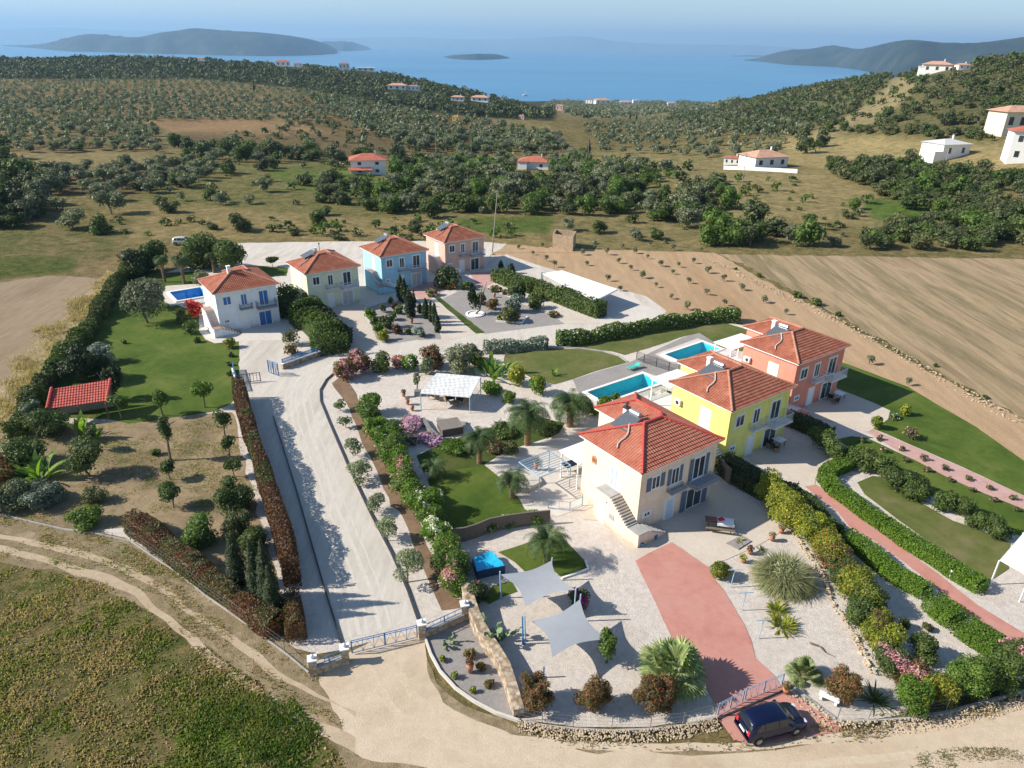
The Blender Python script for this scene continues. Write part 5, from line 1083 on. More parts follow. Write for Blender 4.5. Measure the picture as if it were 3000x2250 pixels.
blob('bush','loose dark bush behind the cypress trees',c(0,2,1640,190),66,1.,L_MID)
cypress('dark cypress at the bottom left, left of the pair',c(0,2,1560,480),40,c(0,2,1510,135)[1]);cypress('dark cypress in front, middle of the three at the bottom left',c(0,2,1680,570),36,c(0,2,1650,195)[1]);cypress('dark cypress next to the red hedge, right of the three',c(0,2,1760,620),42,c(0,2,1730,190)[1])
cypress('dark cypress behind the front pair at the bottom left',c(0,2,1790,680),34,c(0,2,1790,350)[1])
blades('banana_plant','large banana clump at the left of the orchard',c(0,1,250,1450),3.0,34,.55,L_BAN,spreadr=1.1,arch=.6,base=1.0);blades('banana_plant','tall single banana plant below the tiled shelter',c(0,1,540,1180),3.0,9,.6,L_BAN,spreadr=.5,arch=.35);blades('banana_plant','smaller banana plant right of the tall one',c(0,1,620,1200),2.0,9,.5,L_BAN,spreadr=.8,arch=.5)
blob('bush','dark scrub behind the banana clump',c(0,1,170,1280),92,.7,L_MID)
# behind the white villa
for lb,f,t,w_ in [('shaggy palm left of the swimming pool behind the white villa',(1195,180),30,46),('palm with hanging dead fronds further left behind the villa',(1070,170),20,40),('palm right of the shaggy one behind the white villa',(1390,110),-10,40),('short palm between the shaggy palms',(1260,90),-20,34)]:
    palm(lb,c(0,1,*f),c(0,1,f[0],t)[1],w_,30,base=L_DRY,thin=.25,droop=1.5)
blob('bush','dark green thicket at the left of the palms',c(0,1,980,20),66,1.,L_MID);blob('bush','dark green thicket behind the palms',c(0,1,1290,-30),100,.8,L_MID);blob('bush','dark trees between the palms and the white villa roof',c(0,1,1480,20),84,.8,L_MID);blob('bush','olive green bush at the pool edge behind the villa',c(0,1,1290,150),44,.7,L_OLIVE)
blob('bush','bushy top of the boundary hedge by the palms',c(0,1,880,60),62,.9,L_DARK)
tree('ornamental_tree','small cloud pruned tree on the gravel behind the white villa',c(0,1,1770,75),40,c(0,1,1770,-10)[1],L_MID,tr=.5,k=3,lump=.45);
hedge('hedge','dense dark oleander mass between the white and cream villas',cl(0,1,(1850,330),(1960,400),(2030,470),(2120,560),(2160,640)),4.2,3.1,[L_MID,L_GREEN],clip=False,fl=.35,fpatch=2,bumpy=.5)
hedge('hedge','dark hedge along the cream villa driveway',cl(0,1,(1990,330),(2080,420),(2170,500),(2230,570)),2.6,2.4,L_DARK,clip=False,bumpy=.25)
blob('bush','sparse garden shrubs on the gravel beside the blue fence',c(0,1,1880,530),38,1.,L_MAQ,dens=.6,core=0)
blob('bush','dry yellowish shrub behind the blue fence',c(0,1,1880,610),32,.7,[L_RUST,F_WHITE],fl=.1,dens=.7)
# upper compound
for lb,a,b,w_,t in [('tall pointed cypress before the light blue villa door, left',385,290,16,120),('tall pointed cypress before the light blue villa door, right',412,300,18,150),('dark cypress standing behind the gravel bed',447,395,22,215),('small cypress left in the avenue beside the driveway',508,372,11,300),('broad cypress in the avenue beside the driveway',548,405,18,280),('slim cypress second from the front of the avenue',582,430,12,290),('slim cypress nearest the wall end in the avenue',606,450,13,300),('last low cypress of the avenue by the road',622,495,14,380),('thin cypress behind the dark one in the gravel bed',470,330,9,225)]:
    cypress(lb,c(1,1,a,b),w_,c(1,1,a,t)[1])
for lb,a,b,w_,m_ in [('conical green bush at the back of the driveway border',190,375,26,L_HEDGE),('green bush second in the driveway border',215,425,25,L_MID),('green bush third in the driveway border',240,470,26,L_HEDGE),('yellowish conical bush at the road end of the border',272,520,30,L_YG),
 ('dark round bush in the gravel bed',300,430,36,L_DARK),('low green bush in the gravel bed',375,352,24,L_MID),('red leaved bush in the gravel bed',368,480,25,L_RED),('grey green mound at the front of the gravel bed',512,490,30,L_BLUE),('small mound between the red bush and grey mound',432,492,17,L_MAQ),('tiny bush at the top of the gravel bed',318,292,13,L_GREEN),('reddish bush at the back of the gravel bed',340,325,14,L_RED),('leafy bush in the gravel bed by the terracotta pot',335,395,22,L_GREEN),('tree like shrub at the back corner of the bed',270,345,17,L_MAQ),
 ('rounded bush inside the white ringed bed',910,280,32,L_MID),('rusty bush beside the rounded one in the white ringed bed',980,320,28,L_RUST),('dark broad bush in the stone edged bed',1110,320,44,L_BLUE),('yellow green ball at the corner of the stone edged bed',1025,408,14,L_YG),('low mixed planting in the stone edged bed',1100,385,44,L_MAQ),('bushy green border plant beyond the stone edged bed',1250,300,40,L_MID),('dark bushes before the salmon villa',700,135,62,L_DARK),('bright green bush by the tall conifer',805,195,22,L_GREEN),('rounded green bush right of the white ringed bed',1150,240,48,L_MID)]:
    blob('bush',lb,c(1,1,a,b),w_,.85 if w_>20 else 1.,m_,k=6)
for lb,a,b,w_ in [('red rose bed in front of the salmon villa terrace',700,195,34),('pink rose border along the salmon villa driveway',1000,215,30),('long row of pink roses beside the gravel court',1370,375,34),('roses continuing the row beyond the gravel court',1060,235,26),('sparse pink roses behind the planting strip',590,240,36)]:
    blob('rose_bush',lb,c(1,1,a,b),w_,.4,[L_MID,F_RED if 'red' in lb else F_PINK],fl=.3,fpatch=.6,dens=.8)
tree('araucaria','tall tiered conifer growing from a white ring in the gravel court',c(1,1,868,378),34,c(1,1,860,130)[1],L_CYP,tr=.12,k=14,lump=.32,core=.4,dens=.8)
mb=MB();mb.lathe([(1.5,0),(1.5,.22),(1.2,.25),(1.2,.1)],n=24);mb.build('planter_ring',WHITE,loc=(*G(*c(1,1,868,380)),0),label='white painted ring round the foot of the tall tiered conifer',cat='planter')
q=[G(*c(1,1,a,b)) for a,b in [(1000,430),(1100,435),(1170,440),(1205,400)]];mb=MB()
for i in range(3): mb.bar((*q[i],.15),(*q[i+1],.15),.2,.3)
mb.build('bed_edging',WHITE,label='white low wall round the stone edged bed',cat='edging')
hedge('hedge','tall clipped hedge screening the car port, far part',cl(1,1,(1010,150),(1110,180),(1230,215)),3.0,2.0,L_HEDGE,bumpy=.06,mat=None) if False else hedge('hedge','tall clipped hedge screening the car port, far part',cl(1,1,(1015,155),(1110,195),(1250,235)),3.0,2.0,L_MID,bumpy=.08)
hedge('hedge','tall clipped hedge screening the car port, middle part',cl(1,1,(1265,235),(1340,275),(1420,300)),2.2,2.2,L_MID,bumpy=.06)
hedge('hedge','tall clipped hedge screening the car port, near part',cl(1,1,(1425,300),(1510,335),(1600,370),(1680,398)),2.3,2.5,L_MID,bumpy=.06)
cypress('stubby dark conifer at the head of the car port hedge, left',c(1,1,1035,90),12,c(1,1,1035,30)[1]);cypress('stubby dark conifer at the head of the car port hedge, right',c(1,1,1100,115),18,c(1,1,1100,50)[1])
hedge('hedge','long loose oleander hedge with pale flowers on the road side of the pool lawn',cl(1,1,(1410,575),(1500,570),(1650,545),(1800,520),(1950,495),(2100,470),(2212,450),(2350,430),(2450,425),(2560,425)),1.9,1.9,[L_GREEN,F_WHITE],clip=False,fl=.10,bumpy=.3)
hedge('hedge','pale flowered hedge between the road and the worn lawn',cl(1,1,(940,625),(1050,620),(1180,605),(1320,598)),1.6,1.6,[L_BLUE,F_WHITE],clip=False,fl=.2,bumpy=.3)
for lb,a,b,w_,hf,m_,fl_ in [('dusky pink oleander at the road corner, leftmost',20,735,60,.8,[L_RUST,F_PINK],.4),('dusky pink oleander, second from the road corner',110,700,56,.8,[L_RUST,F_PINK],.4),('green oleander between the pink ones',240,710,50,.8,[L_MID,F_PINK],.05),('yellow green shrub beside the pink oleander',270,730,30,.7,L_YG,0),('pale oleander with white flowers near the road',440,695,42,.9,[L_GREEN,F_WHITE],.22),('big bronze oleander behind the checkered canopy',590,660,56,.9,[L_RUST,F_PINK],.1),('round grey olive bush behind the checkered canopy',755,680,66,.85,L_OLIVE,0),('grey olive right of the round one',850,640,54,.8,L_OLIVE,0),('loose grey green willow like bush before the bronze oleander',545,720,34,1.1,L_OLIVE2,0),('dark green base bush right of the olive',900,690,36,.9,[L_YG,L_MID],.5),('bright yellow green bush by the gravel path',1140,785,54,.8,L_YG,0),('bright green bush below the yellow green one',1270,845,44,1.,[L_HEDGE,L_YG],.3),('low clipped green hedge block right of the canopy',975,860,58,.45,L_HEDGE,0),('green bush half behind the second block',1090,920,34,.7,L_GREEN,0),('green shrub below the pool corner',1690,950,40,.7,L_HEDGE,0),('green shrub at the pool edge behind the peach villa',1770,920,24,.8,L_HEDGE,0),('rounded olive bush right of the tall palm',1600,1000,30,1.2,L_MAQ,0),('fresh green shrub against the peach villa wing',1640,1010,24,1.1,L_HEDGE,0),('small golden bush beside the orange palm trunk',1380,975,14,.9,L_HEDGE,0),('green bush between the peach and yellow villas, upper',2020,930,28,.9,L_GREEN,0),('low green bush at the poolside terrace',2110,900,26,.7,L_MID,0)]:
    blob('oleander_bush' if 'oleander' in lb else 'bush',lb,c(1,1,a,b),w_,hf,m_,fl=fl_,fpatch=.7 if fl_>.2 else None)
blob('oleander_tree','standard pink oleander with bare stem near the road',c(1,1,360,690),38,.7,[L_RUST,F_PINK],fl=.5,fpatch=.6)
blades('banana_plant','bright banana plants at the edge of the worn lawn',c(1,1,980,770),2.6,40,.5,L_BAN,spreadr=1.,arch=.5,base=2.2)
blades('banana_plant','young banana like plant alone on the worn lawn',c(1,1,1375,780),1.3,9,.3,L_BAN,spreadr=.6)
blades('agave','blue agave in the palm garden',c(1,1,1015,1110),1.1,26,.2,L_BLUE,spreadr=1.5,arch=.1);blades('agave','small agave at the left palm',c(1,1,705,1215),.8,20,.16,L_BLUE,spreadr=1.5,arch=.1)
palm('tall date palm with orange cut fronds next to the pool',c(1,1,1480,1105),c(1,1,1460,960)[1],92,60,base=M_PBASE,thin=.36)
palm('date palm in the middle of the ground cover bed',c(1,1,1205,1225),c(1,1,1190,1030)[1],90,54,thin=.33)
palm('date palm at the left corner of the lawn by the hot tub',c(1,1,895,1345),c(1,1,885,1180)[1],74,46,thin=.27)
palm('small palm beside the lilac flowers',c(1,1,600,1440),c(1,1,595,1370)[1],58,26,thin=.2)
palm('date palm at the edge of the patio beside the peach villa',c(1,1,1105,1570),c(1,1,1090,1460)[1],72,42,thin=.25)
palm('date palm above the grey shade sails',c(1,2,1330,335),c(1,2,1310,190)[1],94,46,thin=.28)
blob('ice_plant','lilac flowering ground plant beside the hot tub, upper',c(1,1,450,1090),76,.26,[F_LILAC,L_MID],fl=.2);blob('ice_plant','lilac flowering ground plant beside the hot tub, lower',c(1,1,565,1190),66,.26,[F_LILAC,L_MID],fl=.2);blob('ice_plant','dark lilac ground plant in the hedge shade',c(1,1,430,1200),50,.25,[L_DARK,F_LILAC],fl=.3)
blob('dry_shrub','brownish dry shrub in front of the middle date palm',c(1,1,990,1240),56,.4,[L_DRY,L_RUST],fl=.5);blob('bush','green mound behind the brownish dry shrub',c(1,1,1100,1250),44,.5,L_MAQ)
blob('ground_shrub','spreading juniper right of the middle palm',c(1,1,1320,1120),76,.25,L_MID);blob('ground_shrub','spreading green mound left of the date palm',c(1,1,760,1240),76,.25,L_HEDGE);blob('ground_shrub','spreading green mound between the palms',c(1,1,1060,1130),70,.22,L_MID)
# oleander row
OL=[(1,175,975,54,0),(1,195,1045,56,0),(1,240,1110,60,.12),(1,290,1180,60,.14),(1,320,1260,62,.05),(1,345,1340,60,0),(1,400,1400,60,.3),(1,430,1480,64,.05),(1,480,1560,66,0),(1,540,1620,68,.2),(2,590,40,62,.12),(2,610,140,66,.3),(2,680,250,68,0),(2,720,340,76,.12),(2,700,430,64,.38),(2,745,500,50,.02)]
ords='first second third fourth fifth sixth seventh eighth ninth tenth eleventh twelfth thirteenth fourteenth fifteenth sixteenth'.split()
for k,(j,a,b,w_,fl_) in enumerate(OL):
    blob('oleander_bush','%s oleander from the far end of the row beside the gravel road'%ords[k],c(1,j,a,b),w_*1.14,.8,[L_HEDGE if k%3!=1 else L_GREEN,F_WHITE if k in(3,9,11) else F_PINK],fl=fl_*1.25 or .03,fpatch=.6 if fl_>.1 else None,group='oleanders in a row beside the gravel road')
YO=[(1,30,1080,26),(1,75,1250,34),(1,130,1390,44),(1,230,1610,40),(2,300,130,44),(2,430,380,62),(1,-5,970,26),(1,120,1470,20)]
YL='second,third,fourth,sixth,seventh,nearest,farthest,fifth'.split(',')
for k,(j,a,b,w_) in enumerate(YO):
    w_=w_*1.28;f=c(1,j,a,b+w_*1.0);tree('olive_tree','%s young pale olive tree in the kerb strip of the gravel road'%YL[k],f,w_,c(1,j,a,b-w_*1.35)[1],L_OLIVE2,tr=.35,k=7,core=0,dens=.62,group='young olive trees beside the gravel road')
# lower garden
for lb,j,i,a,b,w_,hf in [('weeping rusty bottlebrush bush left of the garden front',2,1,1250,1190,88,.95),('weeping rusty bottlebrush bush in the middle of the garden front',2,1,1640,1190,92,.95),('weeping rusty bottlebrush bush under the fan palm',2,1,2040,1190,98,.95),('weeping red brown bottlebrush bush right of the driveway gate',2,2,1055,1150,88,1.)]:
    blob('bottlebrush_bush',lb,c(i,j,a,b),w_,hf,[L_RUST,F_RED],fl=.025,asp=4.5,k=18,lump=.3,fuzz=.28,core=.6) 
fanpalm('large fan palm beside the red driveway at the front wall',c(1,2,2160,980),150,1.1,38);fanpalm('smaller fan palm right of the driveway gate',c(2,2,800,1020),80,.4,26)
blob('bougainvillea','magenta bougainvillea between the two shade sails',c(1,2,1540,570),50,1.05,[L_MID,F_MAG],fl=.3,fpatch=.7)
tree('fruit_tree','small upright fruit tree beneath the lower shade sail',c(1,2,1715,985),48,c(1,2,1760,770)[1],[L_GREEN,L_YG],tr=.2,k=7,core=.4)
pads('prickly pear cactus behind the tan stone wall',c(1,2,1000,790),88,70);pads('small prickly pear inside the gravel bed by the gate',c(1,2,715,815),56,34)
for lb,a,b in [('small golden ball conifer nearest the gate in the gravel bed',660,955),('small golden ball conifer in the middle of the gravel bed',735,1062),('small golden ball conifer farthest from the gate in the gravel bed',855,1155)]: blob('ball_bush',lb,c(1,2,a,b),15,1.15,[L_YG,L_MID],fl=.4,k=4,lump=.8)
for lb,a,b,w_ in [('dry brown shrub upper in the gravel bed',830,920,32),('dry brown shrub in the middle of the gravel bed',905,1000,28),('dry brown shrub lowest in the gravel bed',960,1110,26)]: blob('dry_shrub',lb,c(1,2,a,b),w_,.7,[L_RUST,L_DARK],fl=.4,dens=.8)
blob('bush','dark bush in the corner behind the stone wall top',c(1,2,880,520),60,.9,[L_DARK,F_RED],fl=.03)
blob('bush','white flowered shrub on the lawn above the reed fence, left',c(1,2,960,100),40,.5,[L_HEDGE,F_WHITE],fl=.15);blob('bush','green shrub on the lawn above the reed fence, right',c(1,2,1100,60),52,.5,[L_HEDGE,F_WHITE],fl=.12);blob('bush','green shrub at the end of the reed fence',c(1,2,1265,35),44,.6,L_HEDGE)
L_PAM=leafm('pampas_blades',(.17,.2,.08),(.27,.29,.14),(.45,.41,.25),.25);x,y=G(*c(2,2,650,455));r=empty('pampas_grass',(x,y,.1),label='big pampas grass clump in the white gravel garden',cat='ornamental grass')
o=blades('blades',None,None,2.35,2600,.05,L_PAM,cat=None,spreadr=1.35,arch=1.0,base=.9,loc=(0,0));o.parent=r
link('foliage',veg_mesh('foliage',[(0,0,.7,1.35,1.35,.95)],1200,.2,L_PAM,rg(),core=.85,asp=5),r)
blob('ball_bush','golden green ball bush beside the red driveway',c(2,2,240,392),52,.75,[L_YG,L_MID],fl=.35)
blades('yucca','yellow green yucca below the pampas grass',c(2,2,610,640),.95,90,.09,L_YG,spreadr=1.5,arch=.3,base=.3);blades('yucca','lower yucca clump with yellow leaves',c(2,2,645,745),.95,150,.1,L_YG,spreadr=1.6,arch=.3,base=.7);blades('yucca','dark spiky yucca beside the red brown bottlebrush',c(2,2,1240,1230),1.3,60,.09,L_MID,spreadr=1.5,arch=.2)
blades('yucca','small spiky plant in the paved square near the picnic table',c(2,2,365,200),.6,26,.09,L_YG,spreadr=1.4);blades('yucca','low spiky plant beside the pampas grass',c(2,2,505,250),.6,26,.08,L_MID,spreadr=1.4)
RH=[(2,1,590,1530,80,L_YG,0),(2,1,640,1610,80,L_YG,0),(2,2,720,20,90,[L_YG,F_YEL],.05),(2,2,850,110,84,[L_YG,L_MID],.3),(2,2,930,200,84,[L_YG,F_RED],.05),(2,2,960,300,82,[L_RUST,L_YG],.5),(2,2,1040,400,86,[L_MID,F_RED],.05),(2,2,1110,480,86,L_YG,0),(2,2,1190,570,88,[L_MID,L_YG],.4),(2,2,1190,680,86,[L_MID,F_RED],.14),(2,2,1270,770,84,[L_YG,L_RUST],.4),(2,2,1320,880,84,[L_YG,L_MID],.3),(2,2,1340,980,88,[L_MID,F_PINK],.38),(2,2,1460,1060,84,[L_RUST,F_PINK],.4),(2,2,1470,1200,84,[L_HEDGE,L_YG],.2)]
for k,(i,j,a,b,w_,m_,fl_) in enumerate(RH):
    blob('oleander_bush','%s bush down the long flowering hedge right of the gravel garden'%(ords[k]),c(i,j,a,b),w_,.85,m_,fl=fl_,fpatch=.7 if fl_>.1 else None,group='bushes of the long flowering hedge')
for lb,i,j,a,b,w_,m_,fl_ in [('yellow green oleander at the bottom right corner of the gravel garden',2,2,1640,1150,78,[L_YG,F_RED],.04),('broad leafy green bush at the bottom right, left of the pair',2,2,1840,1090,104,L_GREEN,0),('broad leafy green bush at the bottom right, right of the pair',2,2,2040,1040,104,[L_MID,L_GREEN],.4),('red flowered oleander at the right picture edge',2,2,2190,960,90,[L_MID,F_PINK],.25),('dark green bush behind the pink oleanders',2,2,1560,900,70,L_MID,0),('low shade bush by the dark green one',2,2,1430,730,30,L_DARK,0),('small rose bush alone in the gravel beside the red path',2,2,1585,750,24,[L_MAQ,F_RED],.12)]:
    blob('oleander_bush' if 'oleander' in lb else 'bush',lb,c(i,j,a,b),w_,.85,m_,fl=fl_,fpatch=.7 if fl_>.1 else None)
hedge('hedge','clipped bright green hedge wrapped round the corner of the yellow villa lawn',cl(2,1,(1060,1370),(960,1410),(915,1455),(975,1540),(1100,1625))+cl(2,2,(1180,30),(1300,110)),1.5,1.05,[L_HEDGE,F_YEL],fl=.03,fpatch=1.6,bumpy=.06)
hedge('hedge','clipped bright green hedge between the red path and the lawn, lower part',cl(2,2,(1310,118),(1450,220),(1620,320),(1760,420),(1920,510)),1.5,1.1,L_HEDGE,bumpy=.06)
hedge('hedge','clipped green hedge on the near side of the red path, upper part',cl(2,2,(1060,190),(1170,270),(1300,390),(1420,470),(1560,545)),1.5,1.1,L_HEDGE,bumpy=.08)
hedge('hedge','clipped green hedge on the near side of the red path, middle part',cl(2,2,(1610,620),(1700,690),(1760,730)),2.0,1.1,L_HEDGE,bumpy=.08)
hedge('hedge','clipped green hedge on the near side of the red path, lower part',cl(2,2,(1800,770),(1900,840),(2030,920)),2.0,1.1,L_HEDGE,bumpy=.08)
for k,(i,j,a,b,w_) in enumerate([(2,1,900,1190,60),(2,1,990,1260,62),(2,1,1110,1300,64),(2,1,1210,1340,62),(2,1,1310,1380,60),(2,1,1380,1450,62),(2,1,1500,1500,70),(2,1,1540,1550,50),(2,1,1700,1600,58),(2,1,1830,1640,54),(2,2,1920,60,52),(2,2,2060,120,60)]):
    blob('bush','%s leafy bush down the row between the yellow villa lawn and the grass strip'%ords[k],c(i,j,a,b),w_,.8,L_MID if k%2 else [L_MID,L_GREEN],fl=.3 if k%2==0 else 0,group='leafy bushes between the two lawns')
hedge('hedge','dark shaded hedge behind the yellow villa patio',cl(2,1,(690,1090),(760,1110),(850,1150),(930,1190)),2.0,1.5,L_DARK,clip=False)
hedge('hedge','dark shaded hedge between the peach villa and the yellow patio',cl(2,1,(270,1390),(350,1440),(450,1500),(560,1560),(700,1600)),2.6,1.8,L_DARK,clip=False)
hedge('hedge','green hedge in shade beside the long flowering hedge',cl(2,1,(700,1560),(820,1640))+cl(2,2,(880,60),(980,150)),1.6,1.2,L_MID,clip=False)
blob('ball_bush','bright yellow green ball conifer on the coral villa lawn, near one',c(2,1,1263,1080),31,1.15,[L_YG,L_HEDGE],fl=.4,k=5,lump=.75);blob('ball_bush','bright yellow green ball conifer on the coral villa lawn, far one',c(2,1,1438,1003),24,1.1,[L_YG,L_HEDGE],fl=.4,k=5,lump=.75)
blob('rose_bush','white roses between the two ball conifers',c(2,1,1365,1040),28,.5,[L_MID,F_WHITE],fl=.15);blob('rose_bush','large pink rose bush on the coral villa lawn',c(2,1,1490,1160),36,.7,[L_MAQ,F_PINK],fl=.15,core=.5,dens=.8)
for k in range(16):
    t=k/15;a=1180+t*1080;b=1165+t*480;sd_=1 if k%2 else -1
    blob('rose_bush','small rose bush beside the pink path of the coral villa',c(2,1,a+sd_*22,b-sd_*22+8),17,.8,[L_MAQ,F_PINK],fl=.1,core=0,dens=.8,group='rose bushes lining the pink path',k=4)
blob('bush','yellow green climber between the peach and yellow villas, left',c(2,1,30,1060),18,.9,L_YG);blob('bush','yellow green climber between the peach and yellow villas, right',c(2,1,95,1130),14,.9,L_YG)
# saplings in the ploughed field
SP=[(1,1,1330,20),(1,1,1590,50),(1,1,1797,35),(1,1,1985,5),(1,1,2068,55),(1,1,1725,150),(1,1,1873,80),(1,1,1950,130),(1,1,2145,105),(1,1,2038,190),(1,1,1805,215),(1,1,2138,265),(1,1,1380,60),(1,1,1640,-60),(1,1,1820,-60),(1,1,2000,-80),(1,1,1490,-50),(1,1,1300,-70),(2,1,70,35),(2,1,163,98),(2,1,265,150),(2,1,37,165),(2,1,380,210),(2,1,155,240),(2,1,268,310),(2,1,525,290),(2,1,25,335),(2,1,668,368),(2,1,88,378),(2,1,-60,-50),(2,1,120,-40),(1,1,1150,-60),(1,1,1420,-80),(1,1,1720,-20),(1,1,1900,-30),(2,1,1210,690),(2,1,1460,825),(1,1,1560,-20),(1,1,1240,-20),(2,1,-30,60)]
rng0=np.random.default_rng(77);SPM=[(veg_mesh('crown',lumps(.5,.5,.9,.35,4,np.random.default_rng(40+i),.6),260,.16,L_OLIVE,np.random.default_rng(50+i),core=.5),tmesh(1.,.035,np.random.default_rng(60+i),spread=.4).mesh('trunk',TR)) for i in range(3)]
for k,(i,j,a,b) in enumerate(SP):
    x,y=G(*c(i,j,a,b+14));r=empty('olive_sapling',(x,y,0),rng0.random()*6,label='young olive sapling standing in the ploughed field',cat='sapling',group='olive saplings of the ploughed field');s=rng0.uniform(.7,1.25);r.scale=(s,s,s)
    me,t=SPM[k%3];link('crown',me,r);link('trunk',t,r)
for k,(a,b,w_) in enumerate([(495,125,28),(740,255,44),(875,300,50),(1010,380,30),(345,85,16),(1640,710,24),(1960,915,28)]):
    blob('bush','%s clump of weeds from the top of the dry field boundary'%(ords[k]),c(2,1,a,b),w_/2,.6,[L_MID,L_YG],fl=.1,group='weed clumps on the boundary of the dry field')
# rough grass and weeds as ground cover (real tufts)
def tufts(name,label,poly,n_,h,w,mats,seed,blur_=.5,flw=0):
    rng=np.random.default_rng(seed);pts=[G(*p) for p in poly];xs=[p[0] for p in pts];ys=[p[1] for p in pts]
    x=rng.uniform(min(xs),max(xs),n_*3);y=rng.uniform(min(ys),max(ys),n_*3);u,v=projv(x,y,x*0);wf=np.random.default_rng(seed+50).normal(0,7,len(x));k=inpoly(u+(vnoise(x,y,2.5,31)-.5)*60+wf,v+(vnoise(x,y,3.,32)-.5)*50+wf,poly);x=x[k][:n_];y=y[k][:n_];dn=vnoise(x,y,2.2,seed)*.6+vnoise(x,y,.8,seed+1)*.4;k=rng.random(len(x))<np.clip((dn-.3)*3,.12,1);x=x[k];y=y[k];dn=dn[k];n_=len(x)
    a=rng.random(n_)*6.283;hh=h*rng.uniform(.4,1.2,n_)*(.5+dn);l=rng.uniform(-.7,.7,(n_,2))*hh[:,None];ww=w*rng.uniform(.5,1.3,n_);dx=np.cos(a)*ww;dy=np.sin(a)*ww
    V=np.stack([np.stack([x-dx,y-dy,x*0],1),np.stack([x+dx,y+dy,x*0],1),np.stack([x+dx*.3+l[:,0],y+dy*.3+l[:,1],hh],1),np.stack([x-dx*.3+l[:,0],y-dy*.3+l[:,1],hh*.95],1)],1).reshape(-1,3)
    pn=vnoise(x,y,3.1,seed+5)*.6+vnoise(x,y,.7,seed+6)*.4;mi=np.where(pn+rng.normal(0,.13,n_)>blur_,1,0)
    link(name,npmesh(name,V,np.arange(n_*4).reshape(-1,4),mats,np.clip(mi,0,len(mats)-1)),kind='stuff',label=label,cat='grass')
L_GRG=leafm('meadow_green',(.12,.15,.04),(.18,.21,.06),(.26,.27,.10),.35);L_GRT=leafm('meadow_tan',(.24,.185,.11),(.36,.28,.175),(.46,.38,.25),.35);L_GOLD=leafm('golden_straw',(.34,.26,.14),(.48,.38,.22),(.58,.48,.3),.3)
tufts('meadow','rough green and brown meadow grass at the bottom left',[(-60,1225),(60,1232),(200,1265),(350,1340),(480,1430),(640,1550),(740,1640),(750,1720),(-60,1720)],48000,.16,.07,[L_GRG,L_GRT],1,.47)
tufts('meadow','bright green weeds in the meadow at the bottom',[(430,1520),(620,1500),(690,1600),(640,1720),(440,1720)],13000,.18,.07,[L_GREEN,L_GRG],2,.6)
tufts('verge_grass','dry grass on the verge between the tracks and the hedge',[(0,1112),(260,1165),(360,1220),(470,1300),(640,1415),(690,1450),(700,1490),(560,1400),(440,1300),(330,1250),(200,1190),(0,1145)],26000,.16,.05,[L_GRT,L_GRG],3,.6)
tufts('verge_grass','grass on the crown of the farm track',[(0,1170),(160,1195),(300,1230),(420,1320),(560,1430),(700,1540),(740,1590),(700,1580),(560,1470),(420,1370),(290,1265),(150,1220),(0,1190)],14000,.22,.04,[L_GRG,L_GRT],4,.45)
tufts('straw','golden straw along the left field boundary',[(228,590),(262,592),(215,655),(165,715),(115,765),(60,855),(0,960),(0,850),(60,765),(130,695),(185,640)],30000,.38,.06,[L_GOLD,L_GRT],5,.62)
tufts('weeds','dry weeds below the long retaining wall',[(1125,1582),(1300,1620),(1590,1618),(1760,1600),(1900,1580),(2212,1530),(2212,1510),(1900,1560),(1600,1600),(1300,1600),(1130,1568)],6000,.25,.05,[L_GRT,L_GRG],7,.6)
tufts('weeds','thin weeds over the bare orchard ground',cl(0,1,(760,1080),(1380,1040),(1500,1100),(1600,1500),(1650,1659),(400,1659),(250,1500),(400,1100)),22000,.16,.04,[L_GRT,L_GRG],8,.5)
tufts('weeds','strip of green weeds in the dirt road at the bottom right',[(1960,1648),(2212,1618),(2212,1640),(1990,1672)],2500,.15,.04,[L_GRG,L_GRT],9,.5)
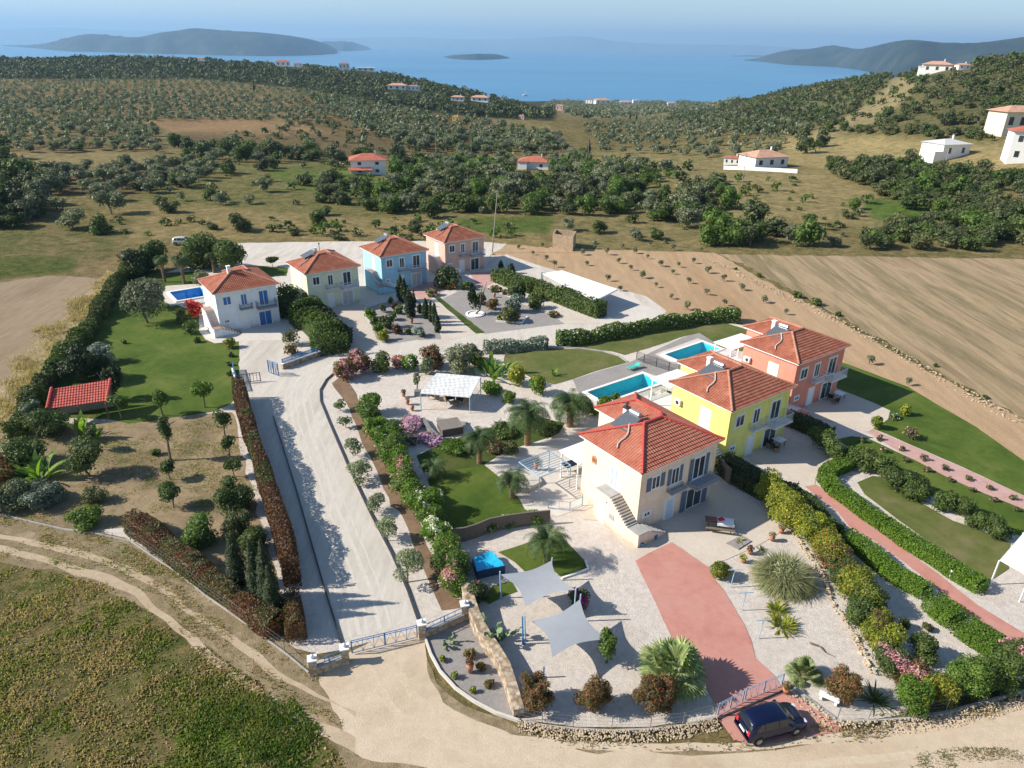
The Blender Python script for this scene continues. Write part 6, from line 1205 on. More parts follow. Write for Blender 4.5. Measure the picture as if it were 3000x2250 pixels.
# ---------------- pools ----------------
def basin(label,q,tilec,depth=1.45):
    m,n,b=newmat('pool_tiles');tc=N(n,'ShaderNodeTexCoord');a=noise(n,1.2,4,.6,tc.outputs['Object'],1.);n.links.new(ramp(n,a.outputs[0],[(.35,sc3(tilec,.88)),(.65,tilec)]).outputs[0],b.inputs['Base Color']);b.inputs['Roughness'].default_value=.4
    ox,oy=q[0];root=empty('swimming_pool',(ox,oy,0),label=label,cat='swimming pool');p=[(x-ox,y-oy) for x,y in q];mb=MB()
    for i in range(4):
        a_=p[i];b_=p[(i+1)%4];mb.face([(*b_,-depth),(*a_,-depth),(*a_,.2),(*b_,.2)])
    mb.face([(*x,-depth) for x in p]);mb.build('basin',m,root)
    P2=grow(p,.38);mb=MB()
    for i in range(4):
        j=(i+1)%4;a_,b_,c_,d=p[i],p[j],P2[j],P2[i]
        mb.face([(*a_,.26),(*b_,.26),(*c_,.26),(*d,.26)]);mb.face([(*d,.26),(*c_,.26),(*c_,.05),(*d,.05)]);mb.face([(*b_,.26),(*a_,.26),(*a_,.1),(*b_,.1)])
    mb.build('coping',WHITE,root)
    m,n,b=newmat('pool_water');tc=N(n,'ShaderNodeTexCoord');out=n.nodes['Material Output'];tb=N(n,'ShaderNodeBsdfTransparent');tb.inputs[0].default_value=(.50,.90,.95,1)
    gl=N(n,'ShaderNodeBsdfGlossy');gl.inputs['Roughness'].default_value=.03;lw=N(n,'ShaderNodeLayerWeight');lw.inputs[0].default_value=.5;pw_=N(n,'ShaderNodeMath',operation='POWER');n.links.new(lw.outputs['Facing'],pw_.inputs[0]);pw_.inputs[1].default_value=4;fr=N(n,'ShaderNodeMath',operation='MULTIPLY_ADD');n.links.new(pw_.outputs[0],fr.inputs[0]);fr.inputs[1].default_value=.5;fr.inputs[2].default_value=.02;bp=N(n,'ShaderNodeBump');bp.inputs['Strength'].default_value=.15;bp.inputs['Distance'].default_value=.05;w=noise(n,3,3,.5,tc.outputs['Object']);n.links.new(w.outputs[0],bp.inputs['Height']);n.links.new(bp.outputs[0],gl.inputs['Normal']);pass
    ms=N(n,'ShaderNodeMixShader');n.links.new(fr.outputs[0],ms.inputs[0]);n.links.new(tb.outputs[0],ms.inputs[1]);n.links.new(gl.outputs[0],ms.inputs[2]);n.links.new(ms.outputs[0],out.inputs[0])
    mb=MB();mb.face([(*x,.02) for x in p]);me=mb.mesh('water',m);link('water',me,root)
basin('long turquoise pool nearer the camera between lawn and yellow villa',POOLS[0],(.10,.62,.68));basin('turquoise pool behind the black mesh fence at the coral villa',POOLS[1],(.10,.62,.68));basin('deep blue pool beside the white villa',POOLS[2],(.05,.42,.80))
# ---------------- fences, gates, walls ----------------
def gz(i,j,a,b): return Vector((*G(*c(i,j,a,b)),.1))
def fence(name,label,cat,pts,h,mat,z0=.1,gap=.14,rails=(0,1),bars=True,t=.03,post=None,group=None,pw=.08):
    """pts are world points; posts, rails and infill are parts"""
    q=[Vector((p[0],p[1],z0)) for p in pts];root=empty(name,tuple(q[0]),label=label,cat=cat,group=group);o=q[0];mb=MB();m2=MB();pm=MB()
    for a,b in zip(q[:-1],q[1:]):
        L=(b-a).length;ns=max(1,round(L/(post or 2.2)))
        for r_ in rails:
            z=Vector((0,0,.08+(h-.12)*r_));mb.bar(a-o+z,b-o+z,t*1.3,t*1.6)
        if bars:
            k=int(L/gap)
            for i in range(1,k): p=a+(b-a)*(i/k)-o;m2.bar(p+Vector((0,0,.08)),p+Vector((0,0,h-.05)),t,t)
        for i in range(ns+1):
            if i==ns and b is not q[-1]: continue
            p=a+(b-a)*(i/ns)-o;x=MB();x.bar(p,p+Vector((0,0,h)),pw,pw);x.build('post',mat,root)
    mb.build('rail',mat,root)
    if bars: m2.build('infill_bars',mat,root)
    return root
def cpts(i,j,*p): return [G(*c(i,j,a,b)) for a,b in p]
def wall(name,label,pts,w,h,mat,cap=None,cat='wall',group=None):
    q=[Vector((*p,0)) for p in pts];o=q[0];n_=len(q);L=[];R_=[]
    for i in range(n_):
        d=((q[min(i+1,n_-1)]-q[max(i-1,0)])).normalized();s=Vector((-d.y,d.x,0))*w/2;L.append(q[i]+s-o);R_.append(q[i]-s-o)
    hs=h if isinstance(h,(list,tuple)) else [h]*n_;mb=MB()
    for i in range(n_-1):
        Z=lambda v,z:(v.x,v.y,z)
        mb.face([Z(L[i],hs[i]),Z(R_[i],hs[i]),Z(R_[i+1],hs[i+1]),Z(L[i+1],hs[i+1])]);mb.face([Z(R_[i],-.2),Z(R_[i+1],-.2),Z(R_[i+1],hs[i+1]),Z(R_[i],hs[i])]);mb.face([Z(L[i+1],-.2),Z(L[i],-.2),Z(L[i],hs[i]),Z(L[i+1],hs[i+1])])
    mb.face([(L[0].x,L[0].y,-.2),(R_[0].x,R_[0].y,-.2),(R_[0].x,R_[0].y,hs[0]),(L[0].x,L[0].y,hs[0])]);mb.face([(R_[-1].x,R_[-1].y,-.2),(L[-1].x,L[-1].y,-.2),(L[-1].x,L[-1].y,hs[-1]),(R_[-1].x,R_[-1].y,hs[-1])])
    if cap is None: return mb.build(name,mat,loc=tuple(o),label=label,cat=cat,group=group)
    root=empty(name,tuple(o),label=label,cat=cat,group=group);mb.build('wall',mat,root);mb=MB()
    for i in range(n_-1):
        k=1.25;a,b,c_,d=[(v[0]-u_[0])*.12 for v,u_ in ((L[i],R_[i]),)]*4 if False else (0,0,0,0)
        mb.bar((L[i]+R_[i])/2+Vector((0,0,hs[i]+.03)),(L[i+1]+R_[i+1])/2+Vector((0,0,hs[i+1]+.03)),w*1.15,.056)
    mb.build('coping',cap,root);return root
def pillar(label,i,j,a,b,h=1.35,w=.5,lamp=True):
    x,y=G(*c(i,j,a,b));r=empty('gate_pillar',(x,y,0),rad(15),label=label,cat='pillar');mb=MB();mb.box(-w/2,w/2,-w/2,w/2,-.1,h);mb.build('shaft',STONE,r);mb=MB();mb.box(-w/2-.06,w/2+.06,-w/2-.06,w/2+.06,h+.002,h+.1);mb.build('capstone',WHITE,r)
    if lamp: mb=MB();mb.lathe([(.05,h+.1),(.13,h+.16),(.15,h+.25),(.1,h+.35),(.02,h+.38)]);mb.build('ball_lamp',WHITE,r,smooth=True)
pillar('stone pillar with ball lamp at the left end of the main gate',1,2,30,975);pillar('stone pillar with ball lamp at the right end of the main gate',1,2,525,815);pillar('outer stone pillar left of the main gate by the wire fence',0,2,2035,1050);pillar('stone pillar where the gate wall meets the tan stone wall',1,2,800,690)
wall('gate_wall','low stone wall with blue railing left of the main gate',cpts(0,2,(2050,1050))+cpts(1,2,(15,980)),.35,.62,STONE,GREYC);wall('gate_wall','low stone wall with blue railing right of the main gate',cpts(1,2,(545,812),(790,700)),.35,.62,STONE,GREYC)
fence('railing','blue railing on the low wall left of the gate','railing',cpts(0,2,(2055,1050))+cpts(1,2,(12,980)),.55,BLUEM,z0=.68,gap=.6,post=1.2,rails=(.1,1))
fence('railing','blue railing on the low wall right of the gate','railing',cpts(1,2,(550,812),(785,703)),.55,BLUEM,z0=.68,gap=.5,post=1.2,rails=(.1,1))
def gate(label,p,q,h=1.15,mat=None,gap=.75,diag=True,name='gate',pw=.07,t=.04):
    mat=mat or BLUEM;p=Vector((*p,.12));q=Vector((*q,.12));root=empty(name,tuple(p),label=label,cat='gate');v=q-p
    for k in range(2):
        a=v*(k*.5+.002*k);b=v*((k+1)*.5-.004);mb=MB();U=Vector((0,0,h));e=Vector((0,0,.05))
        for A_,B_ in ((a+e,b+e),(a+U,b+U),(a+U*.86,b+U*.86)): mb.bar(A_,B_,t,t)
        for w_ in (a,b): mb.bar(w_+e,w_+U,pw,pw)
        n_=max(2,int((b-a).length/gap))
        for i in range(1,n_): w_=a+(b-a)*(i/n_);mb.bar(w_+e,w_+U,t*.7,t*.7)
        if diag:
            for i in range(n_): w0=a+(b-a)*(i/n_);w1=a+(b-a)*((i+1)/n_);mb.bar(w0+e,(w0+w1)/2+U*.86,t*.5,t*.5);mb.bar((w0+w1)/2+U*.86,w1+e,t*.5,t*.5)
        mb.build('gate_leaf',mat,root)
gate('blue double gate across the gravel road between two stone pillars',G(*c(1,2,72,925)),G(*c(1,2,495,822)))
wall('stone_wall','rough tan stone wall from the main gate down to the bend of the dirt road',cpts(1,2,(800,540),(835,640),(870,740),(930,860),(1000,960),(1060,1060),(1095,1160),(1120,1240),(1150,1335)),.7,[1.3,1.3,1.2,1.2,1.15,1.1,1.,.9,.8],STONE)
wall('kerb_wall','curved pale concrete kerb around the grey gravel bed',cpts(1,2,(540,815),(580,930),(640,1040),(740,1150),(860,1235),(1000,1310),(1145,1360)),.15,.24,M_CONC)
wall('retaining_wall','low rubble retaining wall below the bottlebrush bushes',cpts(1,2,(1145,1362),(1300,1395),(1500,1418),(1750,1430),(2000,1420),(2212,1395))+cpts(2,2,(215,1340)),.14,.22,GREYC)
wall('retaining_wall','low rubble retaining wall right of the dark blue car',cpts(2,2,(720,1150),(850,1250),(1000,1360),(1200,1365),(1430,1350),(1700,1310),(1950,1240),(2212,1170),(2400,1120)),.14,.22,GREYC)
def rubble(label,pts,n_,w,sz,seed):
    rng=np.random.default_rng(seed);q=np.array(pts);seg=np.linalg.norm(q[1:]-q[:-1],axis=1);t=rng.random(n_)*seg.sum();cum=np.concatenate([[0],np.cumsum(seg)]);i=np.clip(np.searchsorted(cum,t)-1,0,len(seg)-1);f=(t-cum[i])/seg[i];p=q[i]+(q[i+1]-q[i])*f[:,None];d=(q[i+1]-q[i])/seg[i][:,None];off=rng.random(n_)**1.3*w;p=p+np.stack([d[:,1],-d[:,0]],1)*off[:,None]
    V=[];Fq=[]
    for k in range(n_):
        s=sz*rng.uniform(.5,1.4,3);s[2]*=.7;v=IV*s*(1+rng.normal(0,.13,(len(IV),1)));v=v+np.array([p[k,0],p[k,1],max(.05,.3*(1-off[k]/w))]);Fq.append(IF+len(V)*len(IV));V.append(v)
    link('rubble',npmesh('rubble',np.concatenate(V),np.concatenate(Fq),plain('rubble_stone',(.5,.395,.275),.95,.3,1.5,.4)),kind='stuff',label=label,cat='stones')
rubble('tan rubble stones sloping down from the wall to the dirt road',cpts(1,2,(1150,1365),(1300,1400),(1500,1425),(1750,1437),(2000,1427),(2212,1402))+cpts(2,2,(215,1348)),1000,.75,.06,1)
rubble('tan rubble stones beside the dirt road at the right',cpts(2,2,(720,1160),(850,1262),(1000,1372),(1200,1378),(1430,1362),(1700,1322),(1950,1252),(2212,1182)),800,.9,.06,2)
rubble('loose stones along the foot of the tan stone wall',cpts(1,2,(850,640),(900,760),(980,900),(1060,1000),(1120,1120),(1170,1330)),700,.5,.11,3)
rubble('stones on the crest and edge of the field boundary',cpts(2,1,(150,20),(330,90),(480,170),(700,270),(870,340),(1100,460),(1400,620),(1800,850),(2212,1080)),500,1.6,.12,4)
rubble('small stones bordering the white gravel garden',cpts(2,2,(700,90),(780,230),(900,400),(960,560),(1000,640),(1080,740),(1160,900),(1240,1060)),320,.25,.09,5)
wall('low_wall','long thin concrete footing of the wire fence by the farm track',cpts(0,2,(-60,15),(0,20),(250,80),(450,125),(640,150),(850,195),(980,285),(1150,400),(1330,545),(1540,690),(1700,810),(1850,920),(2000,1045)),.08,.16,GREYC)
fence('wire_fence','thin wire fence posts beside the farm track','fence',cpts(0,2,(850,195),(980,285),(1150,400),(1330,545),(1540,690),(1700,810),(1850,920),(2010,1045)),1.2,plain('galvanised',(.22,.22,.21),.7,.1),z0=.2,bars=False,rails=(.3,.65,1),post=2.4,t=.006,pw=.04)
fence('wire_fence','thin wire fence along the retaining wall below the bottlebrush bushes','fence',cpts(1,2,(1150,1355),(1300,1388),(1500,1410),(1750,1422),(2000,1412),(2212,1388))+cpts(2,2,(210,1330)),1.,MC['galvanised'],z0=.22,bars=False,rails=(.3,.65,1),post=2.4,t=.006,pw=.04)
fence('wire_fence','thin wire fence on the wall right of the car','fence',cpts(2,2,(1000,1350),(1200,1358),(1430,1342),(1700,1300)),1.,MC['galvanised'],z0=.22,bars=False,rails=(.3,.65,1),post=2.2,t=.006,pw=.04)
# driveway gate of the peach villa (standing ajar) and its posts
PB=plain('faded_blue_metal',(.26,.37,.5),.5,.1)
gate('faded blue driveway gate leaf pair beside the dark blue car, left',G(*c(2,2,225,1325)),G(*c(2,2,385,1240)),1.05,PB,gap=.5,t=.03);gate('faded blue driveway gate leaf pair standing open, right',G(*c(2,2,400,1225)),G(*c(2,2,640,1130)),1.05,PB,gap=.5,t=.03)
mb=MB();mb.bar(gz(2,2,230,1345),gz(2,2,720,1135),.12,.06);mb.build('gate_track',DARKM,label='dark ground rail of the sliding driveway gate',cat='gate track')
# blue fence, wall and gates of the white villa
wall('stone_wall','low stone wall with blue panels in front of the white villa planting',cpts(0,1,(1830,735),(1960,690),(2100,640),(2130,615)),.35,.75,STONE,WHITE);fence('railing','blue panel railing on the stone wall at the white villa','railing',cpts(0,1,(1835,730),(1960,687),(2110,630)),.55,BLUEM,z0=.8,gap=.12,post=1.8,t=.05)
wall('low_wall','white wall end beside the white villa lawn',cpts(0,1,(1510,740),(1530,810),(1552,890)),.3,.35,WHITE);fence('railing','blue panel railing on the lawn side of the white villa drive','railing',cpts(0,1,(1512,740),(1530,808),(1550,880)),.75,BLUEM,z0=.36,gap=.1,post=2.,t=.06)
gate('open blue gate leaf at the right of the white villa drive',G(*c(0,1,1745,760)),G(*c(0,1,1808,782)),1.7,BLUEM,gap=.3,t=.06,pw=.1)
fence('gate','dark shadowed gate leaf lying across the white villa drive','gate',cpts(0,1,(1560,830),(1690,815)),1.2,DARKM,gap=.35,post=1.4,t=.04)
# black mesh pool fence between the two pools
fence('pool_fence','black mesh fence dividing the two turquoise pools','fence',cpts(1,1,(1912,672),(1960,695),(2040,722),(2120,748),(2185,750)),1.25,DARKM,gap=.09,post=1.7,t=.018,rails=(0,1))
# reed fence
REED=plain('dry_reed',(.2,.165,.13),.95,.3,9,.8);rf=wall('reed_fence','dark reed screen curving between the two small lawns',cpts(1,2,(712,200),(800,190),(880,165),(960,130),(1060,110),(1200,90),(1350,75)),.14,1.45,REED,cat='fence')
wall('reed_fence','reed screen between the peach and the yellow villas',cpts(2,1,(225,1400),(260,1440),(300,1480)),.14,1.7,REED,cat='fence')
# rustic wall ruin behind the ploughed field
wall('block_wall','roofless square block building at the far end of the ploughed field',[G(*p) for p in [(1194,537),(1236,543),(1242,531),(1200,526),(1194,537)]],.3,3.1,plain('rough_blocks',(.4,.3,.2),.95,.25,1.5,.6),cat='ruin')
# ---------------- utility poles ----------------
def pole(label,foot,vtop,lean=0,arm=True,r=.13):
    x,y,z=TG(*foot);k=y/ray(foot[0],vtop)[1];h=H+ray(foot[0],vtop)[2]*k-z;root=empty('utility_pole',(x,y,z),label=label,cat='pole',group=None);mb=MB();mb.tube((0,0,-.3),(lean,0,h),r,r*.65);mb.build('pole',plain('pole_wood',(.3,.27,.23),.9,.15,3),root)
    if arm: mb=MB();mb.bar((-.9,0,h*.96),(.9,0,h*.96),.1,.1);mb.build('crossarm',MC['pole_wood'],root)
pole('tall leaning utility pole at the corner of the ploughed field',(1063,546),412,1.,False)
for lb,f,t in [('utility pole in the fields left of the valley house',(942,340),268),('utility pole between the two valley houses',(1018,342),285),('utility pole near the right of the valley houses',(1270,345),295),('utility pole on the slope above the olive grove',(494,335),284),('utility pole in front of the white bungalow',(1602,402),330),('utility pole beside the pale flat house',(2042,352),318),('pole at the foot of the dark ridge',(990,262),228)]: pole(lb,f,t,0)
for lb,f,t in [('slim dark cypress on the left hillside',(549,197),178),('slim cypress among the central olives',(1271,338),302),('cypress group on the coastal plain, left one',(1360,262),244),('cypress group on the coastal plain, right one',(1374,263),246)]:
    x,y,z=TG(*f);k=y/ray(f[0],t)[1];h=H+ray(f[0],t)[2]*k-z;rng=rg();link('cypress_tree',veg_mesh('crown',[(0,0,h*q,h*.13*w_,h*.13*w_,h*.16) for q,w_ in((.1,.8),(.3,1),(.5,.9),(.7,.65),(.9,.3))],260,h*.09,L_CYP,rng,core=.8),loc=(x,y,z-.3),label=lb,cat='tree')
# ---------------- shade sails ----------------
SAIL=plain('grey_sail_cloth',(.31,.325,.345),.75,.05,1.2)
def sail(label,C4,cv=.16):
    C4=[np.array(p,float) for p in C4];m_=14;V=[];ctr=sum(C4)/4
    for i in range(m_+1):
        for j in range(m_+1):
            s=i/m_;t=j/m_;p=C4[0]*(1-s)*(1-t)+C4[1]*s*(1-t)+C4[2]*s*t+C4[3]*(1-s)*t
            e=1-cv*(4*s*(1-s)*abs(2*t-1)**1.+4*t*(1-t)*abs(2*s-1)**1.)*1.35;V.append(ctr[:2].tolist()+[0] if 0 else [ctr[0]+(p[0]-ctr[0])*e,ctr[1]+(p[1]-ctr[1])*e,p[2]])
    idx_=np.arange((m_+1)**2).reshape(m_+1,m_+1);f=np.stack([idx_[:-1,:-1],idx_[1:,:-1],idx_[1:,1:],idx_[:-1,1:]],-1).reshape(-1,4)
    o=V[0];o=[o[0],o[1],0];Vn=np.array(V)-np.array(o);return link('shade_sail',npmesh('sail',Vn,f,SAIL,smooth=True),loc=tuple(o),label=label,cat='shade sail')
s1=[(*G(*c(1,2,1030,405),2.45),2.45),(3.28,43.84,2.1),(*G(*c(1,2,1515,503),2.5),2.5),(*G(*c(1,2,1195,612),2.1),2.1)]
s2=[(*G(*c(1,2,1228,705),2.0),2.0),(5.15,39.51,2.2),(*G(*c(1,2,1720,822),1.9),1.9),(*G(*c(1,2,1368,942),2.2),2.2)]
sail('grey square shade sail nearer the palm, upper of the two',s1);sail('grey square shade sail nearer the dirt road, lower of the two',s2)
def post(label,x,y,h,r=.06,mat=PBLUE,lean=(0,0)):
    mb=MB();mb.tube((0,0,-.1),(lean[0],lean[1],h),r,r*.9,10);mb.lathe([(r*2,0.05),(r*2,.13)],n=10);mb.build('sail_post',mat,loc=(x,y,0),label=label,cat='post')
x,y=G(*c(1,2,1035,560));post('pale blue post holding the left corner of the upper sail',x,y,2.6,lean=(-.1,.0));x,y=G(*c(1,2,1178,858));post('dark blue post left of the lower sail, nearer one',x,y,2.55,mat=BLUEM,lean=(-.1,0));x,y=G(*c(1,2,1192,838));post('blue post left of the lower sail, farther one',x,y,2.4,mat=PBLUE,lean=(-.1,0))
post('white post at the top corner of the upper sail',3.35,43.95,2.3,mat=PBLUE);post('pale blue post holding the right corner of the upper sail',*G(*c(1,2,1520,500),2.6),2.7);post('pale blue post holding the top corner of the lower sail',5.2,39.6,2.6);post('pale blue post in the small tree at the right corner of the lower sail',*G(*c(1,2,1728,820),2.0),2.2);x,y=G(*c(1,2,1310,1075));post('dark short post behind the left bottlebrush bush',x,y,1.0,mat=BLUEM)
mb=MB()
# ---------------- roofed shelter, canopy, car port ----------------
K=[Vector((*G(*c(0,1,a,b),z),z)) for a,b,z in [(305,992,2.2),(690,948,2.2),(715,800,3.3),(335,858,3.3)]]
root=empty('garden_shelter',(K[0].x,K[0].y,0),label='open shelter with red tiled roof at the edge of the big lawn',cat='shelter');o=Vector((K[0].x,K[0].y,0));Kl=[k-o for k in K]
me=roof_mesh([[tuple(k) for k in Kl]],tile_mat('red_sheet_tiles',(.38,.075,.055),(.45,.10,.075),(.5,.15,.11)),step=.42);rf=link('roof',me,root)
mb=MB();caps(mb,Kl[1]+Vector((0,0,.08)),Kl[2]+Vector((0,0,.08)),.16);caps(mb,Kl[0]+Vector((0,0,.08)),Kl[3]+Vector((0,0,.08)),.16);mb.build('edge_tiles',M_CAPR,rf)
for k,zz in ((Kl[0],2.1),(Kl[1],2.1),(Kl[2],3.1),(Kl[3],3.1),((Kl[0]+Kl[1])/2,2.1)):
    k=k+(sum(Kl,Vector())/4-k)*.06;mb=MB();mb.bar((k.x,k.y,0),(k.x,k.y,zz),.14,.14);mb.build('post',WOOD,root)
bk=(Kl[2]+(sum(Kl,Vector())/4-Kl[2])*.08,Kl[3]+(sum(Kl,Vector())/4-Kl[3])*.08);mb=MB();mb.bar((bk[0].x,bk[0].y,1.2),(bk[1].x,bk[1].y,1.2),.12,2.4);mb.build('back_wall',plain('shelter_wall',(.4,.36,.3),.9,.15,2,.3),root)
# checkered canopy with dark seats
m,n,b=newmat('checked_cloth');tc=N(n,'ShaderNodeTexCoord');mp=N(n,'ShaderNodeMapping');mp.inputs['Rotation'].default_value=(0,0,rad(35));n.links.new(tc.outputs['Object'],mp.inputs[0]);ck=N(n,'ShaderNodeTexChecker');ck.inputs['Scale'].default_value=2.6;ck.inputs['Color1'].default_value=(.68,.67,.64,1);ck.inputs['Color2'].default_value=(.50,.51,.50,1);n.links.new(mp.outputs[0],ck.inputs[0]);n.links.new(ck.outputs[0],b.inputs['Base Color']);b.inputs['Roughness'].default_value=.7;CHK=m
K=[Vector((*G(*c(1,1,a,b),z),z)) for a,b,z in [(512,888,2.15),(832,915,2.05),(903,782,2.75),(618,758,2.85)]];o=Vector((K[0].x,K[0].y,0));root=empty('garden_canopy',tuple(o),label='grey and white checked canopy over the garden seats',cat='canopy');Kl=[k-o for k in K];V=[]
for i in range(9):
    for j in range(9):
        s=i/8;t=j/8;p=Kl[0]*(1-s)*(1-t)+Kl[1]*s*(1-t)+Kl[2]*s*t+Kl[3]*(1-s)*t;V.append((p.x,p.y,p.z-.12*math.sin(s*math.pi*3)**2*math.sin(t*math.pi)))
ii=np.arange(81).reshape(9,9);link('canopy_cloth',npmesh('cloth',np.array(V),np.stack([ii[:-1,:-1],ii[1:,:-1],ii[1:,1:],ii[:-1,1:]],-1).reshape(-1,4),CHK,smooth=True),root)
for k in Kl: mb=MB();mb.tube((k.x,k.y,0),(k.x,k.y,k.z),.05);mb.build('post',PBLUE,root)
mb=MB()
for i in range(4): mb.bar(Kl[i]-Vector((0,0,.04)),Kl[(i+1)%4]-Vector((0,0,.04)),.06,.06)
mb.build('frame',WHITEM,root);mb=MB()
for i in range(7): p=Kl[1]+(Kl[2]-Kl[1])*(i/6);mb.bar((p.x,p.y,.1),(p.x,p.y,1.1),.03,.03)
mb.bar((Kl[1].x,Kl[1].y,1.1),(Kl[2].x,Kl[2].y,1.1),.05,.05);mb.build('side_railing',PBLUE,root)
BLK=plain('black_cushion',(.025,.025,.03),.8,.2);RAT=plain('rattan',(.3,.2,.12),.8,.2,6)
def armchair(label,i,j,a,b,rz,s=1.,back=BLK,seat=BLK,name='armchair',group=None):
    x,y=G(*c(i,j,a,b));r=empty(name,(x,y,.13),rz,label=label,cat='chair',group=group);w=.36*s
    mb=MB();mb.box(-w,w,-w,w,.36*s,.46*s);mb.build('seat',seat,r);mb=MB();mb.box(-w,w,w-.1,w,.46*s,.95*s);mb.build('backrest',back,r)
    for px in(-1,1):
        mb=MB();mb.box(min(px*w,px*(w+.07)),max(px*w,px*(w+.07)),-w,w,.2*s,.62*s);mb.build('armrest',RAT,r)
        for py in(-1,1): mb=MB();mb.box(px*w*.85-.025,px*w*.85+.025,py*w*.85-.025,py*w*.85+.025,0,.36*s);mb.build('leg',RAT,r)
armchair('dark garden armchair under the checked canopy, left',1,1,600,930,2.6,1.3);armchair('dark garden armchair under the checked canopy, middle',1,1,700,950,.4,1.4);armchair('dark garden armchair under the checked canopy, right',1,1,785,960,-.6,1.4)
def rtable(label,i,j,a,b,r_,h,top,leg=DARKM,rect=None,rz=0,name='garden_table'):
    x,y=G(*c(i,j,a,b));o=empty(name,(x,y,.13),rz,label=label,cat='table');mb=MB()
    if rect: mb.box(-rect[0]/2,rect[0]/2,-rect[1]/2,rect[1]/2,h-.05,h)
    else: mb.lathe([(r_,h-.05),(r_,h)],n=18)
    mb.build('table_top',top,o);L=(rect[0]*.42,rect[1]*.4) if rect else (r_*.55,r_*.55)
    for sx in(-1,1):
        for sy in(-1,1): mb=MB();mb.bar((sx*L[0],sy*L[1],0),(sx*L[0],sy*L[1],h-.05),.06,.06);mb.build('leg',leg,o)
    return o
rtable('low wooden table under the checked canopy',1,1,740,975,.5,.5,WOOD)
rtable('white square table on the yellow villa patio',2,1,617,1232,0,.75,WHITEM,rect=(1.1,1.1),rz=ang);rtable('white square table on the coral villa patio',2,1,1008,928,0,.75,WHITEM,rect=(1.1,1.1),rz=ang)
for k,(a,b) in enumerate([(565,1245),(600,1270),(955,935),(985,960)]): armchair(('dark chair left of the white table on the yellow villa patio','dark chair in front of the white table on the yellow villa patio','dark chair left of the white table on the coral villa patio','dark chair in front of the white table on the coral villa patio')[k],2,1,a,b,.5+k,.8)
x,y=G(*c(1,1,1485,1385));r=rtable('glass topped frame table with black top beside the peach villa',1,1,1485,1395,0,.8,plain('black_glass',(.01,.012,.02),.1,.1,1,0,0,.6),WHITEM,rect=(1.7,1.0),rz=ang)
# hot tub
x,y=G(*c(1,1,705,1135));r=empty('hot_tub',(x,y,.1),rad(22),label='covered square hot tub in dark brown cladding',cat='hot tub');mb=MB();mb.box(-1.15,1.15,-1.1,1.1,0,.72);mb.build('cladding',plain('hot_tub_cladding',(.11,.09,.075),.8,.15,4),r);mb=MB();mb.box(-1.2,-.01,-1.15,1.15,.725,.86);mb.box(.01,1.2,-1.15,1.15,.725,.86);mb.build('cover',plain('hot_tub_cover',(.2,.17,.15),.7,.1,2),r)
wall('garden_wall','low dark stone L shaped seat wall beside the hot tub',cpts(1,1,(530,1075),(570,1140),(625,1195),(655,1185)),.45,.55,plain('dark_stone',(.2,.2,.19),.9,.2,3,.3))
wall('garden_wall','small grey bench wall behind the hot tub',cpts(1,1,(620,1060),(820,1090)),.3,.25,GREYC)
mb=MB();mb.box(-.35,.35,-.35,.35,0,.6);mb.build('planter_box',plain('slate_box',(.16,.18,.2),.6,.1),loc=(*G(*c(1,1,495,905)),.1),label='dark square planter with a small tree left of the checked canopy',cat='planter')
tree('olive_tree','thin potted olive tree left of the checked canopy',c(1,1,490,890),16,c(1,1,480,740)[1],L_OLIVE2,tr=.5,k=4,core=0)
def pot(label,i,j,a,b,h=.5,r_=.2,mat=TERR,plant=None):
    x,y=G(*c(i,j,a,b));o=empty('flower_pot',(x,y,.12),label=label,cat='pot');mb=MB();mb.lathe([(r_*.6,0),(r_,h*.6),(r_*1.05,h*.8),(r_*.75,h*.9),(r_*.95,h)],n=12);mb.build('pot',mat,o,smooth=True)
    if plant: rng=rg();link('plant',veg_mesh('plant',[(0,0,h+.15,r_*1.2,r_*1.2,.25)],90,.13,plant,rng,core=.5),o)
for lb,i,j,a,b,h,pl in [('terracotta pot at the left of the canopy, upper',1,1,405,915,.5,L_RED),('terracotta pot at the left of the canopy, middle',1,1,430,965,.5,L_DRY),('terracotta pot at the left of the canopy, lower',1,1,460,1005,.5,None),('large terracotta urn with olive bush beside the peach villa patio',1,1,1262,1390,.8,L_OLIVE),('terracotta pot in the cypress gravel bed',1,1,457,440,.6,L_RED),('orange urn beside the ringed bed',1,1,992,270,.7,None),('tall clay urn with red plant in the gate gravel bed',1,2,835,1045,.8,L_RED),('clay bowl beside the pampas grass',2,2,432,275,.35,L_RED),('clay bowl below the pampas grass bowl',2,2,388,330,.3,L_YG),('clay pot at the top corner of the white gravel garden',2,2,575,190,.4,L_DRY),('clay pot near the flowering hedge top',2,2,635,140,.4,L_DRY),('orange pot right of the driveway gate',2,2,665,1180,.5,L_RUST),('terracotta pot by the peach villa patio door',2,1,-30,1560,.5,L_RED)]: pot(lb,i,j,a,b,h,.24,TERR,pl)
# car port
K=[Vector((*G(*c(1,1,a,b),z),z)) for a,b,z in [(1300,112,2.35),(1640,290,2.35),(1790,215,2.75),(1430,92,2.75)]];o=Vector((K[0].x,K[0].y,0));root=empty('car_port',tuple(o),label='long white car port with a flat pale roof beside the ploughed field',cat='car port');Kl=[k-o for k in K]
mb=MB();solid(mb,[tuple(k-Vector((0,0,.1))) for k in Kl],[tuple(k) for k in Kl]);mb.build('roof_sheet',plain('car_port_sheet',(.7,.69,.65),.6,.04),root)
for t in (0,.47,1.):
    p=Kl[0]+(Kl[1]-Kl[0])*t;q=Kl[3]+(Kl[2]-Kl[3])*t;mb=MB();mb.box(p.x-.17,p.x+.17,p.y-.17,p.y+.17,0,2.75);mb.build('pillar',WHITE,root);mb=MB();mb.bar(p+Vector((0,0,-.16)),q+Vector((0,0,-.16)),.1,.1);mb.build('beam',WHITEM,root)
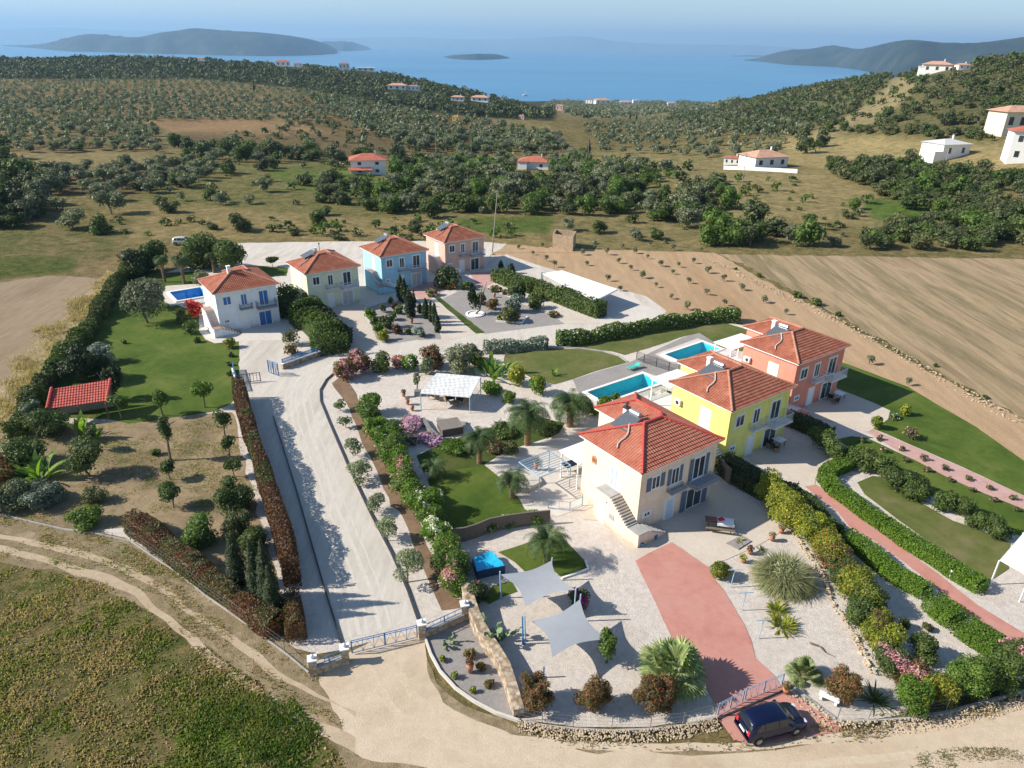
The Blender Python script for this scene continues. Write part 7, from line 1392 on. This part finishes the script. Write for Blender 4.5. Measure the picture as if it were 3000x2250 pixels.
# frame at the right picture edge
K=[Vector((*G(*c(2,2,a,b),z),z)) for a,b,z in [(2055,310,2.5),(2212,130,2.5),(2420,250,2.5),(2250,420,2.5)]];o=Vector((K[0].x,K[0].y,0));root=empty('car_port',tuple(o),label='white framed shade roof cut off by the right picture edge',cat='car port');Kl=[k-o for k in K];mb=MB();solid(mb,[tuple(k-Vector((0,0,.06))) for k in Kl],[tuple(k) for k in Kl]);mb.build('roof_sheet',MC['car_port_sheet'],root)
for k in Kl: mb=MB();mb.bar((k.x,k.y,0),(k.x,k.y,2.43),.09,.09);mb.build('post',WHITEM,root)
# pale blue pergola behind the peach villa
K=[Vector((*G(*c(1,1,a,b),z),z)) for a,b,z in [(1225,1235,2.5),(1430,1335,2.5),(1650,1070,2.5),(1440,1120,2.5)]]
o3=Vector((*G(*z6(935,965),6.45),0));L2=lambda x,y,z:o3+EX*x+EY*y+Vector((0,0,z))
Kp=[L2(-3.4,9.2,2.5),L2(.3,9.2,2.5),L2(.3,12.4,2.5),L2(-3.4,12.4,2.5)];o=Vector((Kp[0].x,Kp[0].y,0));root=empty('pergola',tuple(o),label='pale blue open metal pergola beside the peach villa',cat='pergola');Kl=[k-o for k in Kp]
for i in range(4): mb=MB();mb.bar(Kl[i],Kl[(i+1)%4],.06,.09);mb.build('beam',PBLUE,root);mb=MB();mb.bar((Kl[i].x,Kl[i].y,0),(Kl[i].x,Kl[i].y,2.5),.08,.08);mb.build('post',PBLUE,root)
for i in range(1,9):
    t=i/9;mb=MB();mb.bar(Kl[0]*(1-t)+Kl[3]*t+Vector((0,0,.1)),Kl[1]*(1-t)+Kl[2]*t+Vector((0,0,.1)),.035,.06);mb.build('rafter',PBLUE,root)
fence('railing','thin pale blue railing on the patio beside the peach villa','railing',cpts(1,1,(1340,1640),(1480,1655),(1560,1620)),.95,PBLUE,z0=.1,gap=.9,post=1.6)
# blue tarpaulin over play frame
K=[Vector((*G(*c(1,2,a,b),.8),.8)) for a,b in [(850,300),(880,385),(1060,345),(970,250)]];o=Vector((K[0].x,K[0].y,0));root=empty('covered_pool',tuple(o),label='small frame pool with bright blue cover beside the reed screen',cat='paddling pool');Kl=[k-o for k in K];ctr=sum(Kl,Vector())/4;mb=MB()
for i in range(4): mb.bar(Kl[i]-Vector((0,0,.4)),Kl[(i+1)%4]-Vector((0,0,.4)),.08,.74)
mb.build('side',plain('dark_blue_liner',(.03,.06,.13),.6,.2,2),root);V=[];rng=rg()
for i in range(13):
    for j in range(13):
        s=i/12;t=j/12;p=Kl[0]*(1-s)*(1-t)+Kl[1]*s*(1-t)+Kl[2]*s*t+Kl[3]*(1-s)*t;V.append((p.x,p.y,p.z+(-.16*math.sin(s*3.14)*math.sin(t*3.14)+rng.normal(0,.035))))
ii=np.arange(169).reshape(13,13);link('cover',npmesh('cover',np.array(V),np.stack([ii[:-1,:-1],ii[1:,:-1],ii[1:,1:],ii[:-1,1:]],-1).reshape(-1,4),plain('bright_blue_tarpaulin',(.02,.4,.68),.4,.25,1.2),smooth=True),root)
# lounger, picnic table, clothes line, bench
x,y=G(*c(1,1,1893,735));r=empty('sun_lounger',(x,y,.1),ang,label='turquoise sun lounger at the poolside',cat='sun lounger');mb=MB();mb.box(-.95,.5,-.33,.33,.3,.38);mb.build('mattress',plain('turquoise_cloth',(.05,.45,.38),.8,.05),r);mb=MB();solid(mb,[(.5,-.33,.3),(1.,-.33,.55),(1.,.33,.55),(.5,.33,.3)],[(.5,-.33,.38),(1.,-.33,.63),(1.,.33,.63),(.5,.33,.38)]);mb.build('backrest',MC['turquoise_cloth'],r)
for sx in(-.8,.4):
    for sy in(-.28,.28): mb=MB();mb.box(sx-.03,sx+.03,sy-.03,sy+.03,0,.3);mb.build('leg',WOOD,r)
x,y=G(*c(2,2,235,110));r=empty('picnic_table',(x,y,.12),rad(-12),label='long dark picnic table with benches in front of the peach villa',cat='table');mb=MB();mb.box(-1.25,1.25,-.42,.42,.7,.76);mb.build('table_top',WOOD,r)
for sy in(-.8,.8): mb=MB();mb.box(-1.25,1.25,sy-.14,sy+.14,.4,.45);mb.build('bench',WOOD,r)
for sx in(-.95,.95): mb=MB();mb.bar((sx,-.8,.38),(sx,.8,.38),.07,.08);mb.bar((sx,-.6,0),(sx,-.25,.7),.07,.07);mb.bar((sx,.6,0),(sx,.25,.7),.07,.07);mb.build('leg_frame',DARKM,r)
a_=rad(-12);t_=Vector((x,y,.89))+Vector((math.cos(a_),math.sin(a_),0))*.45;mb=MB();mb.box(-.72,.72,-.5,.5,0,.02);mb.box(-.72,.72,-.52,-.5,-.2,.02);mb.build('tablecloth',plain('white_cloth',(.75,.75,.73),.8,.05),loc=tuple(t_),rz=a_,label='white tablecloth over half of the picnic table',cat='tablecloth')
mb=MB();mb.box(-.28,.2,-.2,.18,0,.1);mb.build('red_cushion',plain('red_cloth',(.6,.03,.04),.8,.08),loc=(t_.x-.3,t_.y+.25,.915),rz=.3,label='bright red cushion lying on the tablecloth',cat='cushion')
mb=MB();mb.box(-.4,.4,-.25,.25,0,.14);mb.build('folded_blanket',plain('brown_cloth',(.22,.1,.08),.8,.2,5),loc=(t_.x-1.15,t_.y+.2,.89),rz=.1,label='brown folded blanket on the bare end of the picnic table',cat='blanket')
for lb,i,j,a,b in [('T shaped clothes line post, farthest of the three',2,2,310,490),('T shaped clothes line post, middle of the three',2,2,380,640),('T shaped clothes line post, nearest of the three',2,2,490,822)]:
    x,y=G(*c(i,j,a,b));r=empty('clothes_line_post',(x,y,.1),rad(5),label=lb,cat='clothes line');mb=MB();mb.tube((0,0,0),(0.1,0,1.65),.035);mb.build('post',PBLUE,r);mb=MB();mb.bar((-.45,0,1.65),(.65,0,1.65),.05,.05);mb.build('crossbar',PBLUE,r)
x,y=G(*c(2,2,940,1235));r=empty('stone_bench',(x,y,.15),rad(-32),label='white slab bench beside the red brown bottlebrush',cat='bench');mb=MB();mb.box(-.62,.62,-.2,.2,.32,.44);mb.build('slab',WHITE,r)
for s_ in(-.45,.45): mb=MB();mb.box(s_-.08,s_+.08,-.16,.16,0,.32);mb.build('support',WHITE,r)
mb=MB();pts=[gz(2,2,820,860),gz(2,2,880,880),gz(2,2,915,920),gz(2,2,970,945)];mb.poly([p+Vector((0,0,.1)) for p in pts],6,.07,.02);mb.build('driftwood',WOOD,label='curved dead branch lying on the white gravel',cat='branch')
# pots and clutter by the stair foot
for k,(a,b,m_,h) in enumerate([(1940,195,BLUEM,.45),(1965,205,F_YEL,.3),(1985,185,BLUEM,.5),(2010,175,PBLUE,.6),(2035,180,BLUEM,.35),(1950,230,BLUEM,.3)]):
    x,y=G(*c(1,2,a,b));r_=.16;mb=MB();mb.lathe([(r_*.7,0),(r_,h*.7),(r_*1.1,h)],n=10);mb.build('bucket',m_,loc=(x,y,.12),label='%s of the blue and yellow buckets at the stair foot of the peach villa'%ords[k],cat='bucket',group='buckets at the peach villa stair foot')
# ground details near the driveway: paved square, drain cover
mb=MB();K=[G(*c(2,2,a,b)) for a,b in [(280,210),(360,250),(445,195),(385,160)]];mb.prism(K,.1,.16);mb.build('planting_square',M_GRAV2,label='dark pebble square with a spiky plant near the picnic table',cat='planting bed')
mb=MB();K=[G(*c(1,1,a,b)) for a,b in [(1120,1490),(1190,1410),(1270,1440),(1300,1480),(1200,1540),(1130,1540)]];mb.prism(K,.1,.42);mb.build('garden_boulder',plain('pale_boulder',(.5,.46,.4),.9,.15,1,.3),label='broad pale boulder beside the patio palm',cat='boulder')
for lb,a,b in [('stone edging of the small lawn below the palm',0,0)]:
    mb=MB();q=[gz(1,2,*p) for p in [(1430,435),(1520,405),(1600,375),(1580,320)]]
    for i in range(3): mb.bar(q[i],q[i+1],.15,.15)
    mb.build('lawn_edging',WHITE,label=lb,cat='edging')
mb=MB();q=[gz(1,1,*p) for p in [(1340,600),(1400,592),(1560,603),(1700,622),(1800,652),(1855,690)]]
for i in range(5): mb.bar(q[i],q[i+1],.22,.12)
mb.build('lawn_edging',GREYC,label='curving pale kerb between the two worn lawns',cat='edging')
# ---------------- cars ----------------
CARP=plain('navy_paint',(.006,.011,.045),.22,.08,2,0,.35,.6);CARG=plain('car_glass',(.02,.025,.03),.05,.1,1,0,0,.7);TYRE=plain('tyre',(.02,.02,.02),.9,.1);RIM=plain('alloy',(.35,.36,.38),.3,.1,2,0,.8);TAIL=plain('tail_lamp',(.55,.03,.03),.25,.1);PLAST=plain('black_plastic',(.03,.03,.03),.6,.1);LAMP=plain('lamp_lens',(.6,.62,.65),.15,.05)
def car(label,x,y,rz,paint,z=.1):
    r=empty('parked_car',(x,y,z),rz,label=label,cat='car')
    ST=[(-2.06,.38,.80,.62,.62,.82,.50),(-2.02,.24,.84,.70,.90,.94,.64),(-1.97,.22,.86,.80,.97,1.18,.66),(-1.84,.20,.87,.83,.98,1.42,.62),(-1.60,.2,.87,.84,.98,1.54,.60),(-1.,.2,.87,.845,.97,1.60,.62),(-.3,.2,.87,.845,.96,1.61,.63),(.3,.2,.87,.845,.95,1.57,.62),(.62,.2,.87,.84,.95,1.45,.62),(.95,.2,.87,.835,.95,1.20,.66),(1.2,.2,.87,.83,.95,1.0,.72),(1.6,.2,.86,.81,.86,.91,.68),(1.92,.22,.83,.75,.72,.78,.60),(2.06,.3,.74,.66,.55,.62,.5),(2.1,.4,.6,.55,.46,.5,.4)]
    def ring(s):
        X,zb,hs,hb,zl,zt,h_=s;h=[(hs*.9,zb),(hs,zb+.14),(hs+.005,(zb+zl)/2+.05),(hb,zl),(h_+.03,zt-.06),(h_*.8,zt-.005),(h_*.4,zt+.02)];return [(X,-a,b) for a,b in h]+[(X,a,b) for a,b in h[::-1]]
    V=[];Fq=[];
    for s in ST: V+=ring(s)
    n_=14
    for i in range(len(ST)-1):
        for j in range(n_-1): Fq.append((i*n_+j,(i+1)*n_+j,(i+1)*n_+j+1,i*n_+j+1))
        Fq.append((i*n_+n_-1,(i+1)*n_+n_-1,(i+1)*n_,i*n_))
    me=bpy.data.meshes.new('body');me.from_pydata(V,[],Fq+[tuple(range(n_))[::-1],tuple((len(ST)-1)*n_+k for k in range(n_))]);me.materials.append(paint);me.polygons.foreach_set('use_smooth',[True]*len(me.polygons));me.update();body=link('body',me,r)
    def S(X,j):
        for i in range(len(ST)-1):
            if ST[i][0]<=X<=ST[i+1][0]:
                t=(X-ST[i][0])/(ST[i+1][0]-ST[i][0]);a=Vector(ring(ST[i])[j]);b=Vector(ring(ST[i+1])[j]);return a+(b-a)*t
    def pane(nm,X0,X1,j0,j1,t0,t1,mat,k=6,off=.012,parent=None):
        mb=MB()
        for i in range(k):
            xa=X0+(X1-X0)*i/k;xb=X0+(X1-X0)*(i+1)/k;q=[]
            for X,t in ((xa,t0),(xb,t0),(xb,t1),(xa,t1)):
                a=S(X,j0);b=S(X,j1);p=a+(b-a)*t;q.append(p)
            nn=(q[1]-q[0]).cross(q[3]-q[0]).normalized();cc=Vector((0,0,.8));
            if nn.dot(q[0]-Vector((q[0].x*.7,0,.7)))<0: nn=-nn
            mb.face([p+nn*off for p in q])
        mb.build(nm,mat,parent or r)
    for j0,j1 in ((3,4),(10,9)):
        pane('side_window',-1.62,-1.08,j0,j1,.1,.86,CARG);pane('side_window',-1.02,-.12,j0,j1,.08,.88,CARG);pane('side_window',-.06,.72,j0,j1,.08,.86,CARG)
    for (a,b,nm,m_) in ((.42,1.16,'windscreen',CARG),(-1.98,-1.84,'rear_window',CARG)):
        mb=MB();L=4
        for i in range(L):
            xa=a+(b-a)*i/L;xb=a+(b-a)*(i+1)/L
            for j in (4,5,6,7,8):
                q=[S(xa,j),S(xb,j),S(xb,j+1),S(xa,j+1)];up=Vector((.012 if a>0 else -.02,0,.02));mb.face([p+up for p in q])
        mb.build(nm,m_,r)
    for sy in(-1,1):
        for X in(-1.38,1.22):
            w=empty('wheel',(X,sy*.80,.31));w.parent=r;mb=MB();mb.tube((0,-.1,0),(0,.1,0),.31,n=20);mb.build('tyre',TYRE,w);mb=MB();mb.tube((0,sy*.1,0),(0,sy*.115,0),.2,n=12);mb.build('rim',RIM,w)
            mb=MB();mb.tube((X,sy*.862,.33),(X,sy*.88,.33),.37,n=20);mb.build('wheel_arch',PLAST,r)
        mb=MB();mb.box(-2.065,-1.93,sy*.6-.1,sy*.6+.1,.72,1.02);mb.build('tail_light',TAIL,r);mb=MB();mb.box(1.85,2.04,sy*.56-.14,sy*.56+.14,.62,.74);mb.build('headlight',LAMP,r);mb=MB();mb.box(.72,.9,sy*.97-.08,sy*.97+.08,.93,1.05);mb.build('wing_mirror',paint,r)
    mb=MB();mb.box(-2.11,-2.04,-.26,.26,.62,.74);mb.build('number_plate',WHITEM,r);mb=MB();mb.box(-2.1,-1.98,-.78,.78,.3,.46);mb.build('bumper',paint,r)
car('dark blue hatchback parked on the red driveway mouth beside the dirt road',16.35,30.75,rad(16.5),CARP)
x,y=G(*c(1,1,1500,245));car('dark blue car parked under the white car port',x,y,rad(-50),CARP)
x,y=G(398,529);car('pale beige car parked behind the palms on the back road',x,y,rad(5),plain('beige_paint',(.5,.5,.42),.3,.05,2,0,.2))
# boat
x,y=G(1135,207,SEA);r=empty('sailing_boat',(x,y,SEA),rad(20),label='tiny white sailing boat anchored off the shore',cat='boat');mb=MB();mb.v+=[(-9,-3,3),(-9,3,3),(6,3,3),(11,0,3.4),(6,-3,3),(-8,-1.5,-.5),(-8,1.5,-.5),(6,1.2,-.5),(6,-1.2,-.5)];
for f in ((0,1,2,3,4),(5,8,7,6),(0,5,6,1),(1,6,7,2),(2,7,3),(3,7,8),(3,8,4),(4,8,5,0)): mb.f.append(f);mb.m.append(0)
mb.build('hull',WHITEM,r);mb=MB();mb.box(-5,3,-1.6,1.6,3,5);mb.build('cabin',WHITEM,r);mb=MB();mb.tube((0,0,3),(0,0,20),.35);mb.build('mast',WHITEM,r)
# street lamp posts behind the cream villa
for lb,f,t in [('slim lamp post on the back road, left one',(692,560),528),('slim lamp post behind the blue villa',(1012,516),490)]:
    x,y=G(*f);h=ht(f,(f[0],t));r=empty('lamp_post',(x,y,0),label=lb,cat='lamp post');mb=MB();mb.tube((0,0,0),(0,0,h),.06);mb.build('pole',DARKM,r);mb=MB();mb.lathe([(.1,h),(.18,h+.2),(.05,h+.35)]);mb.build('lantern',DARKM,r)
for k,(a,b) in enumerate([(1342,140),(1725,430)]):
    x,y=G(*c(2,2,a,b));r=empty('garden_light',(x,y,.1),label=('white garden light in the hedge beside the red path, upper','white garden light in the hedge beside the red path, lower')[k],cat='light');mb=MB();mb.tube((0,0,0),(0,0,.5),.05);mb.build('stem',WHITEM,r);mb=MB();mb.lathe([(.06,.5),(.13,.58),(.13,.68),(.03,.76)]);mb.build('globe',WHITEM,r,smooth=True)
# dry stone bank, white chairs on the yellow and coral villa stairs
for k,(i,j,a,b) in enumerate([(0,1,1340,330),(0,1,1375,350)]): pot(('white pot by the white villa terrace, left','white pot by the white villa terrace, right')[k],i,j,a,b,.4,.2,WHITE,L_GREEN)

q0=TG(1563,366);q1=TG(1722,374);mb=MB();mb.bar((0,0,.5),(q1[0]-q0[0],q1[1]-q0[1],q1[2]-q0[2]+.5),.3,1.6);mb.build('boundary_wall',WHITE,loc=q0,label='low white wall in front of the bungalow with the orange roof',cat='wall')
